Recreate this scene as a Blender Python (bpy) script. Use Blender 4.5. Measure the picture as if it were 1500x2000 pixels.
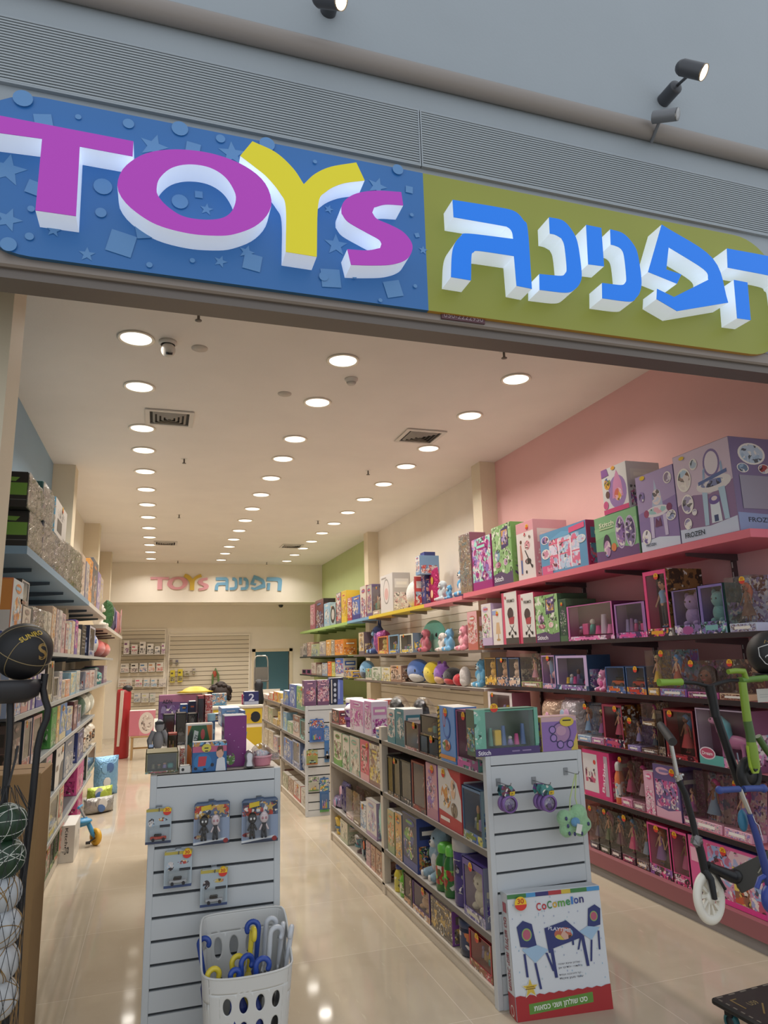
import bpy, math, random
from mathutils import Vector, Matrix
random.seed(7)
S = bpy.context.scene
COL = S.collection
for _o in list(bpy.data.objects): bpy.data.objects.remove(_o)
PI = math.pi
# ---------------------------------------------------------------- camera (fitted to the photograph, 1500x2000)
F_PX, EYE = 1354.19, Vector((0.0, 0.0, 1.65))
_a, _b, _c = 0.20644803, -0.31377771, 0.02612295
ROT = Matrix.Rotation(_b, 3, 'Z') @ Matrix.Rotation(_a, 3, 'X') @ Matrix.Rotation(_c, 3, 'Y')
cam_d = bpy.data.cameras.new('camera'); cam = bpy.data.objects.new('camera', cam_d); COL.objects.link(cam)
cam_d.sensor_fit = 'VERTICAL'; cam_d.sensor_height = 36; cam_d.sensor_width = 27; cam_d.lens = F_PX / 2000 * 36
cam_d.clip_start = 0.05; cam_d.clip_end = 200
_r, _f, _u = ROT.col[0], ROT.col[1], ROT.col[2]
_m = Matrix((_r, _u, -_f)).transposed().to_4x4(); _m.translation = EYE
cam.matrix_world = _m
S.camera = cam

def at(px, py, X=None, Y=None, Z=None):
    d = ROT @ Vector((px - 750, F_PX, 1000 - py))
    t = (X / d.x) if X is not None else (Y / d.y) if Y is not None else ((Z - EYE.z) / d.z)
    return EYE + d * t

def y_at(px, X, z):                      # where a line X, z = const crosses the picture column px
    r0, r1 = ROT.col[0], ROT.col[1]
    c = (px - 750) / F_PX
    k = r0 - c * r1
    return -(k.x * X + k.z * (z - EYE.z)) / k.y

def x_at(px, Y, z):
    r0, r1 = ROT.col[0], ROT.col[1]
    k = r0 - (px - 750) / F_PX * r1
    return -(k.y * Y + k.z * (z - EYE.z)) / k.x

# ---------------------------------------------------------------- light and exposure
LAMP_WATTS = 11.0
WORLD_STRENGTH = 1.0
S.view_settings.view_transform = 'Standard'; S.view_settings.look = 'None'
S.view_settings.gamma = 1.0; S.view_settings.use_curve_mapping = False
S.view_settings.exposure = 0.0
S.cycles.max_bounces = 8; S.cycles.diffuse_bounces = 5; S.cycles.glossy_bounces = 3
S.cycles.transparent_max_bounces = 12; S.cycles.transmission_bounces = 4
S.cycles.caustics_reflective = False; S.cycles.caustics_refractive = False
S.cycles.sample_clamp_indirect = 4.0
S.cycles.use_denoising = True
w = bpy.data.worlds.new('mall_daylight'); S.world = w; w.use_nodes = True
w.node_tree.nodes['Background'].inputs[0].default_value = (0.82, 0.87, 0.93, 1)
w.node_tree.nodes['Background'].inputs[1].default_value = WORLD_STRENGTH

# ---------------------------------------------------------------- colours and materials
HEX = dict(W='e6e1d8', CR='d8ccb4', K='191819', DK='2c2a2e', P='dd4f96', LP='eab0c2', HP='e0287c', PU='6a4898', LV='a795c8', DP='45296b', B='3560b4', LB='86b0d6',
           SB='4a90c8', T='4d9f96', MT='9ad6c4', G='7fb05a', LG='a6cf8a', DG='285a30', BG='3fa03c', Y='ecc52e', LY='efe08a', O='e07f2c', R='bf3038', DR='76202c', BR='68473a',
           TN='c6a883', GY='8b8789', LGY='b9b7b4', SV='a9a8a6', MG='9c2876', NV='252c5c', SK='dba98a', SD='8a5a40', PK='c9778a', GD='b8924a', HR='e8d08a', CH='45454a', DT='1d4a4c')

def lin(h):
    if not isinstance(h, str): return tuple(h)
    h = HEX.get(h, h)
    v = [int(h[i:i + 2], 16) / 255 for i in (0, 2, 4)]
    return tuple((c / 12.92) if c <= 0.04045 else ((c + 0.055) / 1.055) ** 2.4 for c in v)

_MC = {}
def mat(col, rough=0.45, metal=0.0, emit=0.0, spec=0.5, coat=0.0):
    key = ('m', col, rough, metal, emit, spec, coat)
    if key in _MC: return _MC[key]
    m = bpy.data.materials.new('surface_%s' % (col if isinstance(col, str) else 'mix')); m.use_nodes = True
    b = m.node_tree.nodes['Principled BSDF']; c = lin(col)
    b.inputs['Base Color'].default_value = (*c, 1); b.inputs['Roughness'].default_value = rough
    b.inputs['Metallic'].default_value = metal; b.inputs['Specular IOR Level'].default_value = spec
    b.inputs['Coat Weight'].default_value = coat
    if emit: b.inputs['Emission Color'].default_value = (*c, 1); b.inputs['Emission Strength'].default_value = emit
    _MC[key] = m; return m

def nodes_of(name, rough=0.5, spec=0.5):
    m = bpy.data.materials.new(name); m.use_nodes = True; nt = m.node_tree
    b = nt.nodes['Principled BSDF']; b.inputs['Roughness'].default_value = rough; b.inputs['Specular IOR Level'].default_value = spec
    return m, nt, b

def paint(col, name='paint', rough=0.6, bump=0.02, scale=60):
    key = ('paint', col, rough, bump)
    if key in _MC: return _MC[key]
    m, nt, b = nodes_of(name, rough, 0.35); c = lin(col)
    tc = nt.nodes.new('ShaderNodeTexCoord'); n = nt.nodes.new('ShaderNodeTexNoise'); n.inputs['Scale'].default_value = 2.2; n.inputs['Detail'].default_value = 5
    nt.links.new(tc.outputs['Object'], n.inputs['Vector'])
    mx = nt.nodes.new('ShaderNodeMix'); mx.data_type = 'RGBA'
    mx.inputs[6].default_value = (*[x * 0.93 for x in c], 1); mx.inputs[7].default_value = (*[min(1, x * 1.05) for x in c], 1)
    nt.links.new(n.outputs['Fac'], mx.inputs[0]); nt.links.new(mx.outputs[2], b.inputs['Base Color'])
    n2 = nt.nodes.new('ShaderNodeTexNoise'); n2.inputs['Scale'].default_value = scale
    nt.links.new(tc.outputs['Object'], n2.inputs['Vector'])
    bp = nt.nodes.new('ShaderNodeBump'); bp.inputs['Strength'].default_value = bump * 4; bp.inputs['Distance'].default_value = 0.01
    nt.links.new(n2.outputs['Fac'], bp.inputs['Height']); nt.links.new(bp.outputs['Normal'], b.inputs['Normal'])
    _MC[key] = m; return m

def art(cols, scale=9.0, rough=0.32):
    """printed packaging: blobs of a few inks, different on every box"""
    cols = tuple(cols); key = ('art', cols, scale, rough)
    if key in _MC: return _MC[key]
    m, nt, b = nodes_of('printed_card', rough, 0.5); L = nt.links.new
    tc = nt.nodes.new('ShaderNodeTexCoord'); oi = nt.nodes.new('ShaderNodeObjectInfo')
    mp = nt.nodes.new('ShaderNodeVectorMath'); mp.operation = 'ADD'
    sc = nt.nodes.new('ShaderNodeVectorMath'); sc.operation = 'SCALE'; sc.inputs[3].default_value = 37.0
    cb = nt.nodes.new('ShaderNodeCombineXYZ'); L(oi.outputs['Random'], cb.inputs[0]); L(oi.outputs['Random'], cb.inputs[2])
    L(cb.outputs[0], sc.inputs[0]); L(tc.outputs['Object'], mp.inputs[0]); L(sc.outputs[0], mp.inputs[1])
    nz = nt.nodes.new('ShaderNodeTexNoise'); nz.inputs['Scale'].default_value = scale * 1.3; nz.inputs['Detail'].default_value = 2
    L(mp.outputs[0], nz.inputs['Vector'])
    wv = nt.nodes.new('ShaderNodeVectorMath'); wv.operation = 'SCALE'; wv.inputs[3].default_value = 0.9 / scale
    L(nz.outputs['Color'], wv.inputs[0])
    ad = nt.nodes.new('ShaderNodeVectorMath'); ad.operation = 'ADD'; L(mp.outputs[0], ad.inputs[0]); L(wv.outputs[0], ad.inputs[1])
    vo = nt.nodes.new('ShaderNodeTexVoronoi'); vo.inputs['Scale'].default_value = scale; L(ad.outputs[0], vo.inputs['Vector'])
    sp = nt.nodes.new('ShaderNodeSeparateColor'); L(vo.outputs['Color'], sp.inputs[0])
    rp = nt.nodes.new('ShaderNodeValToRGB'); rp.color_ramp.interpolation = 'CONSTANT'
    els = rp.color_ramp.elements
    wts = [0.34] + [0.66 / max(1, len(cols) - 1)] * (len(cols) - 1)
    p = 0.0
    for i, c in enumerate(cols):
        e = els[0] if i == 0 else (els[1] if i == 1 else els.new(p))
        e.position = p; e.color = (*lin(c), 1); p += wts[i]
    if len(cols) == 1: els[1].color = els[0].color
    L(sp.outputs[0], rp.inputs[0])
    v2 = nt.nodes.new('ShaderNodeTexVoronoi'); v2.inputs['Scale'].default_value = scale * 3.2; L(ad.outputs[0], v2.inputs['Vector'])
    s2 = nt.nodes.new('ShaderNodeSeparateColor'); L(v2.outputs['Color'], s2.inputs[0])
    r2 = nt.nodes.new('ShaderNodeValToRGB'); r2.color_ramp.interpolation = 'CONSTANT'
    e2 = r2.color_ramp.elements; p = 0.0
    cc = list(cols[::-1]) + ['W', 'K']
    for i, c in enumerate(cc):
        e = e2[0] if i == 0 else (e2[1] if i == 1 else e2.new(p))
        e.position = p; e.color = (*lin(c), 1); p += 1.0 / len(cc)
    L(s2.outputs[1], r2.inputs[0])
    gt = nt.nodes.new('ShaderNodeMath'); gt.operation = 'GREATER_THAN'; gt.inputs[1].default_value = 0.52; L(s2.outputs[2], gt.inputs[0])
    mu = nt.nodes.new('ShaderNodeMath'); mu.operation = 'MULTIPLY'; mu.inputs[1].default_value = 0.8; L(gt.outputs[0], mu.inputs[0])
    mx = nt.nodes.new('ShaderNodeMix'); mx.data_type = 'RGBA'
    L(mu.outputs[0], mx.inputs[0]); L(rp.outputs[0], mx.inputs[6]); L(r2.outputs[0], mx.inputs[7])
    L(mx.outputs[2], b.inputs['Base Color'])
    _MC[key] = m; return m

def fur(col, scale=90):
    key = ('fur', col)
    if key in _MC: return _MC[key]
    m, nt, b = nodes_of('plush_fur', 0.95, 0.1); c = lin(col)
    b.inputs['Sheen Weight'].default_value = 0.4
    tc = nt.nodes.new('ShaderNodeTexCoord'); n = nt.nodes.new('ShaderNodeTexNoise'); n.inputs['Scale'].default_value = scale; n.inputs['Detail'].default_value = 4
    nt.links.new(tc.outputs['Object'], n.inputs['Vector'])
    mx = nt.nodes.new('ShaderNodeMix'); mx.data_type = 'RGBA'
    mx.inputs[6].default_value = (*[x * 0.75 for x in c], 1); mx.inputs[7].default_value = (*[min(1, x * 1.1) for x in c], 1)
    nt.links.new(n.outputs['Fac'], mx.inputs[0]); nt.links.new(mx.outputs[2], b.inputs['Base Color'])
    bp = nt.nodes.new('ShaderNodeBump'); bp.inputs['Strength'].default_value = 0.7; bp.inputs['Distance'].default_value = 0.006
    nt.links.new(n.outputs['Fac'], bp.inputs['Height']); nt.links.new(bp.outputs['Normal'], b.inputs['Normal'])
    _MC[key] = m; return m

def foil(col, rough=0.18):
    key = ('foil', col, rough)
    if key in _MC: return _MC[key]
    m, nt, b = nodes_of('crinkled_film', rough, 0.6); c = lin(col)
    b.inputs['Base Color'].default_value = (*c, 1); b.inputs['Metallic'].default_value = 0.35
    tc = nt.nodes.new('ShaderNodeTexCoord'); n = nt.nodes.new('ShaderNodeTexNoise'); n.inputs['Scale'].default_value = 14; n.inputs['Detail'].default_value = 3; n.inputs['Distortion'].default_value = 1.5
    nt.links.new(tc.outputs['Object'], n.inputs['Vector'])
    bp = nt.nodes.new('ShaderNodeBump'); bp.inputs['Strength'].default_value = 0.9; bp.inputs['Distance'].default_value = 0.02
    nt.links.new(n.outputs['Fac'], bp.inputs['Height']); nt.links.new(bp.outputs['Normal'], b.inputs['Normal'])
    _MC[key] = m; return m

def clear(tint='W', gloss=0.10, crinkle=0.0):
    key = ('clear', tint, gloss, crinkle)
    if key in _MC: return _MC[key]
    m = bpy.data.materials.new('clear_plastic'); m.use_nodes = True; nt = m.node_tree; nt.nodes.clear()
    o = nt.nodes.new('ShaderNodeOutputMaterial'); t = nt.nodes.new('ShaderNodeBsdfTransparent'); g = nt.nodes.new('ShaderNodeBsdfGlossy')
    c = lin(tint); t.inputs[0].default_value = (*[0.86 + 0.1 * x for x in c], 1); g.inputs['Roughness'].default_value = 0.12
    fr = nt.nodes.new('ShaderNodeLayerWeight'); fr.inputs['Blend'].default_value = 0.35
    pw = nt.nodes.new('ShaderNodeMath'); pw.operation = 'POWER'; pw.inputs[1].default_value = 3.0; nt.links.new(fr.outputs['Facing'], pw.inputs[0])
    ma = nt.nodes.new('ShaderNodeMath'); ma.operation = 'MULTIPLY_ADD'; ma.inputs[1].default_value = 0.5; ma.inputs[2].default_value = gloss * .55
    nt.links.new(pw.outputs[0], ma.inputs[0])
    mx = nt.nodes.new('ShaderNodeMixShader'); nt.links.new(ma.outputs[0], mx.inputs[0]); nt.links.new(t.outputs[0], mx.inputs[1]); nt.links.new(g.outputs[0], mx.inputs[2])
    if crinkle:
        tc = nt.nodes.new('ShaderNodeTexCoord'); n = nt.nodes.new('ShaderNodeTexNoise'); n.inputs['Scale'].default_value = 16; n.inputs['Distortion'].default_value = 2
        nt.links.new(tc.outputs['Object'], n.inputs['Vector'])
        bp = nt.nodes.new('ShaderNodeBump'); bp.inputs['Strength'].default_value = crinkle; bp.inputs['Distance'].default_value = 0.02
        nt.links.new(n.outputs['Fac'], bp.inputs['Height']); nt.links.new(bp.outputs['Normal'], g.inputs['Normal']); nt.links.new(bp.outputs['Normal'], fr.inputs['Normal'])
    nt.links.new(mx.outputs[0], o.inputs[0])
    _MC[key] = m; return m

def floor_mat():
    m, nt, b = nodes_of('polished_stone_tile', 0.16, 0.30); L = nt.links.new
    tc = nt.nodes.new('ShaderNodeTexCoord'); mp = nt.nodes.new('ShaderNodeMapping'); mp.inputs['Location'].default_value = (-1.435 + 9, -4.24 + 9, 0)
    L(tc.outputs['Object'], mp.inputs[0])
    br = nt.nodes.new('ShaderNodeTexBrick'); br.offset = 0; br.inputs['Scale'].default_value = 1; br.inputs['Brick Width'].default_value = 0.9; br.inputs['Row Height'].default_value = 0.9
    br.inputs['Mortar Size'].default_value = 0.0022; br.inputs['Mortar Smooth'].default_value = 0.2
    br.inputs['Color1'].default_value = (*lin('bdb09b'), 1); br.inputs['Color2'].default_value = (*lin('b7aa96'), 1); br.inputs['Mortar'].default_value = (*lin('d0c4b2'), 1)
    L(mp.outputs[0], br.inputs['Vector'])
    n = nt.nodes.new('ShaderNodeTexNoise'); n.inputs['Scale'].default_value = 1.7; n.inputs['Detail'].default_value = 6; n.inputs['Distortion'].default_value = 0.8
    L(tc.outputs['Object'], n.inputs['Vector'])
    hs = nt.nodes.new('ShaderNodeMix'); hs.data_type = 'RGBA'; hs.blend_type = 'SOFT_LIGHT'; hs.inputs[0].default_value = 0.45
    L(br.outputs['Color'], hs.inputs[6]); L(n.outputs['Color'], hs.inputs[7])
    bw = nt.nodes.new('ShaderNodeRGBToBW'); L(n.outputs['Color'], bw.inputs[0]); L(bw.outputs[0], hs.inputs[7])
    # fine scuffs
    mp2 = nt.nodes.new('ShaderNodeMapping'); mp2.inputs['Scale'].default_value = (14, 2.2, 1); mp2.inputs['Rotation'].default_value = (0, 0, 0.15); L(tc.outputs['Object'], mp2.inputs[0])
    s = nt.nodes.new('ShaderNodeTexNoise'); s.inputs['Scale'].default_value = 3; s.inputs['Detail'].default_value = 8; L(mp2.outputs[0], s.inputs['Vector'])
    rp = nt.nodes.new('ShaderNodeValToRGB'); rp.color_ramp.elements[0].position = 0.66; rp.color_ramp.elements[1].position = 0.72; L(s.outputs['Fac'], rp.inputs[0])
    mx = nt.nodes.new('ShaderNodeMix'); mx.data_type = 'RGBA'; mx.inputs[7].default_value = (*lin('cfc4b0'), 1)
    mm = nt.nodes.new('ShaderNodeMath'); mm.operation = 'MULTIPLY'; mm.inputs[1].default_value = 0.35; L(rp.outputs[0], mm.inputs[0]); L(mm.outputs[0], mx.inputs[0]); L(hs.outputs[2], mx.inputs[6])
    L(mx.outputs[2], b.inputs['Base Color'])
    ra = nt.nodes.new('ShaderNodeMapRange'); ra.inputs[3].default_value = 0.04; ra.inputs[4].default_value = 0.09; L(n.outputs['Fac'], ra.inputs[0]); L(ra.outputs[0], b.inputs['Roughness'])
    return m

# ---------------------------------------------------------------- mesh building
class MB:
    def __init__(s): s.v = []; s.f = []; s.mi = []; s.sm = []; s.mats = []
    def _m(s, m):
        if m not in s.mats: s.mats.append(m)
        return s.mats.index(m)
    def add(s, vs, fs, m, smooth=False, M=None):
        o = len(s.v); k = s._m(m)
        s.v += [tuple(M @ Vector(p)) if M else tuple(p) for p in vs]
        for f in fs: s.f.append(tuple(i + o for i in f)); s.mi.append(k); s.sm.append(smooth)
        return s
    def box(s, a, b, m, M=None, bev=0.0):
        x0, y0, z0 = a; x1, y1, z1 = b
        if bev > 0:
            e = min(bev, (x1 - x0) * .4, (y1 - y0) * .4, (z1 - z0) * .4)
            vs = []; idx = {}
            for i, (X, sx) in enumerate(((x0, 1), (x1, -1))):
                for j, (Y, sy) in enumerate(((y0, 1), (y1, -1))):
                    for k, (Z, sz) in enumerate(((z0, 1), (z1, -1))):
                        for ax in range(3):
                            p = [X + sx * e, Y + sy * e, Z + sz * e]; p[ax] = (X, Y, Z)[ax]
                            idx[(i, j, k, ax)] = len(vs); vs.append(p)
            I = lambda i, j, k, ax: idx[(i, j, k, ax)]
            fs = [(I(0,0,0,0), I(0,0,1,0), I(0,1,1,0), I(0,1,0,0)), (I(1,0,0,0), I(1,1,0,0), I(1,1,1,0), I(1,0,1,0)),
                  (I(0,0,0,1), I(1,0,0,1), I(1,0,1,1), I(0,0,1,1)), (I(0,1,0,1), I(0,1,1,1), I(1,1,1,1), I(1,1,0,1)),
                  (I(0,0,0,2), I(0,1,0,2), I(1,1,0,2), I(1,0,0,2)), (I(0,0,1,2), I(1,0,1,2), I(1,1,1,2), I(0,1,1,2))]
            for j in (0, 1):
                for k in (0, 1): fs.append((I(0,j,k,1), I(1,j,k,1), I(1,j,k,2), I(0,j,k,2)))
            for i in (0, 1):
                for k in (0, 1): fs.append((I(i,0,k,0), I(i,1,k,0), I(i,1,k,2), I(i,0,k,2)))
                for j in (0, 1): fs.append((I(i,j,0,0), I(i,j,1,0), I(i,j,1,1), I(i,j,0,1)))
            for i in (0, 1):
                for j in (0, 1):
                    for k in (0, 1): fs.append((I(i,j,k,0), I(i,j,k,1), I(i,j,k,2)))
            return s.add(vs, fs, m, False, M)
        vs = [(x0,y0,z0),(x1,y0,z0),(x1,y1,z0),(x0,y1,z0),(x0,y0,z1),(x1,y0,z1),(x1,y1,z1),(x0,y1,z1)]
        return s.add(vs, [(0,3,2,1),(4,5,6,7),(0,1,5,4),(1,2,6,5),(2,3,7,6),(3,0,4,7)], m, False, M)
    def quad(s, p, m, M=None): return s.add(p, [tuple(range(len(p)))], m, False, M)
    def lathe(s, prof, m, n=20, M=None, smooth=True, arc=2 * PI):
        """profile [(r, z)] about z"""
        vs = []; fs = []; k = len(prof); full = abs(arc - 2 * PI) < 1e-6; cols = n if full else n + 1
        for i in range(cols):
            a = arc * i / n
            for r, z in prof: vs.append((r * math.cos(a), r * math.sin(a), z))
        for i in range(n):
            j = (i + 1) % cols
            for q in range(k - 1):
                if prof[q][0] < 1e-7 and prof[q + 1][0] < 1e-7: continue
                A, B, C, D = i * k + q, j * k + q, j * k + q + 1, i * k + q + 1
                if prof[q][0] < 1e-7: fs.append((A, C, D))
                elif prof[q + 1][0] < 1e-7: fs.append((A, B, D))
                else: fs.append((A, B, C, D))
        return s.add(vs, fs, m, smooth, M)
    def cyl(s, p, q, r, m, n=12, r2=None, cap=True):
        p, q = Vector(p), Vector(q); d = q - p; L = d.length
        M = Matrix.Translation(p) @ d.to_track_quat('Z', 'Y').to_matrix().to_4x4()
        r2 = r if r2 is None else r2
        s.lathe([(r, 0), (r2, L)], m, n, M)
        if cap:
            for rr, z, rev in ((r, 0, 1), (r2, L, 0)):
                vs = [(rr * math.cos(2 * PI * i / n), rr * math.sin(2 * PI * i / n), z) for i in range(n)]
                s.add(vs, [tuple(range(n))[::-1] if rev else tuple(range(n))], m, False, M)
        return s
    def tube(s, pts, r, m, n=8, closed=False):
        P = [Vector(p) for p in pts]; N = len(P); vs = []; fs = []
        R = r if isinstance(r, (list, tuple)) else [r] * N
        up = None
        for i in range(N):
            t = (P[(i + 1) % N] - P[i - 1]) if closed else (P[min(i + 1, N - 1)] - P[max(i - 1, 0)])
            t.normalize()
            if up is None: up = t.orthogonal().normalized()
            up = (up - t * up.dot(t)); up = up.normalized() if up.length > 1e-6 else t.orthogonal().normalized()
            w_ = t.cross(up)
            for k in range(n):
                a = 2 * PI * k / n; vs.append(P[i] + (up * math.cos(a) + w_ * math.sin(a)) * R[i])
        for i in range(N if closed else N - 1):
            j = (i + 1) % N
            for k in range(n): fs.append((i * n + k, i * n + (k + 1) % n, j * n + (k + 1) % n, j * n + k))
        s.add(vs, fs, m, True)
        if not closed:
            s.add([vs[k] for k in range(n)], [tuple(range(n))[::-1]], m); s.add([vs[(N - 1) * n + k] for k in range(n)], [tuple(range(n))], m)
        return s
    def ell(s, c, r, m, nu=16, nv=10, M=None):
        prof = [(math.sin(PI * i / nv), -math.cos(PI * i / nv)) for i in range(nv + 1)]
        prof[0] = (0, -1); prof[-1] = (0, 1)
        T = Matrix.Translation(c) @ Matrix.Diagonal((r[0], r[1], r[2], 1))
        return s.lathe(prof, m, nu, (M @ T) if M else T)
    def prism(s, poly, y0, y1, m, mside=None, mback=None, M=None):
        """polygon of (x, z) extruded along y; front face at y0"""
        from mathutils.geometry import tessellate_polygon
        n = len(poly); area = sum(poly[i][0] * poly[(i + 1) % n][1] - poly[(i + 1) % n][0] * poly[i][1] for i in range(n))
        if area < 0: poly = poly[::-1]
        tris = tessellate_polygon([[Vector((p[0], p[1], 0)) for p in poly]])
        def orient(t): # ensure CCW in (x,z)
            a, b, c = (poly[i] for i in t)
            return t if (b[0]-a[0])*(c[1]-a[1])-(c[0]-a[0])*(b[1]-a[1]) > 0 else (t[0], t[2], t[1])
        tris = [orient(tuple(t)) for t in tris]
        s.add([(x, y0, z) for x, z in poly], tris, m, False, M)
        if y1 is not None and y1 != y0:
            if mback is not False: s.add([(x, y1, z) for x, z in poly], [t[::-1] for t in tris], mback or mside or m, False, M)
            s.add([(x, y0, z) for x, z in poly] + [(x, y1, z) for x, z in poly], [(i, i + n, (i + 1) % n + n, (i + 1) % n) for i in range(n)], mside or m, False, M)
        return s
    def text(s, t, m, M, h=1.0, y0=0.0, w=None, bold=False):
        """flat lettering in the xz plane facing -y, lower left at the origin, cap height h, squeezed to width w"""
        vs, fs, W_ = GLYPHS[(t, bold)]
        sx = h if w is None else w / W_
        return s.add([(x * sx, y0, z * h) for x, z in vs], fs, m, False, M)
    def build(s, name, parent=None, loc=None, rot=None):
        me = bpy.data.meshes.new(name); me.from_pydata(s.v, [], s.f)
        for m in s.mats: me.materials.append(m)
        me.polygons.foreach_set('material_index', s.mi); me.polygons.foreach_set('use_smooth', s.sm); me.update()
        o = bpy.data.objects.new(name, me); COL.objects.link(o)
        if parent is not None: o.parent = parent
        if loc is not None: o.location = loc
        if rot is not None: o.rotation_euler = rot
        return o

def empty(name, loc=(0, 0, 0), rz=0.0, rot=None):
    o = bpy.data.objects.new(name, None); o.empty_display_size = 0.05; COL.objects.link(o); o.location = loc; o.rotation_euler = rot or (0, 0, rz); return o
def tag(o, label, cat, group=None):
    o['label'] = label; o['category'] = cat
    if group: o['group'] = group
    return o
def struct(mb, name):
    o = mb.build(name); o['kind'] = 'structure'; return o
def part_label(o, t): o['label'] = t; return o
def copy_tree(o, parent=None):
    c = o.copy(); COL.objects.link(c); c.parent = parent
    for ch in list(o.children): copy_tree(ch, c)
    return c

def smooth_poly(pts, step=6, corner=38):
    """a polygon through pts, rounded where it bends gently, sharp where it turns hard"""
    n = len(pts); P = [Vector((p[0], p[1], 0)) for p in pts]; cor = []
    for i in range(n):
        a = P[i] - P[i - 1]; b = P[(i + 1) % n] - P[i]
        cor.append(abs(math.degrees(a.angle(b, 0))) > corner)
    out = []
    for i in range(n):
        p0, p1, p2, p3 = P[i - 1], P[i], P[(i + 1) % n], P[(i + 2) % n]
        if cor[i] and cor[(i + 1) % n]: out.append((p1.x, p1.y)); continue
        m1 = (p2 - p1) if cor[i] else (p2 - p0) * 0.5
        m2 = (p2 - p1) if cor[(i + 1) % n] else (p3 - p1) * 0.5
        for k in range(step):
            t = k / step; t2 = t * t; t3 = t2 * t
            q = p1 * (2*t3 - 3*t2 + 1) + m1 * (t3 - 2*t2 + t) + p2 * (-2*t3 + 3*t2) + m2 * (t3 - t2)
            out.append((q.x, q.y))
    return out

# lettering used on signs and packages, turned into meshes once
GLYPHS = {}
def load_glyphs(strings):
    tmp = []
    for t, bold in strings:
        cu = bpy.data.curves.new('lettering', 'FONT'); cu.body = t; cu.size = 1.0; cu.resolution_u = 3
        if bold: cu.offset = 0.018
        o = bpy.data.objects.new('lettering', cu); COL.objects.link(o); tmp.append((t, bold, o, cu))
    dg = bpy.context.evaluated_depsgraph_get(); dg.update()
    for t, bold, o, cu in tmp:
        me = bpy.data.meshes.new_from_object(o.evaluated_get(dg))
        vs = [(v.co.x, v.co.y) for v in me.vertices]; fs = [tuple(p.vertices) for p in me.polygons]
        if not vs: vs, fs = [(0, 0), (1, 0), (1, 1)], [(0, 1, 2)]
        x0 = min(v[0] for v in vs); x1 = max(v[0] for v in vs); z0 = min(0, min(v[1] for v in vs)) ; z1 = max(v[1] for v in vs)
        hh = max(z1, 0.3)
        vs = [((x - x0) / hh, z / hh) for x, z in vs]
        fs = [f if sum(vs[f[i]][0] * vs[f[(i+1) % len(f)]][1] - vs[f[(i+1) % len(f)]][0] * vs[f[i]][1] for i in range(len(f))) > 0 else f[::-1] for f in fs]
        GLYPHS[(t, bold)] = (vs, fs, max((x1 - x0) / hh, .01))
        bpy.data.meshes.remove(me)
    for t, bold, o, cu in tmp: bpy.data.objects.remove(o); bpy.data.curves.remove(cu)
def heb(s_): return s_[::-1]
load_glyphs([(x, False) for x in ('30', '050-2222950', 'SUNRO', heb('- שולחן ופינת ישיבה'), heb('לחדרי ילדים וגן'), heb('- קל להרכבה ועמיד'), heb('עשוי מעץ איכותי'), 'U59', '29', 'KITCHEN')] +
            [(x, True) for x in ('30', 'S', 'FROZEN', 'Stitch', 'Barbie', 'PRIMO', 'Kitchen', 'STUNT', 'ADN', 'CRAZY', 'DREAM', 'Dream', 'BABY', 'EXIT', 'PLAYTIME', 'M', 'Mega', 'ENT', '4', '2', 'COCO',
                                  'C', 'o', 'c', 'm', 'e', 'l', 'n', 'PIXEL', 'SLIME', heb('סט שולחן ושני כסאות'), 'SUNRO', heb('סט שולחן ושני כסאות')[::-1])])
# ---------------------------------------------------------------- the shop: floor, walls, ceiling
XL, XR, ZC, YB = -1.22, 3.75, 3.90, 17.6
WHITE = paint('e8e0d2'); CREAM = paint('dccfb6'); PINKW = paint('e4b4b0'); BLUEW = paint('93aec2'); GREENW = paint('b4c088'); CEIL = paint('e4ddd5', rough=0.8)
FACADE = paint('9ba3a9', rough=0.5)
struct(MB().quad([(-6, -4, 0), (9, -4, 0), (9, 18, 0), (-6, 18, 0)], floor_mat()), 'floor')
struct(MB().box((XL - .1, 2.60, ZC), (XR + .1, 16.6, ZC + .12), CEIL), 'ceiling')
struct(MB().box((XL - .1, 16.6, 3.0), (XR + .1, YB + .1, ZC + .12), WHITE), 'wall_back_bulkhead')
struct(MB().box((XL - .1, 2.60, 0), (XL, 8.37, ZC), BLUEW).box((XL - .1, 8.37, 0), (XL, YB, ZC), WHITE), 'wall_left')
struct(MB().box((XR, 2.60, 0), (XR + .1, 7.3, ZC), PINKW).box((XR, 7.3, 0), (XR + .1, 12.0, ZC), WHITE).box((XR, 12.0, 0), (XR + .1, YB, ZC), GREENW), 'wall_right')
wb = MB().box((XL, YB, 0), (2.28, YB + .1, 3.0), WHITE).box((3.12, YB, 0), (XR, YB + .1, 3.0), WHITE).box((2.28, YB, 1.86), (3.12, YB + .1, 3.0), WHITE)
struct(wb, 'wall_back')
TEAL = paint('7fa3a3')
struct(MB().box((1.6, 19.6, 0), (3.8, 19.7, 2.6), TEAL).box((1.5, YB + .1, 0), (1.6, 19.6, 2.6), TEAL).box((3.8, YB + .1, 0), (3.9, 19.6, 2.6), TEAL).box((1.5, YB + .1, 2.6), (3.9, 19.7, 2.7), CEIL), 'wall_stockroom')
dr = MB().box((2.20, YB - .02, 0), (2.28, YB + .12, 1.93), CREAM).box((3.12, YB - .02, 0), (3.20, YB + .12, 1.93), CREAM).box((2.20, YB - .02, 1.86), (3.20, YB + .12, 1.93), CREAM)
struct(dr, 'door_frame')
for i, (y0, y1) in enumerate(((7.213, 7.45), (11.95, 12.2))):
    struct(MB().box((3.549, y0, 0), (XR, y1, ZC), CREAM), 'pillar_right_%d' % (i + 1))
for i, y0 in enumerate((8.37, 11.95, 15.04)):
    struct(MB().box((XL, y0, 0), (-0.985, y0 + .28, ZC), CREAM), 'pillar_left_%d' % (i + 1))
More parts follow.
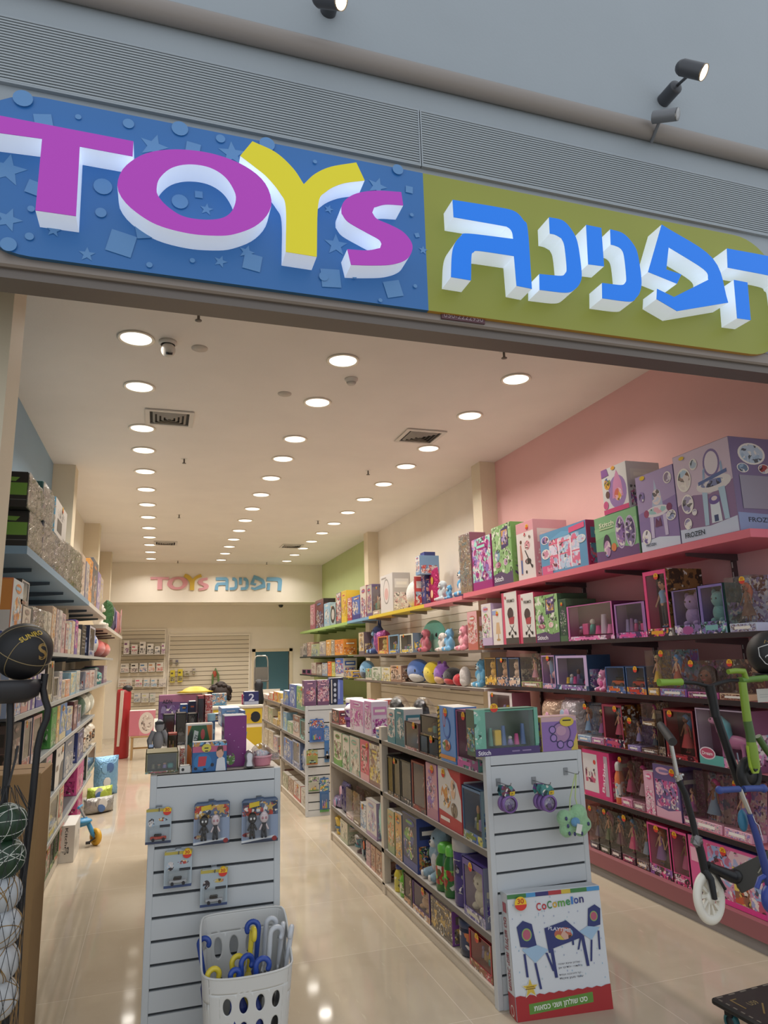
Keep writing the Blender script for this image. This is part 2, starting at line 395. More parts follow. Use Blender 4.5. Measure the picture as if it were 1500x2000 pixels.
struct(MB().box((-1.9, 3.1, 0), (-0.655, 3.35, ZC), CREAM), 'pillar_entrance')
# the facade over the opening
fz = at(500, 606, Y=2.50).z; fr_ = at(500, 627, Y=2.60).z
struct(MB().box((-6, 2.52, fz + .06), (9, 2.60, 5.6), FACADE), 'wall_front')
DARKM = mat('26262b', 0.35, 0.3); HOUS = mat('8a8078', 0.45, 0.4)
struct(MB().box((-6, 2.47, fz + .035), (9, 2.60, fz + .10), HOUS, bev=.008).box((-6, 2.49, fz), (9, 2.60, fz + .035), mat('6d655f', .45, .4)).box((-6, 2.56, fr_), (9, 2.60, fz + .005), DARKM), 'trim_shutter_housing')
fz -= .012
pl = MB().box((1.075, 2.462, fz + .062), (1.275, 2.4695, fz + .098), mat('5e3c44', .5)).text('050-2222950', mat('a09094', .5), Matrix.Translation((1.085, 2.4605, fz + .068)), h=.022, w=.18)
tag(pl.build('phone_plate'), 'small maroon plate with a phone number under the shop sign', 'sign')
# ventilation louvres
for i, (x0, x1) in enumerate(((-2.6, 1.028), (1.032, 4.6))):
    root = tag(empty('ventilation_louvre', (x0, 2.52, 3.787)), ('long slatted ventilation louvre above the blue half of the sign', 'long slatted ventilation louvre above the green half of the sign')[i], 'ventilation grille', None)
    Lx, Hh = x1 - x0, 0.276
    MB().box((0, -.004, 0), (Lx, -.001, Hh), mat('0c0c0e', .8)).build('dark_backing', root)
    sl = MB(); n = 22
    for k in range(n):
        z = Hh * (k + .5) / n; sl.box((0, -.016, z - .0036), (Lx, -.004, z + .0030), mat('a0a8ad', .4))
    sl.build('slats', root)
    fr = MB()
    for a, b in (((0, -.018, -.008), (Lx, -.001, 0)), ((0, -.018, Hh), (Lx, -.001, Hh + .008)), ((0, -.018, 0), (.006, -.001, Hh)), ((Lx - .006, -.018, 0), (Lx, -.001, Hh))): fr.box(a, b, FACADE)
    fr.build('frame', root)
# rounded cornice rail in front of the upper wall
cr = MB()
_z0, _z1 = at(750, 131, Y=2.45).z, at(750, 100, Y=2.45).z
cr.tube([(-6, 2.485, (_z0 + _z1) / 2), (9, 2.485, (_z0 + _z1) / 2)], (_z1 - _z0) * .52, mat('8d857f', .5), 20)
struct(cr, 'trim_cornice')
# two spotlights on the upper wall and one just in frame
def spot(name, base, head, aim, label, r=.038):
    root = tag(empty(name, base), label, 'spotlight')
    g = mat('4b4d52', .4, .3); b = Vector(base); h = Vector(head) - b; a = Vector(aim).normalized()
    MB().cyl((0, .09, 0), (0, -.005, 0), r * .95, g, 20).ell((0, -.005, 0), (r * .95, .02, r * .95), g).build('wall_mount', root)
    MB().cyl((0, -.015, 0), h, .008, g, 10).build('arm', root)
    c = MB().cyl(h - a * .065, h + a * .052, r, g, 24, cap=False)
    c.ell(h - a * .062, (r * .96, r * .96, r * .96), g)
    c.build('lamp_head', root)
    bl = MB(); M = Matrix.Translation(h + a * .05) @ a.to_track_quat('Z', 'Y').to_matrix().to_4x4()
    bl.lathe([(0, -.012), (r * .6, -.008), (r * .9, 0)], mat((1.0, .74, .42), .3, 0, 12.0), 20, M)
    part_label(bl.build('bulb', root), 'glowing warm bulb')
    rg = MB().lathe([(r * .9, 0), (r, .004), (r, -.004)], mat('b9a890', .4), 24, M); rg.build('rim', root)
p1 = at(1318, 172, Y=2.43); h1 = at(1356, 137, Y=2.25)
spot('wall_spotlight', p1, h1, (.52, -.55, -.62), 'dark grey wall spotlight with a lit bulb at the upper right')
p2 = at(1318, 226, Y=2.43) + Vector((-.005, 0, -.05)); h2 = at(1316, 224, Y=2.33)
root = tag(empty('wall_spotlight', h2), 'grey spotlight head peeking over the cornice below the lit one', 'spotlight')
g = mat('74767a', .4, .3); av = Vector((.45, -.6, -.28)).normalized()
MB().cyl(-av * .10, av * .02, .030, g, 24).build('lamp_head', root)
M = Matrix.Translation(av * .021) @ av.to_track_quat('Z', 'Y').to_matrix().to_4x4()
MB().lathe([(0, 0), (.012, .001), (.030, 0), (.030, -.006)], mat('a9a9a9', .35, .4), 24, M).build('front_ring', root)
MB().cyl(-av * .06, Vector((0, .17, -.02)), .008, g, 10).build('arm', root)
p3 = at(650, -12, Y=2.43); h3 = at(648, -2, Y=2.27)
spot('wall_spotlight', p3, h3, (.6, -.55, -.5), 'grey lit spotlight cut off by the top edge of the picture')

# ---------------------------------------------------------------- ceiling fittings
lamp_ys = (4.84, 5.76, 6.85, 7.60, 8.49, 9.41, 10.35, 11.27, 12.20, 13.13, 14.0, 14.93, 15.92)
rows = (('left', -0.235), ('middle', 1.27), ('right', 2.76))
ORD = ['first', 'second', 'third', 'fourth', 'fifth', 'sixth', 'seventh', 'eighth', 'ninth', 'tenth', 'eleventh', 'twelfth', 'thirteenth', 'fourteenth', 'fifteenth', 'sixteenth', 'seventeenth', 'eighteenth', 'nineteenth', 'twentieth',
       'twenty-first', 'twenty-second', 'twenty-third', 'twenty-fourth', 'twenty-fifth', 'twenty-sixth', 'twenty-seventh', 'twenty-eighth', 'twenty-ninth', 'thirtieth']
GLOW = mat((1.0, .93, .80), .5, 0, 2.2); RIM = mat('efe6d6', .4)
first = None
for rn, x in rows:
    for i, y in enumerate(lamp_ys):
        if first is None:
            first = empty('ceiling_downlight', (x, y, ZC))
            MB().lathe([(.098, .0), (.126, -.003), (.128, -.008), (.112, -.012), (.106, -.006), (.100, -.002)], RIM, 32).build('rim', first)
            MB().lathe([(0, -.0045), (.07, -.0045), (.107, -.0055)], GLOW, 32, smooth=True).build('diffuser', first)
            ld = bpy.data.lights.new('downlight_beam', 'AREA'); ld.shape = 'DISK'; ld.size = .20; ld.energy = LAMP_WATTS; ld.color = (1.0, .945, .875); ld.spread = 2.40
            lo = bpy.data.objects.new('downlight_beam', ld); COL.objects.link(lo); lo.parent = first; lo.location = (0, 0, -.016)
            o = first
        else:
            o = copy_tree(first); o.location = (x, y, ZC)
        tag(o, 'round lit ceiling downlight, %s from the shop front in the %s row' % (ORD[i], rn), 'ceiling light', 'ceiling downlights in three rows')
vw = mat('cfc9c0', .5); vd = mat('2a2826', .8)
def vent(x, y, label):
    root = tag(empty('ceiling_vent', (x, y, ZC)), label, 'air vent')
    MB().box((-.2, -.2, -.004), (.2, .2, 0), vd).build('dark_backing', root)
    f = MB()
    for a, b in (((-.215, -.215), (.215, -.175)), ((-.215, .175), (.215, .215)), ((-.215, -.175), (-.175, .175)), ((.175, -.175), (.215, .175))): f.box((*a, -.016), (*b, -.004), vw)
    f.build('frame', root)
    s_ = MB()
    for r in (.150, .112, .074, .036):
        q = r - .022
        ring = [[(-r, -r, -.006), (r, -r, -.006), (r, r, -.006), (-r, r, -.006)], [(-q, -q, -.022), (q, -q, -.022), (q, q, -.022), (-q, q, -.022)]]
        s_.add(ring[0] + ring[1], [(k, (k + 1) % 4, 4 + (k + 1) % 4, 4 + k) for k in range(4)] + [(4 + k, 4 + (k + 1) % 4, (k + 1) % 4, k) for k in range(4)], vw)
    s_.build('louvre_slats', root)
vent(.015, 6.48, 'square ceiling air vent near the left lights, closest to the entrance')
vent(2.515, 6.46, 'square ceiling air vent near the right lights, closest to the entrance')
vent(.05, 13.75, 'square ceiling air vent near the left lights, deep in the shop')
vent(2.48, 13.75, 'square ceiling air vent near the right lights, deep in the shop')
cw = mat('d9d3ca', .35)
root = tag(empty('dome_camera', (-.02, 4.84, ZC)), 'white dome security camera on the ceiling beside the first left light', 'security camera')
MB().lathe([(0, 0), (.062, 0), (.064, -.018), (.05, -.028)], cw, 24).build('base', root)
MB().ell((.004, 0, -.065), (.05, .05, .055), cw, 20, 12).build('body', root)
MB().lathe([(.0, -.004), (.022, -.004), (.024, .012)], mat('151517', .15), 18, Matrix.Translation((.012, -.03, -.108)) @ Matrix.Rotation(.5, 4, 'X')).build('lens', root)
root = tag(empty('smoke_detector', (1.426, 5.175, ZC)), 'white smoke detector behind the first middle light', 'smoke detector')
MB().lathe([(0, 0), (.055, 0), (.055, -.012), (.042, -.02), (.04, -.034)], cw, 24).build('base', root)
MB().lathe([(0, -.05), (.03, -.05), (.038, -.038), (.036, -.03)], mat('bdb7ae', .4), 20).build('sensor_head', root)
for x, y, lb in ((.953, 5.63, 'flat round ceiling cap left of the second middle light'), (.202, 4.895, 'flat round ceiling cap right of the dome camera')):
    tag(MB().lathe([(0, -.010), (.025, -.012), (.03, -.006), (.058, -.006), (.06, 0)], mat('bfb6ab', .5), 24).build('ceiling_sensor', None, (x, y, ZC)), lb, 'ceiling cap')
sm_ = mat('6f6862', .4, .6)
sprk = None
for x, y, lb in ((.167, 4.36, 'sprinkler head by the shopfront beam above the dome camera'), (2.414, 4.385, 'sprinkler head by the shopfront beam near the right lights'), (.194, 7.85, 'left sprinkler head a little behind the front air vents'), (2.368, 7.89, 'right sprinkler head a little behind the front air vents'),
              (.225, 11.0, 'left sprinkler head halfway down the shop'), (2.443, 11.1, 'right sprinkler head halfway down the shop'), (.338, 16.2, 'left sprinkler head just before the back bulkhead'), (2.336, 16.2, 'middle sprinkler head just before the back bulkhead')):
    if sprk is None:
        o = sprk = empty('ceiling_sprinkler', (x, y, ZC))
        MB().lathe([(0, -.001), (.034, -.002), (.036, 0)], cw, 18).build('escutcheon', o)
        MB().cyl((0, 0, -.002), (0, 0, -.05), .009, sm_, 10).lathe([(0, -.05), (.022, -.05), (.022, -.054), (0, -.056)], sm_, 12).build('sprinkler_head', o)
    else: o = copy_tree(sprk); o.location = (x, y, ZC)
    tag(o, lb, 'sprinkler', 'ceiling sprinklers')

# ---------------------------------------------------------------- the shop sign: lettering traced in its own plane
Z1 = lambda p: (p[0] * .56667, 150 + p[1] * .56667)
Z2 = lambda p: (750 + p[0] * .5, 280 + p[1] * .5)
YF, YP = 2.352, 2.45
def plane(pts, f): return [(lambda v: (v.x, v.z))(at(*f(p), Y=YF)) for p in pts]
LET = {
 'T': ([(-60,122),(460,222),(457,274),(275,240),(262,480),(122,460),(145,213),(-60,185)], Z1, 'purple'),
 'O': ([(405,365),(430,310),(500,265),(600,250),(720,262),(830,300),(905,355),(935,420),(925,470),(880,515),(810,542),(750,548),(650,540),(540,510),(460,460),(415,410)], Z1, 'purple'),
 'Y': ([(870,222),(950,260),(1010,315),(1047,370),(1085,335),(1140,310),(1228,295),(1257,357),(1180,368),(1125,395),(1097,440),(1092,620),(985,603),(985,450),(965,400),(920,345),(875,308),(828,272)], Z1, 'yellow'),
 'S': ([(1383,397),(1390,443),(1330,440),(1290,450),(1283,468),(1300,490),(1345,510),(1390,535),(1418,570),(1420,600),(1400,630),(1350,647),(1280,650),(1210,648),(1197,594),(1265,598),(1310,590),(1315,575),(1305,560),(1260,535),(1200,500),(1177,470),(1178,445),(1195,420),(1235,400),(1300,392)], Z1, 'purple'),
 'he2': ([(268,220),(440,248),(510,265),(545,300),(562,340),(578,568),(518,556),(508,440),(372,420),(350,425),(342,440),(340,535),(262,522),(265,440),(275,395),(300,362),(330,352),(505,373),(500,345),(485,328),(455,320),(272,288)], Z2, 'blue'),
 'nun2': ([(645,288),(700,302),(738,345),(758,395),(772,500),(768,540),(748,568),(712,583),(608,572),(607,510),(690,517),(708,508),(714,488),(705,400),(693,370),(670,357),(648,352)], Z2, 'blue'),
 'yod': ([(790,318),(849,330),(860,480),(798,472)], Z2, 'blue'),
 'nun1': ([(884,335),(935,352),(975,395),(993,440),(1006,535),(1000,580),(985,603),(960,618),(853,605),(852,545),(925,553),(943,545),(947,525),(938,440),(926,412),(905,400),(886,395)], Z2, 'blue'),
 'pe': ([(1085,317),(1285,450),(1345,622),(1145,655),(1065,608),(1067,568),(1133,600),(1268,532),(1250,492),(1112,405),(1103,492),(1162,512),(1145,548),(1032,502)], Z2, 'blue'),
 'he1': ([(1340,410),(1530,447),(1600,480),(1625,540),(1645,742),(1578,727),(1560,565),(1548,538),(1520,520),(1343,485)], Z2, 'blue'),
 'he1b': ([(1367,533),(1420,543),(1433,690),(1380,683)], Z2, 'blue'),
}
OHOLE = [(540,385),(550,350),(590,315),(650,302),(720,312),(775,345),(808,395),(812,430),(795,468),(760,488),(700,492),(630,480),(575,445),(545,410)]
SHAPES = {k: plane(smooth_poly(v[0]), v[1]) for k, v in LET.items()}
OH = plane(smooth_poly(OHOLE), Z1)
def keyhole(outer, hole):
    """bridge a hole into its outline so that it stays one polygon"""
    ar = lambda p: sum(p[i][0]*p[(i+1)%len(p)][1]-p[(i+1)%len(p)][0]*p[i][1] for i in range(len(p)))
    if ar(outer) < 0: outer = outer[::-1]
    if ar(hole) > 0: hole = hole[::-1]
    bi, bj = min(((i, j) for i in range(len(outer)) for j in range(len(hole))), key=lambda q: (outer[q[0]][0]-hole[q[1]][0])**2 + (outer[q[0]][1]-hole[q[1]][1])**2)
    return outer, hole, bi, bj
def letter_meshes(mb_face, mb_side, key, y0, y1, mf, ms, T=lambda p: p):
    poly = [T(p) for p in SHAPES[key]]
    if key == 'O':
        hole = [T(p) for p in OH]; n = len(poly); h = len(hole)
        # ring between outline and hole, resampled by angle
        c = (sum(p[0] for p in hole) / h, sum(p[1] for p in hole) / h)
        def ray(pl, a):
            best = None; dx, dz = math.cos(a), math.sin(a)
            for i in range(len(pl)):
                (x1, z1), (x2, z2) = pl[i], pl[(i + 1) % len(pl)]
                ex, ez = x2 - x1, z2 - z1; den = dx * ez - dz * ex
                if abs(den) < 1e-12: continue
                t = ((x1 - c[0]) * ez - (z1 - c[1]) * ex) / den; u = ((x1 - c[0]) * dz - (z1 - c[1]) * dx) / den
                if t > 0 and -1e-6 <= u <= 1 + 1e-6: best = t if best is None else max(best, t)
            return (c[0] + dx * (best or 0), c[1] + dz * (best or 0))
        N = 72; A = [ray(poly, 2 * PI * k / N) for k in range(N)]; B = [ray(hole, 2 * PI * k / N) for k in range(N)]
        mb_face.add([(x, y0, z) for x, z in A + B], [(k, (k + 1) % N, N + (k + 1) % N, N + k)[::1] for k in range(N)], mf)
        mb_side.add([(x, y0, z) for x, z in A] + [(x, y1, z) for x, z in A], [(k, N + k, N + (k + 1) % N, (k + 1) % N) for k in range(N)], ms, True)
        mb_side.add([(x, y0, z) for x, z in B] + [(x, y1, z) for x, z in B], [(k, (k + 1) % N, N + (k + 1) % N, N + k) for k in range(N)], ms, True)
        return
    mb_face.prism(poly, y0, y0 + .002, mf, mf)
    mb_side.prism(poly, y0 + .002, y1, ms, ms, mback=False)
sign = tag(empty('shop_sign', (0, 0, 0)), 'long shop sign with lit raised letters over the entrance, half blue and half green', 'shop sign')
def rrect(x0, z0, x1, z1, rl, rr, n=10):
    pts = []
    for cx, cz, r, a0 in ((x1 - rr, z0 + rr, rr, -PI/2), (x1 - rr, z1 - rr, rr, 0), (x0 + rl, z1 - rl, rl, PI/2), (x0 + rl, z0 + rl, rl, PI)):
        if r < 1e-4: pts.append((cx, cz)); continue
        for k in range(n + 1): a = a0 + PI/2 * k / n; pts.append((cx + r * math.cos(a), cz + r * math.sin(a)))
    return pts
zb, zt, xm = 3.052, 3.70, 1.012
x0s, x1s = -.72, 2.94
SB_, SG_ = mat('2c66a4', .35, 0, .10), mat('8d9136', .35, 0, .03)
bp_ = MB().prism(rrect(x0s, zb, xm, zt, .24, 0), YP, YP + .068, SB_, mat('2c5f86', .4))
part_label(MB().prism(rrect(xm, zb, x1s, zt, 0, .24), YP, YP + .068, SG_, mat('b98a2e', .4)).build('green_panel', sign), 'olive green half of the sign panel')
dec = bp_; DC = mat('5583b4', .35, 0, .10); dq = 0
def starpts(cx, cz, r, rot=0., k=.42): return [(cx + (r if i % 2 == 0 else r * k) * math.cos(rot + PI/2 + PI * i / 5), cz + (r if i % 2 == 0 else r * k) * math.sin(rot + PI/2 + PI * i / 5)) for i in range(10)]
def sg(p): v = at(*Z1(p), Y=YP - .0015); return v.x, v.z
for kind, px, py, r in (('s',25,320,50),('s',530,240,42),('s',800,265,42),('s',28,492,36),('s',300,612,22),('s',712,457,20),('s',760,637,20),('s',1158,580,38),('s',1300,378,34),('s',1458,598,16),('s',1133,457,16),('s',850,605,24),('s',185,530,20),
        ('d',150,155,34),('d',418,575,50),('d',870,640,38),('d',1140,695,44),('d',1355,732,40),('d',685,407,16),('d',1410,390,18),('d',1437,547,11),('d',120,385,30),('d',495,535,30),('d',665,250,30),
        ('c',270,140,9),('c',443,163,17),('c',620,180,26),('c',760,215,15),('c',355,380,27),('c',620,432,25),('c',348,470,16),('c',102,552,12),('c',515,650,9),('c',663,635,8),('c',1085,295,7),('c',1115,690,16),('c',1430,723,7),('c',1310,772,7),('c',1418,478,7),('c',920,235,26),('c',1370,322,20),('c',30,580,22),('c',108,458,10),('c',1220,690,9),('c',80,78,28),('c',1000,645,8)):
    x, z = sg((px, py)); rr = r * .56667 * 2.5 / F_PX * 1.15
    if kind == 's': pts = starpts(x, z, rr * 1.1, random.uniform(-.3, .3))
    elif kind == 'd': a = random.uniform(.5, 1.1); pts = [(x + rr * 1.05 * math.cos(a + PI/2 * q), z + rr * 1.05 * math.sin(a + PI/2 * q)) for q in range(4)]
    else: pts = [(x + rr * math.cos(2 * PI * q / 18), z + rr * math.sin(2 * PI * q / 18)) for q in range(18)]
    dq += 1; dec.prism(pts, YP - .0012 - .00015 * dq, None, DC)
part_label(dec.build('blue_panel', sign), 'blue star-patterned half of the sign panel')
FACE = {'purple': mat((.42, .04, .46), .3, 0, .16), 'yellow': mat((.66, .58, .01), .3, 0, .22), 'blue': mat((.0, .17, .74), .3, 0, .28)}
SIDE = mat((.80, .88, 1.0), .4, 0, .30)
names = {'T': 'purple letter T', 'O': 'purple letter O', 'Y': 'yellow letter Y', 'S': 'purple letter S', 'he2': 'blue last letter he', 'nun2': 'blue second letter nun', 'yod': 'blue letter yod', 'nun1': 'blue first letter nun', 'pe': 'blue angular letter pe', 'he1': 'blue first letter he', 'he1b': None}
prev = None
for k in SHAPES:
    mf, ms = MB(), MB(); letter_meshes(mf, ms, k, YF, YP, FACE[LET[k][2]], SIDE)
    if k == 'he1b': continue
    if k == 'he1': letter_meshes(mf, ms, 'he1b', YF, YP, FACE['blue'], SIDE)
    o = mf.build('letter', sign); part_label(o, names[k]); ms.build('glowing_side', o)
# the same lettering, unlit, on the bulkhead at the back
Q = [p for k in SHAPES for p in SHAPES[k]]
qx0, qx1, qz0, qz1 = min(p[0] for p in Q), max(p[0] for p in Q), min(p[1] for p in Q), max(p[1] for p in Q)
A0, A1 = at(294, 1125, Y=16.57), at(551, 1128, Y=16.57)
sc = (A1.x - A0.x) / (qx1 - qx0); bz = at(400, 1153.5, Y=16.57).z
T = lambda p: (A0.x + (p[0] - qx0) * sc, bz + (p[1] - qz0) * sc)
bs = tag(empty('wall_lettering', (0, 0, 0)), 'pink, yellow and blue raised lettering on the back bulkhead wall', 'wall lettering')
BF = {'purple': mat('d3959c', .5), 'yellow': mat('cfae44', .5), 'blue': mat('6fa3c4', .5)}
for k in SHAPES:
    if k == 'he1b': continue
    mb = MB(); letter_meshes(mb, mb, k, 16.57, 16.6, BF[LET[k][2]], BF[LET[k][2]], T)
    if k == 'he1': letter_meshes(mb, mb, 'he1b', 16.57, 16.6, BF['blue'], BF['blue'], T)
    part_label(mb.build('letter', bs), {'purple': 'pink', 'yellow': 'yellow', 'blue': 'blue'}[LET[k][2]] + ' letter')
# ---------------------------------------------------------------- shop fittings
SH_PINK_SHADE = mat('b56a72', .45); SH_EDGE = mat('2b2226', .4); SH_WHITE = mat('cfc8bd', .5); SH_GREY = mat('8a949c', .45); BRK = mat('5a4a4c', .4, .3)  # lower pink boards: shade is put into this duller pink
def wall_shelf(label, x_front, x_wall, y0, y1, z, th, bands, edge=None, brackets=(), category='shelf', bm=BRK):
    """bands: [(y0, y1, material)] boards of one continuous shelf"""
    root = tag(empty('wall_shelf', (x_front, y0, z)), label, category)
    xa, xb = (0, x_wall - x_front) if x_wall > x_front else (x_wall - x_front, 0)
    mb = MB()
    for a, b, m in bands: mb.box((xa, a - y0, -th), (xb, b - y0, 0), m)
    mb.build('board', root)
    if edge:
        s = -1 if x_wall > x_front else 1
        e = sorted((s * .006, 0)); MB().box((e[0], 0, -th - .004), (e[1], y1 - y0, .002), edge).build('front_edge', root)
    d = x_wall - x_front
    for yb in brackets:
        MB().prism([(d, -th), (d, -th - .045), (d * .88, -th - .045), (d * .15, -th - .022), (d * .15, -th)], yb - y0 - .006, yb - y0 + .006, bm).build('bracket', root)
    return root
XF = 3.25
pb = (3.75, 4.65, 5.55, 6.45)
wall_shelf('broad pink top shelf along the pink wall', XF, XR, 3.13, 7.20, 2.33, .05, [(3.13, 7.20, mat('d9717f', .45))], None, pb)
for z, nm in ((1.74, 'second'), (1.345, 'third'), (.95, 'fourth'), (.55, 'fifth')):
    wall_shelf('dark-edged pink shelf, %s from the top on the pink wall' % nm, XF, XR, 2.95, 6.72, z, .025, [(2.95, 6.72, SH_PINK_SHADE)], SH_EDGE, pb)
root = tag(empty('shelf_plinth', (3.212, 2.95, 0)), 'low pink plinth with a grey kick board under the doll shelves', 'plinth')
MB().box((0, 0, .07), (XR - 3.212, 3.77, .165), mat('90585d', .5)).build('body', root)
MB().box((.02, 0, 0), (XR - 3.212, 3.77, .07), mat('85807f', .5)).build('kick_board', root)
for i, y in enumerate(pb):
    root = tag(empty('shelf_upright', (XR, y + .02, .165)), 'slotted steel upright on the pink wall, %s from the entrance' % ORD[i], 'shelf upright', 'slotted uprights on the pink wall')
    u = MB().box((-.03, -.012, 0), (0, .012, 2.1), mat('5a4a4c', .4, .3)); u.build('rail', root)
    v = MB()
    for k in range(30): v.box((-.0315, -.004, .05 + k * .068), (-.03, .004, .09 + k * .068), mat('d8d2cc', .5))
    v.build('slot_pattern', root)
PK2, YE2, BL2, GR2 = mat('d47a86', .45), mat('d8bd3a', .45), mat('7aa6c8', .45), mat('9fc071', .45)
wall_shelf('top shelf painted pink, yellow and blue along the white wall', XF, 3.545, 7.24, 12.35, 2.31, .045, [(7.24, 8.44, PK2), (8.44, 10.97, YE2), (10.97, 12.35, BL2)], None, (7.6, 8.3, 9.1, 9.9, 10.7, 11.5), bm=mat('8b8178', .4, .3))
for z, nm in ((1.70, 'upper'), (1.30, 'lower')):
    wall_shelf('%s white shelf of soft toys on the white slatted wall' % nm, XF, 3.545, 6.80, 11.93, z, .025, [(6.80, 11.93, SH_WHITE)], mat('6b5f58', .4), (7.8, 8.7, 9.6, 10.5, 11.4), bm=mat('8b8178', .4, .3))
wall_shelf('green top shelf along the green wall', XF, XR, 12.36, 16.85, 2.30, .05, [(12.36, 16.85, GR2)], None, (12.8, 13.6, 14.4, 15.2, 16.0), bm=mat('7a8a58', .4, .2))
for z, nm in ((1.71, 'upper'), (1.31, 'middle'), (.90, 'lower')):
    wall_shelf('%s glass-edged shelf on the green wall' % nm, XF, XR, 12.36, 16.85, z, .025, [(12.36, 16.85, mat('9aa57c', .45))], mat('3a3a34', .4), (12.8, 13.6, 14.4, 15.2, 16.0), bm=mat('7a8a58', .4, .2))
sw = MB()
for k in range(22):
    sw.box((XR - .018, 7.47, .15 + k * .102), (XR, 11.93, .15 + k * .102 + .094), WHITE)
o = sw.build('slatwall_panel'); o['kind'] = 'structure'
XLF = -0.72
BLG = mat('8fa6b8', .45); DSH = mat('6d7072', .45)
wall_shelf('blue-grey top shelf along the left wall', XLF, XL, 4.25, 8.00, 2.31, .045, [(4.25, 8.00, mat('7d97ab', .45))], None, (4.9, 5.7, 6.5, 7.3), bm=mat('4c555c', .4, .3))
wall_shelf('white top shelf along the left wall behind the blue-grey one', XLF, XL, 8.00, 10.55, 2.31, .045, [(8.00, 10.55, SH_WHITE)], None, (8.6, 9.4, 10.2), bm=mat('4c555c', .4, .3))
wall_shelf('farthest white top shelf of the left wall, set a little lower', XLF, XL, 10.6, 15.4, 2.20, .05, [(10.6, 15.4, SH_WHITE)], None, (11.2, 12.2, 13.2, 14.2))
for z, nm in ((1.745, 'second'), (1.39, 'third'), (1.055, 'fourth'), (.70, 'fifth'), (.37, 'sixth')):
    wall_shelf('grey shelf, %s from the top on the left wall' % nm, XLF, XL, 4.25, 12.6 if z > 1.2 else 9.5, z, .022, [(4.25, 12.6 if z > 1.2 else 9.5, DSH)], mat('a9aaa6', .4), (4.9, 6.0, 7.1, 8.2, 9.3), bm=mat('4c555c', .4, .3))
tag(MB().box((XL, 4.25, 0), (XLF - .03, 9.5, .10), SH_WHITE).build('shelf_plinth'), 'low white plinth under the left wall shelves', 'plinth')

GWH, GSH = mat('bfc3c6', .42), mat('b5aea6', .45)
GWARM = mat('cbc2b4', .45)
def slat_panel(w, z0, zs, z1, th):
    """a framed slatwall end: planks between the heights in zs"""
    mb = MB(); fw = .028
    mb.box((fw, .014, z0), (w - fw, th, z1), mat('3c3f42', .7))
    hs = [z0 + .03] + list(zs) + [z1 - .045]
    for a, b in zip(hs, hs[1:]): mb.box((fw, .003, a + .006), (w - fw, .016, b - .006), GWH)
    mb.box((0, 0, 0), (fw, th, z1), GWH, bev=.002); mb.box((w - fw, 0, 0), (w, th, z1), GWH, bev=.002); mb.box((fw, 0, z1 - .045), (w - fw, th, z1), GWH); mb.box((fw, 0, 0), (w - fw, th, z0 + .03), GWH)
    return mb
GZ = (.145, .238, .328, .417, .505, .595, .685, .773, .867, .960)
GZL = (.145, .236, .327, .418, .507, .597, .686, .775, .872, .970)
def gondola(name, x0, x1, ys, zs, h, label, slats=GZ, cat='display gondola', cap=0):
    root = tag(empty('display_gondola', (x0, ys[0], 0)), label, cat); w = x1 - x0; L = ys[-1] - ys[0]
    part_label(slat_panel(w, .03, slats, h, .04).build('slatwall_end', root), 'white slatted end panel')
    if cap: MB().box((.0, .04, h - .022), (w, cap, h), GWARM).build('top_board', root)
    MB().box((w / 2 - .015, .04, .07), (w / 2 + .015, L - .03, h - .06), GWARM).build('spine_panel', root)
    MB().box((.0, L - .03, 0), (w, L, h), GWARM).build('rear_end_panel', root)
    for y in ys[1:-1]:
        for xa, xb in ((0, .05), (w - .05, w)): MB().box((xa, y - ys[0] - .028, 0), (xb, y - ys[0] + .028, h), GWARM, bev=.002).build('post', root)
    MB().box((.012, .04, 0), (w - .012, L - .03, .062), GWARM).build('plinth', root)
    MB().box((0, .04, .062), (w, L - .03, .076), GWARM).build('base_deck', root)
    for z in zs:
        b = MB().box((.004, .04, z - .022), (w / 2 - .016, L - .03, z), GSH); b.box((0, .04, z - .028), (.005, L - .03, z + .001), mat('6a6460', .4)); b.build('shelf_board', root)
        b = MB().box((w / 2 + .016, .04, z - .022), (w - .004, L - .03, z), GSH); b.box((w - .005, .04, z - .028), (w, L - .03, z + .001), mat('6a6460', .4)); b.build('shelf_board', root)
    return root
RG = dict(x=1.60, y=(3.36, 5.15, 6.79), z=(1.05, .69, .305))
gondola('right', 1.595, 2.155, RG['y'], RG['z'], 1.145, 'white two-bay display gondola with a slatted end behind the leaning table-set carton', cap=.115)
gondola('left', -.012, .557, (3.36, 5.15, 6.80), (.80, .45), 1.165, 'white display gondola with a slatted end behind the umbrella bin', GZL, cap=3.40)
gondola('mid', 1.565, 2.10, (7.80, 9.45, 11.1, 12.8), (1.085, .77, .42), 1.145, 'white display gondola farther back on the right of the aisle')
# back wall: slat panels
def back_slat(x0, x1, z0, z1, y, n, label):
    root = tag(empty('slatwall_panel', (x0, y, z0)), label, 'slatwall panel'); w = x1 - x0; h = z1 - z0
    MB().box((0, .01, 0), (w, .02, h), mat('8d8478', .7)).build('backing', root)
    s = MB()
    for k in range(n): s.box((.03, 0, h * k / n + .004), (w - .03, .012, h * (k + 1) / n - .010), mat('cfc5b2', .5))
    s.build('slats', root)
    f = MB().box((0, -.006, 0), (.03, .02, h), WHITE).box((w - .03, -.006, 0), (w, .02, h), WHITE).box((0, -.006, h), (w, .02, h + .04), WHITE); f.build('frame', root)
bA0, bA1 = at(236, 1232, Y=17.55), at(325, 1230, Y=17.55); bB0, bB1 = at(330, 1243, Y=17.55), at(489, 1243, Y=17.55)
back_slat(bA0.x, bA1.x, .3, bA0.z, 17.57, 22, 'narrow white slatwall panel on the back wall hung with small packs')
back_slat(bB0.x, bB1.x, .5, bB0.z, 17.57, 17, 'wide white slatwall panel on the back wall, nearly empty')
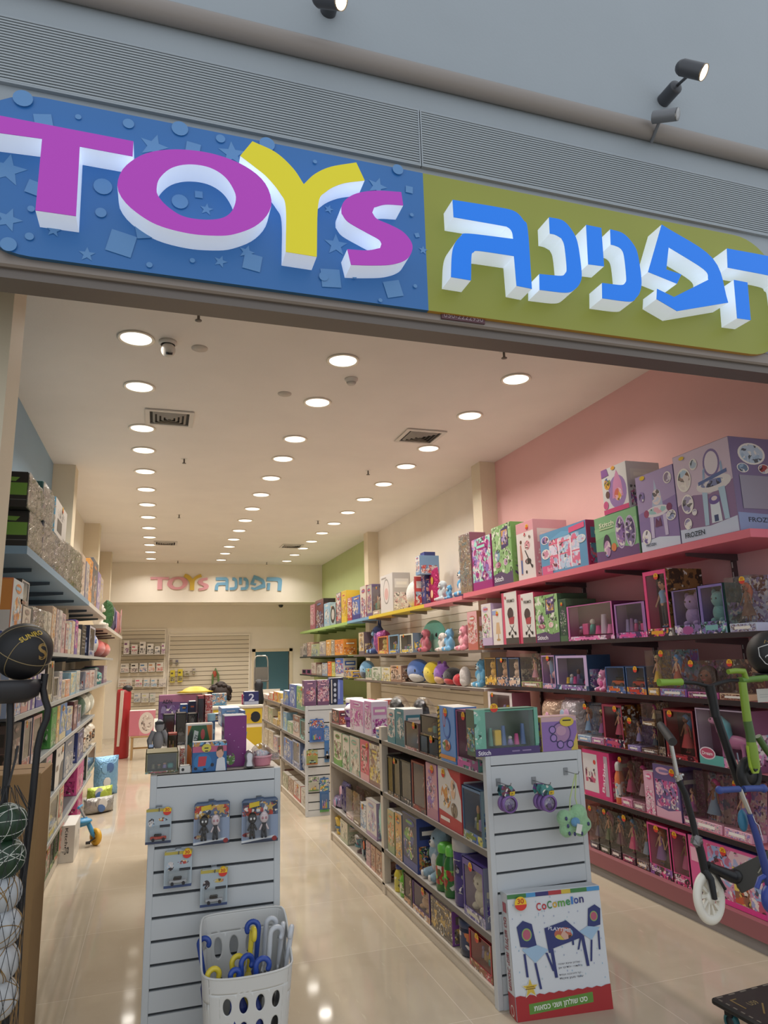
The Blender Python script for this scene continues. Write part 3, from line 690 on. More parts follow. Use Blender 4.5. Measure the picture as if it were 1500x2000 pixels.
# ---------------------------------------------------------------- toys and packages: every builder stands the thing on z = 0 with its front at y = 0, facing -y
def face_elems(rng, w, h, cols, style=None):
    """a printed layout in face units: list of (kind, ..., colour)"""
    st = style or rng.choice(('ell', 'full', 'split', 'pic', 'ell'))
    E = []
    c = list(cols) + ['W', 'W']
    if st == 'ell':
        E += [('rect', 0, 0, 1, 1, c[0]), ('ella', .5 + rng.uniform(-.1, .1), .47, .40, .30, cols), ('rect', 0, 0, 1, rng.uniform(.1, .2), c[1])]
    elif st == 'full':
        E += [('recta', 0, 0, 1, 1, cols), ('rect', 0, 0, 1, rng.uniform(.08, .18), c[1])]
    elif st == 'split':
        E += [('rect', 0, 0, 1, 1, c[0]), ('recta', .06, .2, .94, .72, cols[::-1]), ('poly', [(0, 0), (1, 0), (1, .22), (.5, .15), (0, .2)], c[1])]
    else:
        E += [('rect', 0, 0, 1, 1, c[0]), ('ella', .32, .42, .22, .24, cols), ('ella', .68, .36, .24, .22, cols[::-1]), ('recta', .0, .0, 1, .16, cols)]
    tz = rng.uniform(.76, .84)
    E += [('ell', rng.uniform(.35, .6), tz + .06, .28, .07, c[1]), ('rect', .26, tz + .035, .70, tz + .085, c[2] if len(cols) > 2 else 'W')]
    for k in range(rng.randint(1, 3)):
        u, v = rng.uniform(.12, .88), rng.uniform(.2, .7); r = rng.uniform(.06, .12)
        E += [('ell', u, v, r, r * w / h, 'W'), ('ella', u, v, r * .82, r * .82 * w / h, cols[::-1])]
    return E
def draw_face(mb, w, h, elems, y=0.0, M=None):
    """print the elements on a w x h face (x -w/2..w/2), each a hair in front of the last"""
    P = lambda u, v: ((u - .5) * w, v * h)
    d = min(.0004, .004 / max(1, len(elems)))
    for i, e in enumerate(elems):
        yy = y - d * (i + 1); k = e[0]
        m = e[-1] if isinstance(e[-1], bpy.types.Material) else (art(e[-1], max(9.0, 4.6 / max(.05, min(w, h)))) if k.endswith('a') else (mat(e[-1], .35) if e[-1] != 'foil' else foil('SV')))
        if k in ('rect', 'recta'): pts = [P(e[1], e[2]), P(e[3], e[2]), P(e[3], e[4]), P(e[1], e[4])]
        elif k in ('ell', 'ella'): pts = [P(min(1, max(0, e[1] + e[3] * math.cos(2 * PI * q / 22))), min(1, max(0, e[2] + e[4] * math.sin(2 * PI * q / 22)))) for q in range(22)]
        elif k == 'star': pts = [P(e[1] + (x_) * w ** -1, e[2] + z_ / h) for x_, z_ in starpts(0, 0, e[3])]
        elif k == 'poly': pts = [P(*p) for p in e[1]]
        elif k == 'txt':
            x, z = P(e[2], e[3]); T_ = Matrix.Translation((x, 0, z)) @ Matrix.Rotation(-e[6] if len(e) > 7 else 0, 4, 'Y')
            mb.text(e[1], m, (M @ T_) if M else T_, h=e[4] * h, y0=yy, w=e[5] * w if e[5] else None, bold=True); continue
        mb.prism(pts, yy, None, m, M=M)
STK = [('ell', 'Y'), ('R',)]
def sticker(root, x, z, r=.016, y=-.005, txt=True, M=None):
    mb = MB()
    T_ = M or Matrix.Identity(4)
    mb.prism([(x + r * math.cos(2 * PI * q / 20), z + r * math.sin(2 * PI * q / 20)) for q in range(20)], y, y + .0012, mat('e9bd2b', .4), M=T_)
    mb.prism([(x + r * math.cos(PI + PI * q / 12 * 1), z - r * .15 + r * .85 * math.sin(PI + PI * q / 12)) for q in range(13)], y - .0003, None, mat('d0392e', .4), M=T_)
    if txt: mb.text('30', mat('b3261f', .4), T_ @ Matrix.Translation((x - r * .55, 0, z + r * .02)), h=r * .7, y0=y - .0006, w=r * 1.1, bold=True)
    return mb.build('price_sticker', root)
def carton(name, w, h, d, cols, elems=None, seed=0, small=False, stick=False, side=None, top='W', side_elems=None):
    rng = random.Random(seed)
    body_m = mat(side or cols[min(1, len(cols) - 1)], .4)
    b = MB().box((-w / 2, 0, 0), (w / 2, d, h), body_m, bev=.002)
    b.prism([(-w / 2 + .003, 0.003), (w / 2 - .003, .003), (w / 2 - .003, d - .003), (-w / 2 + .003, d - .003)], 0, None, mat(top, .5), M=Matrix.Translation((0, 0, h + .0006)) @ Matrix.Rotation(PI / 2, 4, 'X') @ Matrix.Diagonal((1, 1, 1, 1)) if False else Matrix(((1, 0, 0, 0), (0, 0, 1, 0), (0, -1, 0, h + .0006), (0, 0, 0, 1))))
    E = elems or face_elems(rng, w, h, cols)
    SE = side_elems or [('recta', .06, .06, .94, .5, cols), ('rect', .1, .62, .9, .86, cols[0]), ('rect', .2, .7, .8, .78, 'W')]
    ML = Matrix(((0, 1, 0, -w / 2), (-1, 0, 0, d / 2), (0, 0, 1, 0), (0, 0, 0, 1)))      # left side, seen from -x
    MR = Matrix(((0, -1, 0, w / 2), (1, 0, 0, d / 2), (0, 0, 1, 0), (0, 0, 0, 1)))       # right side, seen from +x
    if small:
        draw_face(b, w * .98, h * .98, E, 0, None); draw_face(b, d * .98, h * .98, SE[:1], 0, ML); draw_face(b, d * .98, h * .98, SE[:1], 0, MR)
        return b.build(name)
    root = empty(name); b.build('box_body', root)
    f = MB(); draw_face(f, w * .985, h * .99, E, 0, Matrix.Translation((0, 0, h * .005))); f.build('front_print', root)
    for M_ in (ML, MR): s = MB(); draw_face(s, d * .98, h * .98, SE, 0, M_); s.build('side_print', root)
    if stick: sticker(root, (rng.uniform(-.3, .35)) * w, h * rng.uniform(.86, .9), min(.024, w * .13))
    return root
def doll_mesh(parent, h, skin='SK', hair='BR', dress='P', x=0, y=.04, z=0, arms=.3, name='doll', pants=False, hat=None):
    s = h; b = MB(); sk = mat(skin, .5); dm = mat(dress, .6); hm = mat(hair, .55)
    T_ = lambda a: (x + a[0] * s, y + a[1] * s, z + a[2] * s)
    b.ell(T_((0, 0, .88)), (.085 * s, .08 * s, .105 * s), sk, 12, 8)
    b.tube([T_((0, 0, .80)), T_((0, 0, .76)), T_((0, 0, .70)), T_((0, 0, .58)), T_((0, 0, .50)), T_((0, 0, .44))], [.028 * s, .03 * s, .075 * s, .052 * s, .07 * s, .06 * s], sk, 10)
    for q in (-1, 1):
        b.tube([T_((q * .075, 0, .70)), T_((q * (.10 + arms * .12), -.01, .58)), T_((q * (.11 + arms * .25), -.04, .46))], [.026 * s, .02 * s, .014 * s], sk, 7)
        b.ell(T_((q * (.11 + arms * .26), -.045, .44)), (.018 * s, .014 * s, .024 * s), sk, 8, 6)
        b.tube([T_((q * .035, 0, .47)), T_((q * .04, 0, .25)), T_((q * .042, 0, .04))], [.04 * s, .028 * s, .018 * s], sk, 8)
        b.ell(T_((q * .044, -.02, .02)), (.022 * s, .042 * s, .02 * s), mat(dress, .4), 8, 6)
        b.ell(T_((q * .033, -.075, .89)), (.016 * s, .008 * s, .02 * s), mat('K', .2), 8, 6)
    b.ell(T_((0, -.078, .835)), (.02 * s, .006 * s, .008 * s), mat('c2445a', .4), 8, 5)
    o = b.build(name, parent)
    c = MB()
    c.ell(T_((0, .012, .90)), (.098 * s, .085 * s, .105 * s), hm, 12, 8)
    c.tube([T_((0, .07, .92)), T_((.01, .09, .75)), T_((0, .085, .55))], [.08 * s, .095 * s, .05 * s], hm, 9)
    c.build('hair', o)
    dd = MB()
    if pants:
        for q in (-1, 1): dd.tube([T_((q * .035, 0, .50)), T_((q * .04, 0, .28)), T_((q * .042, 0, .07))], [.052 * s, .038 * s, .03 * s], mat(pants, .6), 8)
        dd.lathe([(.075 * s, .49 * s), (.062 * s, .58 * s), (.088 * s, .70 * s), (.05 * s, .755 * s)], dm, 12, Matrix.Translation((x, y, z)))
    else:
        dd.lathe([(.21 * s, .14 * s), (.19 * s, .20 * s), (.10 * s, .46 * s), (.06 * s, .56 * s), (.088 * s, .69 * s), (.05 * s, .745 * s)], dm, 14, Matrix.Translation((x, y, z)) @ Matrix.Diagonal((1, .7, 1, 1)))
    dd.build('outfit', o)
    return o
def remesh(o, v):
    m = o.modifiers.new('skin', 'REMESH'); m.mode = 'VOXEL'; m.voxel_size = v; m.use_smooth_shade = True
    k = o.modifiers.new('soft', 'SMOOTH'); k.iterations = 6; k.factor = .5
    return o
def eyes(parent, pts, r, col='K'):
    for p in pts: MB().ell(p, (r, r * .6, r), mat(col, .15), 10, 7).build('eye', parent)
def teddy(name, h, col, muz='W', belly=None, y=None, ears='round', nose='K', sit=True):
    root = empty(name); f = fur(col); s = h; cy = .3 * h if y is None else y
    b = MB()
    b.ell((0, cy, .30 * s), (.24 * s, .20 * s, .27 * s), f, 18, 12); b.ell((0, cy - .02 * s, .72 * s), (.23 * s, .20 * s, .21 * s), f, 18, 12)
    for q in (-1, 1):
        b.ell((q * .25 * s, cy - .08 * s, .42 * s), (.09 * s, .11 * s, .17 * s), f, 12, 8, Matrix.Identity(4))
        b.ell((q * .19 * s, cy - .2 * s, .10 * s), (.11 * s, .17 * s, .10 * s), f, 12, 8)
        if ears == 'round': b.ell((q * .17 * s, cy, .90 * s), (.075 * s, .045 * s, .075 * s), f, 10, 8)
        elif ears == 'long': b.ell((q * .10 * s, cy + .04 * s, 1.0 * s), (.05 * s, .035 * s, .16 * s), f, 10, 8)
        elif ears == 'flop': b.ell((q * .23 * s, cy, .74 * s), (.06 * s, .09 * s, .14 * s), f, 10, 8)
    remesh(b.build('body', root), max(.006, .035 * s))
    MB().ell((0, cy - .19 * s, .66 * s), (.10 * s, .07 * s, .075 * s), fur(muz), 14, 9).build('muzzle', root)
    MB().ell((0, cy - .255 * s, .69 * s), (.032 * s, .02 * s, .024 * s), mat(nose, .3), 10, 7).build('nose', root)
    eyes(root, [(q * .085 * s, cy - .205 * s, .765 * s) for q in (-1, 1)], .022 * s)
    if belly: MB().ell((0, cy - .165 * s, .32 * s), (.14 * s, .055 * s, .15 * s), fur(belly), 14, 9).build('belly_patch', root)
    for q in (-1, 1): MB().ell((q * .19 * s, cy - .355 * s, .10 * s), (.06 * s, .02 * s, .06 * s), fur(muz), 10, 7).build('foot_pad', root)
    return root
def blob(name, w, h, col, belly=None, eye=True, y=None, extra=None, squash=.75):
    root = empty(name); d = w * squash; cy = d / 2 if y is None else y
    b = MB().ell((0, cy, h * .5), (w / 2, d / 2, h / 2), fur(col, 60), 26, 18)
    o = b.build('body', root)
    if belly: MB().ell((w * .05, cy - d * .12, h * .28), (w * .36, d * .40, h * .26), fur(belly), 18, 12).build('belly_patch', root)
    if eye: eyes(root, [(q * w * .26 - w * .06, cy - d * .425, h * .52) for q in (-1, 1)], .035 * w)
    if extra: extra(root, w, h, d, cy)
    return root
def toy_in(root, kind, w, h, d, rng, cols, seed):
    d = min(d, .11)
    """what shows behind the clear front of a package"""
    C2 = list(cols) + ['P', 'LV', 'Y', 'T']
    if kind in ('doll', 'dolls', 'boy'):
        n = 1 if kind != 'dolls' else max(1, int(w / .09))
        for i in range(n):
            dh = min(h * .88, w / n * 2.6)
            doll_mesh(root, dh, rng.choice(('SK', 'SK', 'e8bb98', 'SD')), rng.choice(('BR', 'HR', 'K', 'MG', 'SB', 'P', 'b0552f')) if kind != 'boy' else 'K', C2[(i + 2) % len(C2)] if kind != 'boy' else 'LB', x=(-w / 2 + w * (i + .5) / n), y=d * .5, z=h * .05, pants='CH' if kind == 'boy' else False)
    elif kind == 'big':      # a large styling head
        b = MB().ell((0, d * .5, h * .55), (w * .24, d * .3, h * .27), mat(C2[2], .5), 16, 12)
        for q in (-1, 1): b.ell((q * w * .09, d * .5 - d * .27, h * .57), (w * .04, d * .04, h * .04), mat('K', .2), 10, 7)
        b.ell((0, d * .22, h * .42), (w * .06, d * .02, h * .018), mat('b2475a', .4), 10, 6); b.tube([(0, d * .5, h * .32), (0, d * .5, h * .1)], w * .12, mat(C2[2], .5), 10)
        o = b.build('styling_head', root)
        MB().ell((0, d * .58, h * .62), (w * .30, d * .32, h * .28), mat(C2[3], .5), 14, 10).tube([(w * .2, d * .55, h * .6), (w * .28, d * .5, h * .3), (w * .26, d * .5, h * .1)], [w * .1, w * .1, w * .05], mat(C2[3], .5), 8).tube([(-w * .2, d * .55, h * .6), (-w * .28, d * .5, h * .3), (-w * .26, d * .5, h * .1)], [w * .1, w * .1, w * .05], mat(C2[3], .5), 8).build('hair', o)
    elif kind == 'car':
        m = mat(C2[2], .25); b = MB().box((-w * .38, d * .2, h * .14), (w * .38, d * .8, h * .34), m, bev=h * .05).box((-w * .2, d * .25, h * .34), (w * .16, d * .75, h * .52), mat('K', .1), bev=h * .06)
        o = b.build('toy_car', root)
        for q in (-.24, .24):
            for yy in (.18, .82): MB().cyl((q * w, d * yy - .01, h * .15), (q * w, d * yy + .01, h * .15), h * .11, mat('DK', .6), 14).build('wheel', o)
    elif kind == 'plush':
        f = fur(C2[2]); b = MB().ell((0, d * .5, h * .3), (w * .3, d * .36, h * .25), f, 14, 10).ell((0, d * .45, h * .66), (w * .28, d * .36, h * .22), f, 14, 10)
        for q in (-1, 1): b.ell((q * w * .2, d * .5, h * .85), (w * .09, d * .15, h * .1), f, 10, 7).ell((q * w * .1, d * .12, h * .68), (w * .035, d * .03, h * .03), mat('K', .15), 8, 6).ell((q * w * .2, d * .3, h * .1), (w * .12, d * .2, h * .08), f, 10, 7)
        b.build('soft_toy', root)
    elif kind == 'set':
        n = rng.randint(4, 7)
        for i in range(n):
            x = -w * .4 + w * .8 * (i + .5) / n; hh = h * rng.uniform(.2, .6); c = mat(rng.choice(C2), .35); r = min(w / n * .4, d * .35)
            t = rng.choice(('fig', 'cyl', 'box', 'fig')); b = MB()
            if t == 'fig':
                b.lathe([(0, 0), (r * .9, 0), (r * .55, hh * .6), (r * .3, hh * .68)], c, 10, Matrix.Translation((x, d * .5, h * .08))).ell((x, d * .5, h * .08 + hh * .82), (r * .6, r * .6, hh * .2), mat(rng.choice(('SK', 'W', 'LV', 'BR')), .4), 10, 7)
            elif t == 'cyl': b.cyl((x, d * .5, h * .08), (x, d * .5, h * .08 + hh), r * .8, c, 12, r * .5)
            else: b.box((x - r, d * .3, h * .08), (x + r, d * .7, h * .08 + hh * .7), c, bev=.004)
            b.build('playset_piece', root)
    elif kind == 'pony':
        m, mn = mat(C2[2], .35), mat(C2[3], .5); s_ = min(w, h); b = MB()
        b.ell((w * .08, d * .5, h * .36), (w * .26, d * .25, h * .14), m, 14, 9).tube([(-w * .10, d * .5, h * .40), (-w * .2, d * .48, h * .58), (-w * .22, d * .45, h * .74)], [h * .10, h * .075, h * .07], m, 10).ell((-w * .27, d * .4, h * .76), (w * .11, d * .16, h * .075), m, 12, 8)
        for q, yy in ((-.12, .35), (-.08, .65), (.24, .35), (.28, .65)): b.tube([(q * w, d * yy, h * .36), (q * w, d * yy, h * .2), (q * w, d * yy, h * .04)], [h * .06, h * .035, h * .045], m, 8)
        b.ell((-w * .3, d * .27, h * .79), (w * .022, d * .02, h * .022), mat('K', .2), 8, 6); o = b.build('toy_pony', root)
        MB().tube([(-w * .16, d * .45, h * .84), (-w * .06, d * .42, h * .7), (-w * .03, d * .4, h * .45), (-w * .05, d * .38, h * .22)], [h * .05, h * .1, h * .1, h * .04], mn, 10).build('mane', o)
        MB().tube([(w * .32, d * .5, h * .44), (w * .42, d * .45, h * .36), (w * .40, d * .42, h * .12)], [h * .04, h * .07, h * .03], mn, 9).build('tail', o)
def windowbox(name, w, h, d, cols, content='doll', seed=0, stick=False, margin=(.10, .20, .10, .08), elems=(), side=None, side_art=True):
    """a box with a cut-out front under clear film"""
    rng = random.Random(seed); root = empty(name); c = list(cols) + ['W', 'W']
    l, bt, r, tp = margin; x0, x1, z0, z1 = -w / 2 + l * w, w / 2 - r * w, bt * h, h - tp * h; t = .003
    fm, im = mat(c[0], .35), mat(c[1], .5)
    b = MB()
    b.box((-w / 2, d - t, 0), (w / 2, d, h), fm).box((-w / 2, 0, 0), (-w / 2 + t, d - t, h), fm).box((w / 2 - t, 0, 0), (w / 2, d - t, h), fm).box((-w / 2, 0, 0), (w / 2, d - t, t), fm).box((-w / 2, 0, h - t), (w / 2, d - t, h), fm)
    b.box((-w / 2, 0, 0), (x0, t, h), fm).box((x1, 0, 0), (w / 2, t, h), fm).box((x0, 0, 0), (x1, t, z0), fm).box((x0, 0, z1), (x1, t, h), fm)
    b.build('box_body', root)
    di = min(d - t, .115); MB().box((-w / 2 + t, di - 2 * t, t), (w / 2 - t, di, h - t), im).build('inner_card', root)
    MB().box((x0, t, z0), (x1, t + .0008, z1), clear()).build('window_pane', root)
    toy_in(root, content, x1 - x0, z1 - z0 + z0 * .3, d - .01, rng, cols, seed)
    for o in root.children:
        if o.name.split('.')[0] in ('doll', 'styling_head', 'toy_car', 'soft_toy', 'playset_piece', 'toy_pony'): o.location = (x0 / 2 + x1 / 2, .002, z0 * .75)
    f = MB(); E = [('recta', 0, 0, 1, bt * .98, cols)] + ([('rect', .15, bt * .3, .65, bt * .7, c[2])] if not elems else []) + list(elems)
    draw_face(f, w, h, E); f.build('front_print', root)
    if side_art:
        ML = Matrix(((0, 1, 0, -w / 2), (-1, 0, 0, d / 2), (0, 0, 1, 0), (0, 0, 0, 1))); MR = Matrix(((0, -1, 0, w / 2), (1, 0, 0, d / 2), (0, 0, 1, 0), (0, 0, 0, 1)))
        SE = side if side else [('rect', 0, 0, 1, 1, c[1]), ('recta', .08, .1, .92, .6, cols)]
        
        for M_ in (ML, MR): s = MB(); draw_face(s, d, h, SE, 0, M_); s.build('side_print', root)
    if stick: sticker(root, w * rng.uniform(-.3, .3), h * .9, min(.022, w * .14))
    return root
def clearpack(name, w, h, d, cols, content='doll', seed=0, stick=False):
    """backing card with the toy under a clear shell"""
    rng = random.Random(seed); root = empty(name); c = list(cols) + ['W', 'W']; d = min(d, .13)
    b = MB().box((-w / 2, d - .004, 0), (w / 2, d, h), mat(c[0], .4)); draw_face(b, w, h, [('recta', 0, .0, 1, 1, cols)], d - .004); b.build('backing_card', root)
    MB().box((-w / 2, .0, 0), (w / 2, d - .005, h * .16), mat(c[1], .35), bev=.003).build('base_tray', root)
    f = MB(); draw_face(f, w * .9, h * .13, [('recta', 0, 0, 1, 1, cols), ('rect', .15, .3, .8, .7, 'W')], -.0006, Matrix.Translation((0, 0, h * .015))); f.build('front_print', root)
    toy_in(root, content, w * .92, h * .80, d - .01, rng, cols, seed)
    for o in root.children:
        if o.name.split('.')[0] in ('doll', 'styling_head', 'toy_car', 'soft_toy', 'playset_piece', 'toy_pony'): o.location = (0, .002, h * .15)
    s = MB(); s.box((-w / 2, 0, h * .16), (w / 2, .0012, h), clear('W', .12, .25)).box((-w / 2, .0012, h * .16), (-w / 2 + .0012, d - .006, h), clear()).box((w / 2 - .0012, .0012, h * .16), (w / 2, d - .006, h), clear()).box((-w / 2, .0012, h - .0012), (w / 2, d - .006, h), clear())
    s.build('clear_shell', root)
    if stick: sticker(root, w * rng.uniform(-.3, .3), h * .92, min(.022, w * .16))
    return root
def filmpack(name, w, h, d, cols, seed=0, SE=None):
    """a carton in wrinkled glossy wrap"""
    rng = random.Random(seed); root = empty(name)
    b = MB().box((-w / 2, .004, 0), (w / 2, d, h), mat(cols[0], .4), bev=.004); b.build('box_body', root)
    f = MB(); draw_face(f, w * .97, h * .97, face_elems(rng, w, h, cols, 'full'), .004); f.build('front_print', root)
    if SE: s = MB(); draw_face(s, d * .97, h * .97, SE, 0, Matrix(((0, 1, 0, -w / 2), (-1, 0, 0, d / 2), (0, 0, 1, 0), (0, 0, 0, 1)))); s.build('side_print', root)
    n, k = 12, 16; vs = []; fs = []
    for i in range(n + 1):
        for j in range(k + 1): vs.append((-w / 2 + w * i / n, -.002 - rng.uniform(0, .02) * (0 < i < n and 0 < j < k), h * j / k))
    for i in range(n):
        for j in range(k): fs.append((i * (k + 1) + j, (i + 1) * (k + 1) + j, (i + 1) * (k + 1) + j + 1, i * (k + 1) + j + 1))
    MB().add(vs, fs, clear('W', .85, .9), True).build('clear_wrap', root)
    return root
def pouch(name, w, h, d, cols, seed=0, tx=None):
    """a stuffed film bag"""
    rng = random.Random(seed); root = empty(name); n, k = 12, 14; vs = []; fs = []
    prof = lambda u, v: max(0, (1 - abs(2 * u - 1) ** 2.4)) ** .6 * max(0, (1 - abs(2 * v - 1) ** 3)) ** .5
    for sgn in (-1, 1):
        o = len(vs)
        for i in range(n + 1):
            for j in range(k + 1):
                u, v = i / n, j / k; q = prof(u, v) * d / 2
                vs.append((-w / 2 + w * u + rng.uniform(-1, 1) * .004, d / 2 + sgn * q + rng.uniform(-1, 1) * .004 * (q > .01), h * v))
        for i in range(n):
            for j in range(k):
                f = (o + i * (k + 1) + j, o + (i + 1) * (k + 1) + j, o + (i + 1) * (k + 1) + j + 1, o + i * (k + 1) + j + 1); fs.append(f if sgn < 0 else f[::-1])
    MB().add(vs, fs, foil(cols[0], .25), True).build('film_bag', root)
    f = MB()
    for i in range(3):
        u, z = rng.uniform(-.22, .22) * w, h * rng.uniform(.25, .75); r = w * rng.uniform(.1, .18)
        f.ell((u, d / 2 - prof(u / w + .5, z / h) * d / 2 - .002, z), (r, .004, r * 1.2), mat(cols[(i + 1) % len(cols)], .4), 14, 6)
    f.build('printed_motif', root)
    return root
def cup(name, w, h, d, cols, seed=0):
    root = empty(name); r = w / 2; M = Matrix.Translation((0, r, 0)); c = list(cols) + ['W', 'W']
    MB().lathe([(0, 0), (r * .78, 0), (r * .8, h * .02), (r * .98, h * .72), (r * .98, h * .74)], art(cols, 10), 24, M).build('cup_body', root)
    MB().lathe([(r * 1.0, h * .72), (r * 1.04, h * .74), (r * 1.02, h * .79), (r * .8, h * .84), (r * .55, h * .93), (0, h)], mat(c[2], .35), 24, M).build('lid', root)
    MB().lathe([(r * .99, h * .3), (r * 1.0, h * .32), (r * 1.0, h * .40), (r * .99, h * .42)], mat(c[1], .35), 24, M).build('label_band', root)
    return root
def bottle(name, w, h, d, cols, seed=0):
    root = empty(name); r = w / 2; M = Matrix.Translation((0, r, 0)); c = list(cols) + ['W', 'K']
    MB().lathe([(0, 0), (r * .95, 0), (r, h * .03), (r, h * .6), (r * .8, h * .70), (r * .62, h * .76), (r * .62, h * .8)], mat(c[0], .25), 20, M).build('bottle_body', root)
    MB().lathe([(r * .7, h * .78), (r * .74, h * .80), (r * .74, h * .92), (r * .5, h * .98), (0, h)], mat(c[1], .35), 20, M).build('cap', root)
    MB().lathe([(r * 1.01, h * .15), (r * 1.015, h * .16), (r * 1.015, h * .52), (r * 1.01, h * .53)], art(cols[::-1], 14), 20, M).build('label_band', root)
    return root
def jar(name, w, h, d, cols, seed=0):
    root = empty(name); r = w / 2; M = Matrix.Translation((0, r, 0)); c = list(cols) + ['W', 'W']
    MB().lathe([(0, 0), (r * .92, 0), (r, h * .04), (r, h * .8), (r * .96, h * .82)], mat(c[0], .2), 24, M).build('jar_body', root)
    MB().lathe([(r * 1.03, h * .80), (r * 1.05, h * .82), (r * 1.05, h * .96), (r * .95, h), (0, h)], mat(c[1], .35), 24, M).build('lid', root)
    MB().lathe([(r * 1.01, h * .2), (r * 1.015, h * .22), (r * 1.015, h * .66), (r * 1.01, h * .68)], art(cols, 12), 24, M).build('label_band', root)
    return root
def ballx(name, w, h, d, cols, seed=0):
    root = empty(name); r = w / 2
    MB().ell((0, r, r), (r, r, r), mat(cols[0], .4), 24, 16).build('ball_body', root)
    f = MB(); rng = random.Random(seed)
    for i in range(14):
        a, e = rng.uniform(0, 2 * PI), rng.uniform(-1.2, 1.2); v = Vector((math.cos(a) * math.cos(e), math.sin(a) * math.cos(e), math.sin(e)))
        M = Matrix.Translation(Vector((0, r, r)) + v * r * 1.002) @ v.to_track_quat('Z', 'Y').to_matrix().to_4x4()
        q = r * .32; f.lathe([(0, 0), (q * .7, -q * q * .25 / r), (q, -q * q * .5 / r)], mat(cols[1 + i % (len(cols) - 1)], .4), 6, M)
    f.build('panel_pattern', root)
    return root
def blister(name, w, h, d, cols, seed=0, content='car', hook=True, elems=(), bubble=(.10, .08, .90, .55), stick=True, stick_at=(.8, .86)):
    """a hang card with a clear bubble"""
    rng = random.Random(seed); root = empty(name); c = list(cols) + ['W', 'W']
    cb = MB()
    cb.prism([((p[0] - .5) * w, p[1] * h) for p in ((0, .0), (1, 0), (1, .93), (.93, .98), (.62, .98), (.58, 1), (.42, 1), (.38, .98), (.07, .98), (0, .93))], d, d + .0015, mat(c[0], .4)); cb.build('backing_card', root)
    f = MB(); E = [('recta', .02, .60, .98, .93, cols)] + [('rect', 0, 0, 1, .07, c[1])] + list(elems); draw_face(f, w, h, E, d - .0002); f.build('front_print', root)
    u0, v0, u1, v1 = bubble; x0, x1, z0, z1 = (u0 - .5) * w, (u1 - .5) * w, v0 * h, v1 * h
    toy_in(root, content, (x1 - x0) * .95, (z1 - z0) * .95, d * .9, rng, cols, seed)
    for o in root.children:
        if o.name.split('.')[0] in ('doll', 'toy_car', 'playset_piece', 'soft_toy'): o.location = ((x0 + x1) / 2, .002, z0)
    s = MB(); e = min(.012, (x1 - x0) * .12)
    s.add([(x0, d - .001, z0), (x1, d - .001, z0), (x1, d - .001, z1), (x0, d - .001, z1), (x0 + e, 0, z0 + e), (x1 - e, 0, z0 + e), (x1 - e, 0, z1 - e), (x0 + e, 0, z1 - e)],
          [(4, 5, 6, 7), (0, 1, 5, 4), (1, 2, 6, 5), (2, 3, 7, 6), (3, 0, 4, 7)], clear('W', .10, .12)); s.build('clear_bubble', root)
    if stick: sticker(root, (stick_at[0] - .5) * w, stick_at[1] * h, min(.024, w * .16), d - .006)
    return root

# ---------------------------------------------------------------- filling a shelf
LIMITS = {('L', 1.74): 2.27, ('L', 1.345): 1.71, ('L', .95): 1.315, ('L', .55): .92, ('L', .165): .52, ('L', 1.70): 2.26, ('L', 1.30): 1.67, ('L', 1.71): 2.24, ('L', 1.31): 1.68, ('R', 1.745): 2.26, ('R', 1.39): 1.72, ('R', 1.055): 1.365, ('R', .70): 1.03, ('R', .37): .675, ('R', .10): .345,
          ('L', .69): 1.02, ('L', .305): .66, ('L', .077): .275, ('L', .77): 1.055, ('L', .42): .74}
CATS = {'c': ('toy_carton', 'toy box'), 'f': ('wrapped_toy_box', 'toy box'), 'w': ('window_toy_box', 'toy box'), 'k': ('clear_toy_pack', 'toy pack'), 'b': ('blister_pack', 'blister pack'), 'p': ('plush_toy', 'plush toy'), 'o': ('plush_toy', 'plush toy'), 'u': ('toy_cup', 'cup'), 't': ('drink_bottle', 'bottle'),
        'j': ('toy_jar', 'jar'), 'g': ('toy_pouch', 'toy bag'), 'a': ('play_ball', 'ball')}
SEED = [100]; MADE = {}; FAR_COUNT = [0]
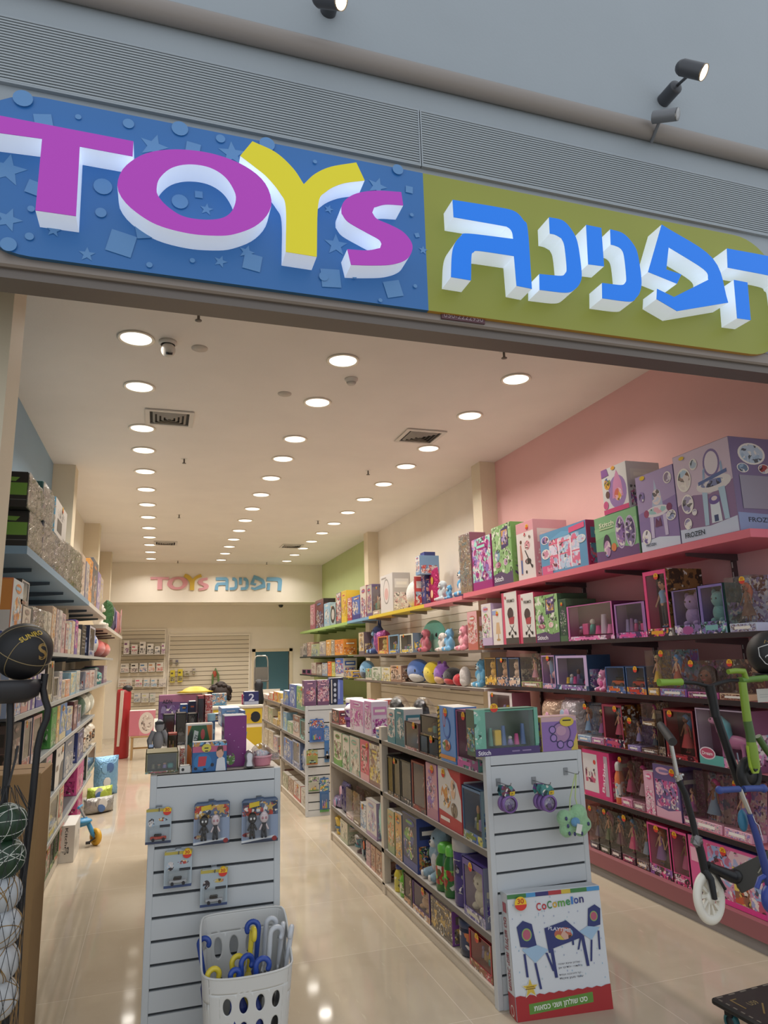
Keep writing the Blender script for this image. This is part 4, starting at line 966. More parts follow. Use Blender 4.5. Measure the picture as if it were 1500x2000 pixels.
def fill(place, face, X, z, items, depth=.30, group=None, inset=.012, near='near end', limit=None, gaps=()):
    limit = (limit or LIMITS.get((face, round(z, 3))) or 9) - (.02 if z != .69 and z != .305 else 0)
    if face == 'L' and X < 2: gaps = tuple(gaps) + ((3.2, 3.403), (7.7, 7.843))
    """items: (kind, x0, x1, ytop, 'cols', 'what it is', {options}); picture columns x0..x1 measured along the shelf's front edge"""
    items = [it if len(it) > 6 else (*it, {}) for it in items]
    descs = {}
    for it in items: descs[it[5]] = descs.get(it[5], 0) + 1
    seen = {}; last = None; tops = {}; order = 0
    sgn = -1 if face == 'L' else 1
    for idx, (kind, x0, x1, yt, cs, desc, op) in enumerate(items):
        cols = tuple(cs.split()); SEED[0] += 1; sd = op.get('seed', SEED[0])
        base = z; zb_ = z
        if 'on' in op: zb_ = tops[op['on']]; 
        Xi = X - sgn * (inset + op.get('back', 0))
        ya, yb = y_at(x0, Xi, zb_ + .05), y_at(x1, Xi, zb_ + .05)
        yn, yf = min(ya, yb), max(ya, yb)
        if 'on' not in op and not op.get('free'):
            if last is not None and yn < last + .003: yn = last + .003
            for g0, g1 in gaps:
                if yn < g1 and yf > g0:
                    if (yn + yf) / 2 < (g0 + g1) / 2 and g0 - yn > .03: yf = g0
                    else: yn = max(yn, g1)
            if yf < yn + .03: yf = yn + .03
            last = yf
        px = x1 if face == 'L' else x0
        zt_ = at(px, yt, X=Xi).z
        h = max(.05, zt_ - zb_ - .001)
        if 'h' in op: h = op['h']
        if limit and zb_ + h > limit: h = limit - zb_ - .004
        w = yf - yn - .002; d = op.get('d', depth)
        if kind in 'aujt': w = min(w, depth * .95, h if kind == 'a' else 9)
        if kind == 'a': h = w
        nm, cat = CATS[kind]; nm = op.get('name', nm); cat = op.get('cat', cat)
        small = (x1 - x0) < 11
        E = op.get('E'); st = op.get('st', (sd * 7) % 10 < 3 and not small)
        if kind == 'c': o = carton(nm, w, h, d, cols, E, sd, small, st, op.get('side'), op.get('top', 'W'), op.get('SE'))
        elif kind == 'f': o = filmpack(nm, w, h, d, cols, sd, op.get('SE'))
        elif kind == 'w': o = windowbox(nm, w, h, d, cols, op.get('in', 'doll'), sd, st, op.get('m', (.10, .20, .10, .08)), E or (), op.get('SE'))
        elif kind == 'k': o = clearpack(nm, w, h, d, cols, op.get('in', 'doll'), sd, st)
        elif kind == 'b': o = blister(nm, w, h, min(d, .06), cols, sd, op.get('in', 'car'))
        elif kind == 'p': o = teddy(nm, h, cols[0], *(cols[1:3]), ears=op.get('ears', 'round'), y=min(w * .6, .36 * h))
        elif kind == 'o': o = blob(nm, w, h, cols[0], cols[1] if len(cols) > 1 else None, op.get('eye', True), extra=op.get('extra'), squash=min(op.get('sq', .75), (depth - op.get('back', 0)) / w * .95))
        elif kind == 'u': o = cup(nm, w, h, d, cols, sd)
        elif kind == 't': o = bottle(nm, w, h, d, cols, sd)
        elif kind == 'j': o = jar(nm, w, h, d, cols, sd)
        elif kind == 'g': o = pouch(nm, w, h, d, cols, sd)
        elif kind == 'a': o = ballx(nm, w, h, d, cols, sd)
        o.location = (Xi, (yn + yf) / 2, zb_ + .0008); rz = (-PI / 2 if face == 'L' else PI / 2) + op.get('rz', 0)
        o.rotation_euler = (op.get('tilt', 0), 0, rz)
        tops[idx] = zb_ + h + .002
        seen[desc] = seen.get(desc, 0) + 1
        lab = '%s on %s' % (desc, place)
        if descs[desc] > 1: lab = '%s on %s, %s from near end' % (desc, place, ORD[seen[desc] - 1])
        lab = op.get('label', lab)
        tag(o, lab, cat, op.get('group', group))
# ---------------------------------------------------------------- right wall: the pink doll shelves, near end first
def inset_c(u, v, r, asp, c): return [('ell', u, v, r, r * asp, 'W'), ('ella', u, v, r * .85, r * .85 * asp, c)]
FRZ1 = [('rect', 0, 0, 1, 1, 'c9b6c6'), ('poly', [(0, .12), (1, .12), (1, .55), (.6, .46), (.3, .5), (0, .42)], '8b6f93'), ('poly', [(0, 0), (1, 0), (1, .16), (.55, .12), (0, .15)], 'c5cde0'),
        ('ell', .68, .79, .145, .155, '7d6c9c'), ('ell', .68, .79, .115, .128, 'd8cfd6'), ('poly', [(.5, .62), (.54, .62), (.56, .76), (.52, .74)], '8ea6c4'), ('poly', [(.82, .64), (.86, .65), (.85, .78), (.82, .76)], '8ea6c4'),
        ('ell', .68, .56, .30, .09, 'd9d3d3'), ('poly', [(.42, .58), (.92, .64), (.92, .68), (.42, .62)], '56699c'), ('ella', .66, .57, .2, .04, ('7d83a8', 'd9d3d3', '56699c')),
        ('poly', [(.46, .13), (.53, .13), (.56, .48), (.47, .5)], 'a9c3d6'), ('poly', [(.80, .15), (.88, .15), (.86, .5), (.75, .5)], 'a9c3d6'), ('poly', [(.58, .14), (.76, .14), (.74, .38), (.59, .38)], 'd3dce4'), ('ell', .665, .385, .1, .05, '6b5a98'), ('ell', .665, .40, .05, .025, 'd8c8c8'), ('poly', [(.63, .15), (.70, .15), (.70, .22), (.63, .22)], '3c4b74'),
        *inset_c(.17, .70, .13, 1.05, ('d9d0cc', 'a9c3d6', '7a5a4a')), *inset_c(.37, .84, .07, .9, ('d9d0cc', 'a9b8c8')), *inset_c(.19, .42, .11, 1.0, ('e2dcdc', '8f86ac')), *inset_c(.16, .20, .07, .9, ('e2dcdc', '8f86ac')), *inset_c(.30, .31, .045, .8, ('e2dcdc', '8f86ac')),
        ('txt', 'FROZEN', .08, .045, .055, .36, '39424f'), ('ell', .17, .955, .05, .02, 'd8b62c')]
FRZ2 = [('rect', 0, 0, 1, 1, '8b76a8'), ('poly', [(0, .5), (1, .62), (1, 1), (0, 1)], 'a592b8'), ('poly', [(0, 0), (1, 0), (1, .10), (.5, .15), (0, .13)], 'ccd3e4'), ('poly', [(.38, .5), (.42, .72), (.47, .74), (.5, .9), (.55, .75), (.62, .74), (.68, .5)], 'a9b4cc'), ('ella', .52, .66, .12, .10, ('b9c2d6', '8a94b8', 'd8c8c8')),
        ('ell', .5, .48, .32, .07, 'd8d2d8'), ('ella', .5, .49, .24, .045, ('d7a6b4', '9ac0c0', 'd8d2d8')), ('ell', .22, .48, .07, .05, '9a4a6c'), ('ell', .82, .49, .07, .05, '7a3a60'), ('poly', [(.3, .15), (.38, .15), (.4, .42), (.3, .42)], 'c5b9d6'), ('poly', [(.66, .15), (.74, .15), (.74, .42), (.64, .42)], 'c5b9d6'), ('poly', [(.42, .28), (.6, .28), (.57, .40), (.52, .34), (.46, .4)], '6a3a5c'),
        *inset_c(.85, .86, .10, .75, ('c9c0cc', '8a7a90')), *inset_c(.85, .38, .12, .55, ('c9c0cc', '8a94b8')), *inset_c(.17, .18, .12, .8, ('e0dce4', '6a5a98')), ('ella', .14, .72, .07, .07, ('6f6a9c', '8b76a8')), ('txt', 'FROZEN', .14, .055, .035, .26, '4a5366'), ('ell', .2, .965, .07, .028, 'd8b62c')]
STI = [('recta', 0, 0, 1, 1, ('7fa86a', '8fb47c', '9abd86')), ('poly', [(0, 0), (1, 0), (1, .2), (.7, .16), (.4, .22), (0, .18)], '5a4668'), ('poly', [(.48, .58), (.86, .62), (.86, .96), (.48, .92)], '4a3c66'), ('recta', .52, .66, .82, .9, ('4a3c66', 'a995c0', 'c99a50')),
       ('ella', .25, .5, .14, .10, ('b48ab0', '7da6b4', 'd8d0d8')), *inset_c(.75, .5, .1, .6, ('2c2a40', '7fa86a')), *inset_c(.68, .36, .1, .6, ('d8b0b0', 'b48ab0')), ('ella', .28, .34, .15, .05, ('d8b0b0', 'b48ab0', 'a05a70')), ('txt', 'Stitch', .06, .06, .08, .46, 'e8e4ea')]
STI2 = [('rect', 0, 0, 1, 1, '7fae80'), ('poly', [(0, .5), (.4, .6), (1, .55), (1, .8), (0, .75)], '8ebc8c'), ('poly', [(0, 0), (1, 0), (1, .22), (.8, .2), (.6, .26), (.35, .2), (0, .24)], '6a4a78'), ('ell', .62, .55, .12, .36, 'b9a9c6'), ('ella', .62, .55, .10, .33, ('6a4a86', '8a6aa4', 'b48ab0')), ('ell', .84, .52, .12, .34, 'b9a9c6'), ('ella', .84, .52, .10, .31, ('4a3c66', '7a6a94', 'a995c0')),
        ('ell', .28, .32, .09, .26, '3c2c48'), ('ella', .28, .26, .08, .18, ('7a8cc0', 'b48ab0', 'd8c0c8')), ('ell', .44, .26, .06, .09, 'cf7a50'), ('txt', 'Stitch', .12, .76, .10, .36, 'e4e2c8'), ('rect', .12, .70, .46, .73, 'b8c8a0')]
DHB = [('rect', 0, 0, 1, 1, '5f93b8'), ('recta', .2, .05, .85, .8, ('b9c6dc', 'd76f8f', '8fb6d2', 'd9cfe0')), ('rect', .2, .38, .85, .41, 'd7657f'), ('rect', .2, .66, .85, .69, 'd7657f'), ('poly', [(.2, .78), (.5, .92), (.85, .8)], '6aa0c4'), ('rect', .40, .05, .43, .75, 'e4dbe4'), ('rect', .66, .05, .69, .75, 'e4dbe4'), *inset_c(.12, .82, .09, 1.1, ('c98aa0', '7a6aa4')), *inset_c(.12, .48, .1, 1.2, ('c98aa0', 'd9cfe0')), *inset_c(.90, .62, .09, 1.0, ('c98aa0', 'b9c6dc')),
       ('poly', [(.66, .82), (.98, .86), (.98, .98), (.66, .94)], 'd8567e'), ('rect', .02, 0, .26, .2, 'd05a86'), ('txt', 'Barbie', .14, .06, .10, .16, 'e6a6bc')]
STROL = [('rect', 0, 0, 1, 1, 'd9cfcc'), ('rect', 0, .82, 1, 1, 'd2949c'), ('poly', [(.18, .08), (.28, .08), (.32, .4), (.26, .62), (.18, .6)], 'b07a70'), ('ell', .25, .66, .06, .035, '5a3a30'), ('rect', .2, .1, .29, .34, '566a9c'), ('ella', .62, .58, .16, .08, ('b23a4c', 'd2949c')), ('poly', [(.45, .5), (.5, .5), (.85, .2), (.8, .18)], '3a3436'), ('ella', .62, .3, .18, .05, ('c0455c', '3a3436', 'd9cfcc')), ('ell', .5, .12, .05, .03, '3a3436'), ('ell', .84, .2, .05, .03, '3a3436'), *inset_c(.78, .72, .07, .5, ('d9cfcc', '6a4a48')), *inset_c(.5, .78, .07, .5, ('d9cfcc', 'b23a4c'))]
PRM = lambda c: [('rect', 0, 0, 1, 1, 'd8d4d0'), ('rect', 0, 0, .16, 1, c), ('rect', .16, 0, 1, .12, '4a4744'), ('ell', .55, .58, .2, .12, '4a3a3c'), ('poly', [(.4, .5), (.8, .52), (.74, .38), (.46, .38)], 'a8434c'), ('poly', [(.46, .36), (.5, .36), (.82, .2), (.78, .18)], '3a3436'), ('poly', [(.72, .36), (.76, .36), (.46, .2), (.42, .2)], '3a3436'), ('ell', .42, .2, .06, .035, '2a2628'), ('ell', .82, .2, .06, .035, '2a2628'), ('ell', .6, .15, .06, .035, '2a2628'), ('poly', [(.3, .62), (.33, .6), (.5, .5), (.48, .48)], '3a3436'), ('txt', 'PRIMO', .36, .80, .06, .5, '5a5450'), ('ell', .26, .90, .05, .03, 'c04a5c')]
LAMP = [('rect', 0, 0, 1, 1, 'd8d2cc'), ('poly', [(.3, .3), (.8, .3), (.7, .62), (.4, .62)], 'c9a884'), ('poly', [(.5, .14), (.62, .14), (.6, .3), (.52, .3)], 'b58f66'), ('ell', .56, .14, .2, .03, 'b58f66'), ('rect', 0, .84, .5, .96, '8f9cc4')]
P_T = 'pink top shelf'
fill('the ' + P_T, 'L', XF, 2.33, [
 ('c', 1330, 1444, 842, 'b9a6c4 8b76a8 d9d0cc 56699c', 'largest lilac vanity-table carton at the near end', {'E': FRZ1, 'side': '7f7090', 'st': False, 'SE': [('rect', 0, 0, 1, 1, '7d6f90'), ('poly', [(0, 0), (1, 0), (1, .18), (0, .2)], '8d9cc0'), ('txt', 'FROZEN', .2, .1, .05, .6, '39424f'), *inset_c(.45, .84, .3, .4, ('9db4c8', 'b9c8d6')), *inset_c(.22, .68, .13, .4, ('9db4c8', '6a8098')), *inset_c(.68, .68, .13, .4, ('9db4c8', 'a04a4a')), ('rect', .12, .24, .95, .6, '95919f')], 'd': .36}),
 ('c', 1253, 1330, 899, '8b76a8 6a5a88 d9d0cc', 'tall lilac castle vanity carton', {'E': FRZ2, 'side': '6a5a88', 'st': False}),
 ('c', 1166, 1250, 985, '7fae80 5a8a5c 6a4a78', 'wide green carton with two oval windows', {'E': STI2, 'side': '6b9a6c', 'st': False}),
 ('c', 1180, 1229, 896, 'd9d4d0 c9508c 8a6aa4', 'pink and white castle box standing on the green carton', {'on': 2, 'E': [('rect', 0, 0, 1, 1, 'd6d2d0'), ('ell', .6, .42, .36, .36, '9a7ab0'), ('poly', [(.38, .3), (.82, .3), (.78, .62), (.62, .9), (.45, .64)], 'cf8ab0'), ('ella', .62, .36, .15, .14, ('cf6a5a', 'e0b0c0', 'd9a040')), ('ella', .22, .66, .13, .13, ('56803c', 'd9a040', '3c5a90')), ('ell', .2, .42, .08, .08, '6a4a48'), ('poly', [(0, .82), (.3, .84), (.24, 1), (0, 1)], '8a5a98'), ('rect', 0, 0, 1, .10, 'cc4a7c'), ('ell', .1, .2, .1, .09, 'cc5a88'), ('ell', .5, .96, .08, .04, 'e0a03c')], 'side': 'cfc9cc', 'd': .3}),
 ('c', 1058, 1150, 1012, '5f93b8 a8326c d76f8f', 'wide blue and pink doll-house carton', {'E': DHB, 'side': 'a03468', 'st': False}),
 ('c', 1013, 1047, 1010, 'd9cfcc d2949c', 'white and pink doll-stroller carton', {'E': STROL, 'side': 'cf9aa2'}),
 ('c', 965, 1003, 1015, '7fa86a 6c9a54 4a3c66', 'tall green play-set carton', {'E': STI, 'side': '76a45c'}),
 ('c', 925, 962, 1040, '8a6ab0 MG 9ad6c4 d7a0c0', 'purple doll-kitchen carton'),
 ('f', 900, 922, 1036, '8a5a6c c99a60 7aa6b0', 'slim dark rose box in shiny wrap', {'d': .2}),
], .36, None, near='near end')
P_2 = 'second pink-wall shelf'
fill(P_2, 'L', XF, 1.74, [
 ('k', 1424, 1478, 1120, '8d86b0 b9c2d6 6a4a3c', 'tall clear box with a long-haired doll', {'st': True}),
 ('w', 1370, 1420, 1136, '7a6aa8 24443f 7ab0b0', 'teal and violet pet box', {'in': 'plush', 'm': (.12, .25, .04, .06)}),
 ('w', 1318, 1370, 1146, '7f6a9c 1e3b38 a58cc4 9a8ab8', 'purple box with a lilac owl toy', {'in': 'plush', 'm': (.08, .22, .03, .03), 'E': [('ell', .5, .1, .22, .09, 'a0508c'), ('ella', .2, .1, .12, .08, ('b48ab0', 'd8c0d8'))]}),
 ('w', 1265, 1312, 1107, 'd8467c 3a1222 e0a030 2c3440', 'tall hot-pink box with leopard sides holding a boy doll', {'in': 'boy', 'm': (.12, .12, .08, .07), 'SE': [('recta', 0, 0, 1, 1, ('8a6238', '3c2a1a', '8a6238'))]}),
 ('w', 1203, 1264, 1172, '9a6aa4 4a3060 d84a94 e08ac0', 'pink jewellery-case box', {'in': 'set', 'm': (.06, .16, .10, .05)}),
 ('w', 1110, 1200, 1172, 'c86aa8 6a2a50 e880b8 d8c8dc', 'wide window box with a pink toy house', {'in': 'set', 'm': (.04, .12, .03, .03)}),
 ('c', 1095, 1112, 1168, '2f4a3c 4a6a4c 3a2c50', 'dark green carton half hidden'),  # dark greens put the shade on this carton into its colour
 ('c', 1048, 1094, 1157, '7fa86a 2f4a38 4a3c66', 'leaf-green carton with a dark side', {'E': STI, 'side': '34503a', 'st': False}),  # side green is darkened, its shade put into the colour
 ('c', 1017, 1047, 1155, 'd8d4d0 c0566c', 'white stroller carton with a black pushchair', {'E': PRM('c9506c'), 'side': 'c9506c', 'st': False, 'label': 'white stroller carton on the second pink-wall shelf, touching the green carton'}),
 ('c', 984, 1014, 1152, 'd8d4d0 c0566c', 'white stroller carton with a black pram', {'E': PRM('c9506c'), 'side': 'c9506c', 'st': False, 'label': 'white stroller carton on the second pink-wall shelf, beside the lamp carton'}),
 ('c', 964, 983, 1187, 'd8d2cc 8f9cc4', 'small white carton picturing a tan lamp', {'E': LAMP, 'side': 'c9c0c8'}),
 ('c', 943, 962, 1177, 'd8d0cc b9a6c4 c05a60 7fa86a', 'white and lilac carton at the far end'),
], .30, near='near end')
P_3 = 'third pink-wall shelf'
fill(P_3, 'L', XF, 1.345, [
 ('k', 1404, 1462, 1288, '8a5a48 c9a884 6a3a2c 3a2018', 'peach-based pack with a brunette styling head', {'in': 'big', 'd': .24, 'st': True}),
 ('k', 1342, 1402, 1290, '6a4a78 b0508c 7a4a34 3a2620', 'violet-based pack with a brown-skinned styling head', {'in': 'big', 'd': .24, 'st': True}),
 ('k', 1288, 1340, 1268, '8a9cc4 7a4a98 b05a3c 4d8f9a', 'pale blue pack with a red-haired doll', {'st': True}),
 ('k', 1265, 1286, 1270, '8a8494 b08a3c ddb63a', 'narrow clear pack with a yellow-gowned doll'),
 ('w', 1224, 1262, 1302, '56709c 36486c c04030 e0a030', 'open-fronted box of red toy vehicles', {'in': 'car', 'm': (.04, .25, .04, .04)}),
 ('w', 1184, 1222, 1302, '4a6aa0 2f4a6c d06030 d8b040', 'blue and orange toy-train box', {'in': 'car', 'm': (.04, .25, .04, .04)}),
 ('p', 1152, 1182, 1306, 'd78fb4 e8d9e0 c9508c', 'pink toy bear with a bow'),
 ('w', 1088, 1150, 1279, 'b9a4cc 2f4a6a 8a6aa4 a8d0e0', 'lavender box with small figures in a blue window', {'in': 'set', 'm': (.06, .14, .10, .08)}),
 ('w', 1060, 1086, 1279, 'b48ab8 6a7aa4 e0b0b8 7a9cc8', 'mauve box with a blue-maned pony', {'in': 'pony', 'm': (.05, .15, .05, .05)}),
 ('k', 1018, 1056, 1276, '3a4a3c 9aa860 c98a98 b06a70', 'dark green pack with a fairy doll in pink'),
 ('w', 994, 1016, 1284, '4a5a78 2f3c54 d9b8a0 e8dcc8', 'baby-doll box', {'in': 'plush', 'm': (.05, .3, .05, .05)}),
 ('w', 971, 993, 1284, '4a5a78 2f3c54 c99a78 d9c8b8', 'baby-doll box', {'in': 'plush', 'm': (.05, .3, .05, .05)}),
 ('w', 948, 970, 1284, '8a6a3c 3c3020 d9a83c e0c060', 'brown box with a yellow duck toy', {'in': 'plush', 'm': (.05, .3, .05, .05)}),
], .22)
P_4 = 'fourth pink-wall shelf'
fill(P_4, 'L', XF, .95, [
 ('w', 1366, 1478, 1391, 'b9a4b8 7a4a68 d88ab8 6fc0cc d8c8d0', 'large mauve box with a rainbow-maned toy horse', {'in': 'pony', 'm': (.02, .16, .03, .03), 'st': False, 'E': [('rect', 0, 0, .45, .18, '5fa8a0'), ('ell', .16, .2, .15, .11, 'd8d0d8'), ('ell', .16, .2, .13, .09, 'b8506c'), ('txt', 'Dream', .06, .17, .06, .2, 'e8e0e4'), ('recta', .5, 0, 1, .17, ('c99ab0', 'e8c8b0', 'b05a78'))]}),
 ('w', 1302, 1362, 1389, '8a3238 3c1620 b03a40 6a2028', 'dark red box with a red-haired fashion doll', {'m': (.08, .1, .06, .05), 'st': True}),
 ('w', 1286, 1300, 1388, '5a4a40 2c2430 8a7a68', 'dim narrow box with a blonde doll'),
 ('k', 1252, 1284, 1420, '4a3a3c 6a4a38 3a4a5c', 'short brown pack with a dark-suited doll', {'d': .2}),
 ('k', 1253, 1278, 1362, '6a5a3c 8a6a48 d8c090', 'upper pack with a blonde doll', {'on': 3, 'd': .2, 'label': 'pack with a blonde doll standing on the short brown pack, fourth pink-wall shelf'}),
 ('k', 1225, 1250, 1405, '5a4a78 8a7ab0 9a8cc4 7a6ab0', 'violet monster-doll pack', {'d': .2}),
 ('w', 1180, 1220, 1378, '9a3a50 1c1a38 c05070 3a4a8c', 'crimson box with a star-printed doll', {'m': (.10, .2, .06, .06), 'st': True, 'SE': [('recta', 0, 0, 1, 1, ('a06a30', '5a3018'))]}),
 ('k', 1155, 1178, 1380, '8a5a8c c9a0b8 9a5a9c b04a8c', 'doll with magenta hair in a clear pack'),
 ('k', 1128, 1153, 1375, '7a9cc0 b8c8d8 7fa6d0 5a86b8', 'doll with blue hair in a clear pack'),
 ('g', 1088, 1126, 1366, 'cfc6cc c9a0c0 9ab0c8', 'pearly film bag with striped soft rolls', {'d': .2, 'label': 'pearly film bag of striped soft rolls behind the purple game box'}),
 ('g', 1050, 1086, 1368, 'd8b8a0 d8a0b8 c9c0d8', 'peach film bag of soft rolls', {'d': .2, 'label': 'peach film bag of soft rolls, farthest on the fourth pink-wall shelf in view'}),
 ('w', 955, 1003, 1354, 'd9cfd0 a06a78 d8b0a8 e0c8c8', 'white box with little pink figures', {'in': 'set', 'd': .2}),
], .22)
P_5 = 'fifth pink-wall shelf'
CARD = lambda: dict(name='doll_card_pack')
fill(P_5, 'L', XF, .55, [
 ('k', 1412, 1466, 1530, 'c98aa0 d8a0b4 8a7ab8 d9c0b0', 'rose doll pack', {'d': .12, 'tilt': -.14, 'st': True, 'label': 'rose doll pack leaning behind the blue scooter handlebar'}),
 ('k', 1352, 1408, 1512, 'c98aa0 d8a0b4 7a8ca0 d9c0b0', 'rose doll pack', {'d': .12, 'tilt': -.14, 'label': 'rose doll pack with an arched top, beside the black scooter tube'}),
 ('k', 1335, 1350, 1512, '9a6a80 b0608c b05a98', 'narrow mauve doll pack', {'d': .14}),
 ('c', 1282, 1332, 1502, '6a5a88 d8a8bc 8a7aa8 c05a8c', 'violet and pink doll-house carton', {'side': '5a4a78', 'd': .2}),
 ('c', 1262, 1281, 1510, 'd8a8bc d86a94 e8d8e0', 'small pink and white kitchen box', {'d': .2}),
 ('k', 1236, 1260, 1490, '8a7880 a06a7c b08a94', 'clear pack with a dark-haired doll', {'d': .16}),
 ('k', 1213, 1234, 1478, 'c96a98 d890b0 b0406c', 'bright pink doll pack', {'d': .16, 'st': True}),
 ('t', 1199, 1211, 1490, 'd87a50 d8d4d0 8ab0c0', 'slim orange toy bottle'),
 ('c', 1142, 1196, 1472, 'd8347c b02a64 d8d4d4', 'hot-pink doll case with a white window', {'E': [('rect', 0, 0, 1, 1, 'd0407a'), ('rect', 0, .1, .55, .92, 'd3cfd2'), ('recta', .08, .3, .45, .6, ('c05a78', '6a2a4c', 'd3cfd2')), ('ell', .45, .75, .05, .05, 'cc4a40'), ('rect', .8, .08, .93, .92, 'b8a8b4'), ('txt', 'Barbie', .76, .14, .09, .62, 1.40, 'ecd8e2')], 'd': .2, 'st': False}),
], .2)
P_6 = 'pink plinth'
fill('the ' + P_6, 'L', XF, .165, [
 ('c', 1352, 1498, 1655, '8a6ac0 d84a8c 4a6ac0 e8c0cc', 'long pink and blue play-set carton lying', {'d': .34, 'side': 'd85a94', 'top': '4f5fae', 'st': True, 'E': [('rect', 0, 0, 1, 1, 'd65a92'), ('recta', .28, .08, 1, .95, ('c98aa8', 'd8b8c0', '8fa6d0', 'b8506c')), ('rect', 0, 0, 1, .09, 'd8408a'), ('rect', .02, .55, .24, .8, 'e8b0c4'), ('recta', .62, .1, .82, .7, ('d8c060', '8a5a48', 'c05a3c'))]}),
 ('w', 1316, 1350, 1625, 'd8508c 33282c b03a78 c0406c', 'pink-framed doll box with a purple toy chair', {'m': (.06, .2, .06, .06), 'st': True, 'E': [('txt', 'Barbie', .1, .06, .1, .5, 'ecd8e2')]}),
 ('w', 1270, 1314, 1606, 'd8508c 4a3a34 8a5aa0 3a2c30', 'pink-framed box with two fashion dolls', {'in': 'dolls', 'm': (.06, .2, .06, .05), 'st': True, 'E': [('txt', 'Barbie', .08, .07, .09, .42, 'ecd8e2')]}),
 ('k', 1243, 1268, 1606, '3a2c30 5a3a44 7a8ca8 d8b070', 'dark doll pack', {'d': .18}),
 ('k', 1215, 1241, 1598, '2a2226 4a2c38 d8407c 8a2a5c', 'black doll pack with a hot-pink doll', {'d': .18, 'st': True}),
 ('k', 1193, 1213, 1590, '2a2428 3a2c34 6a4a58', 'dark doll pack', {'d': .18}),
 ('k', 1172, 1191, 1582, '2a2828 3c3a34 5a6a48', 'dark doll pack', {'d': .18, 'st': True}),
 ('k', 1152, 1170, 1578, '2a2828 3c3438 6a5a70', 'dark doll pack', {'d': .18}),
], .3)
# ---------------------------------------------------------------- right wall: white and green stretches
fill('the pink, yellow and blue top shelf', 'L', XF, 2.31, [
 ('p', 879, 900, 1100, '5f9fc8 d8d0c8 d8d0c8', 'upright sky-blue teddy'),
 ('p', 860, 878, 1138, '5f9fc8 d8d0c8', 'smaller sky-blue teddy'),
 ('p', 845, 859, 1128, 'b8c0c4 d8d0c8', 'silver-grey teddy', {'ears': 'flop'}),
 ('g', 834, 850, 1106, 'b8306c e8c0a0 c9a040', 'magenta film bag', {'back': .15, 'free': True, 'd': .11}),
 ('c', 824, 832, 1076, '3f4a8c 343c74 c9a0a0', 'tall navy-blue carton standing behind the teddies', {'back': .10, 'd': .16, 'st': False}),
 ('c', 812, 826, 1120, 'd8d2cc c0504c 9ab0c8', 'white carton with red corner'),
 ('c', 812, 820, 1084, 'd8d2cc 7a9cc0 c0504c', 'white and blue carton stacked on another', {'on': 5}),
 ('o', 786, 811, 1128, 'ddd6cf', 'white rounded soft toy', {'eye': False}),
 ('c', 744, 768, 1117, 'd6d2cf b9b4b2 c9a6a8', 'pale grey baby-bouncer carton', {'side': 'b4afae', 'E': [('rect', 0, 0, 1, 1, 'd4d0cd'), ('ell', .5, .55, .25, .34, '8d8886'), ('ell', .5, .55, .22, .30, 'd8d0cc'), ('ell', .5, .48, .16, .16, 'd2a8a4'), ('rect', .1, .9, .5, .94, '9a9490')]}),
 ('k', 728, 741, 1142, '9a9a80 b8b4a0 c05a5c', 'clear pack of olive toys', {'in': 'set', 'd': .2}),
 ('c', 717, 727, 1140, 'b0a89c 6a5a80 c04a50', 'striped narrow carton'),
 ('c', 704, 716, 1142, 'c9c0b4 a03a50 7a6a98', 'narrow red and cream carton'),
 ('c', 688, 703, 1161, '4a6ab0 3a3c80 d8c8b0', 'blue carton', {'side': '3c3f86'}),
 ('c', 679, 687, 1166, 'd0c8be b0404c', 'slim white carton'),
], .28)
fill('the green top shelf', 'L', XF, 2.30, [
 ('c', 667, 677, 1152, 'c9a838 d8b840 b0404c', 'yellow carton'),
 ('c', 657, 666, 1156, 'c9c4be 6a6a78 c04a4c', 'white carton'),
 ('c', 645, 656, 1178, '8aa0a8 3a3a3c b8c0c0', 'grey-blue carton with a black ring', {'E': [('rect', 0, 0, 1, 1, '9ab0b4'), ('ell', .5, .5, .42, .42, '2a2a2c'), ('ell', .5, .5, .26, .26, 'b8b4b0')]}),
 ('c', 633, 644, 1176, '8ab0c8 a0b8c4 c9c4be', 'pale blue carton'),
 ('c', 616, 632, 1168, '6a3a40 4a3034 5a6a98', 'dark red carton', {'side': '2e2426'}),
 ('c', 606, 615, 1179, 'b8808c 9a5a68 c9b0b0', 'dusty pink carton'),
], .26)
fill('the upper soft-toy shelf', 'L', XF, 1.70, [
 ('c', 915, 934, 1192, 'd3a0a4 b8685c c9d0c4 b04a4c', 'pink and white cooking-set carton', {'side': '9a6a4c'}),
 ('p', 872, 914, 1215, 'd98e9c e8c8c8 e4b0b4', 'pink teddy with a pale tummy'),
 ('p', 858, 871, 1224, '6fa6cc d8d0c8', 'small blue teddy'),
 ('p', 848, 858, 1232, 'd0c8c0 c9a0a0', 'small grey-white lamb', {'ears': 'flop'}),
 ('o', 822, 868, 1207, '5fa898 8ab8a4', 'big teal egg-shaped soft toy', {'back': .20, 'free': True, 'sq': .5}),
 ('p', 812, 823, 1224, 'b0606c 3a3438', 'pink and grey striped plush animal', {'ears': 'flop'}),
 ('w', 781, 807, 1236, 'c9c8b8 6a7a8c d8b840 4a6a9c', 'cream window box with yellow figures', {'in': 'set'}),
 ('w', 759, 780, 1238, '7a9cb8 3c4a6c d8b840 5a7ab8', 'blue window box with yellow figures', {'in': 'set'}),
 ('w', 738, 758, 1241, 'd0784c b8683c d8c060', 'orange window box', {'in': 'plush'}),
 ('g', 728, 738, 1230, '9a4a8c c06a98 6a4a8c', 'purple film bag'),
 ('p', 712, 729, 1216, '3c4a78 8ab0d0', 'dark blue plush with big ears', {'ears': 'long'}),
 ('c', 701, 711, 1234, 'c9b898 6a5a60 b08a40', 'cream carton'),
], .26)
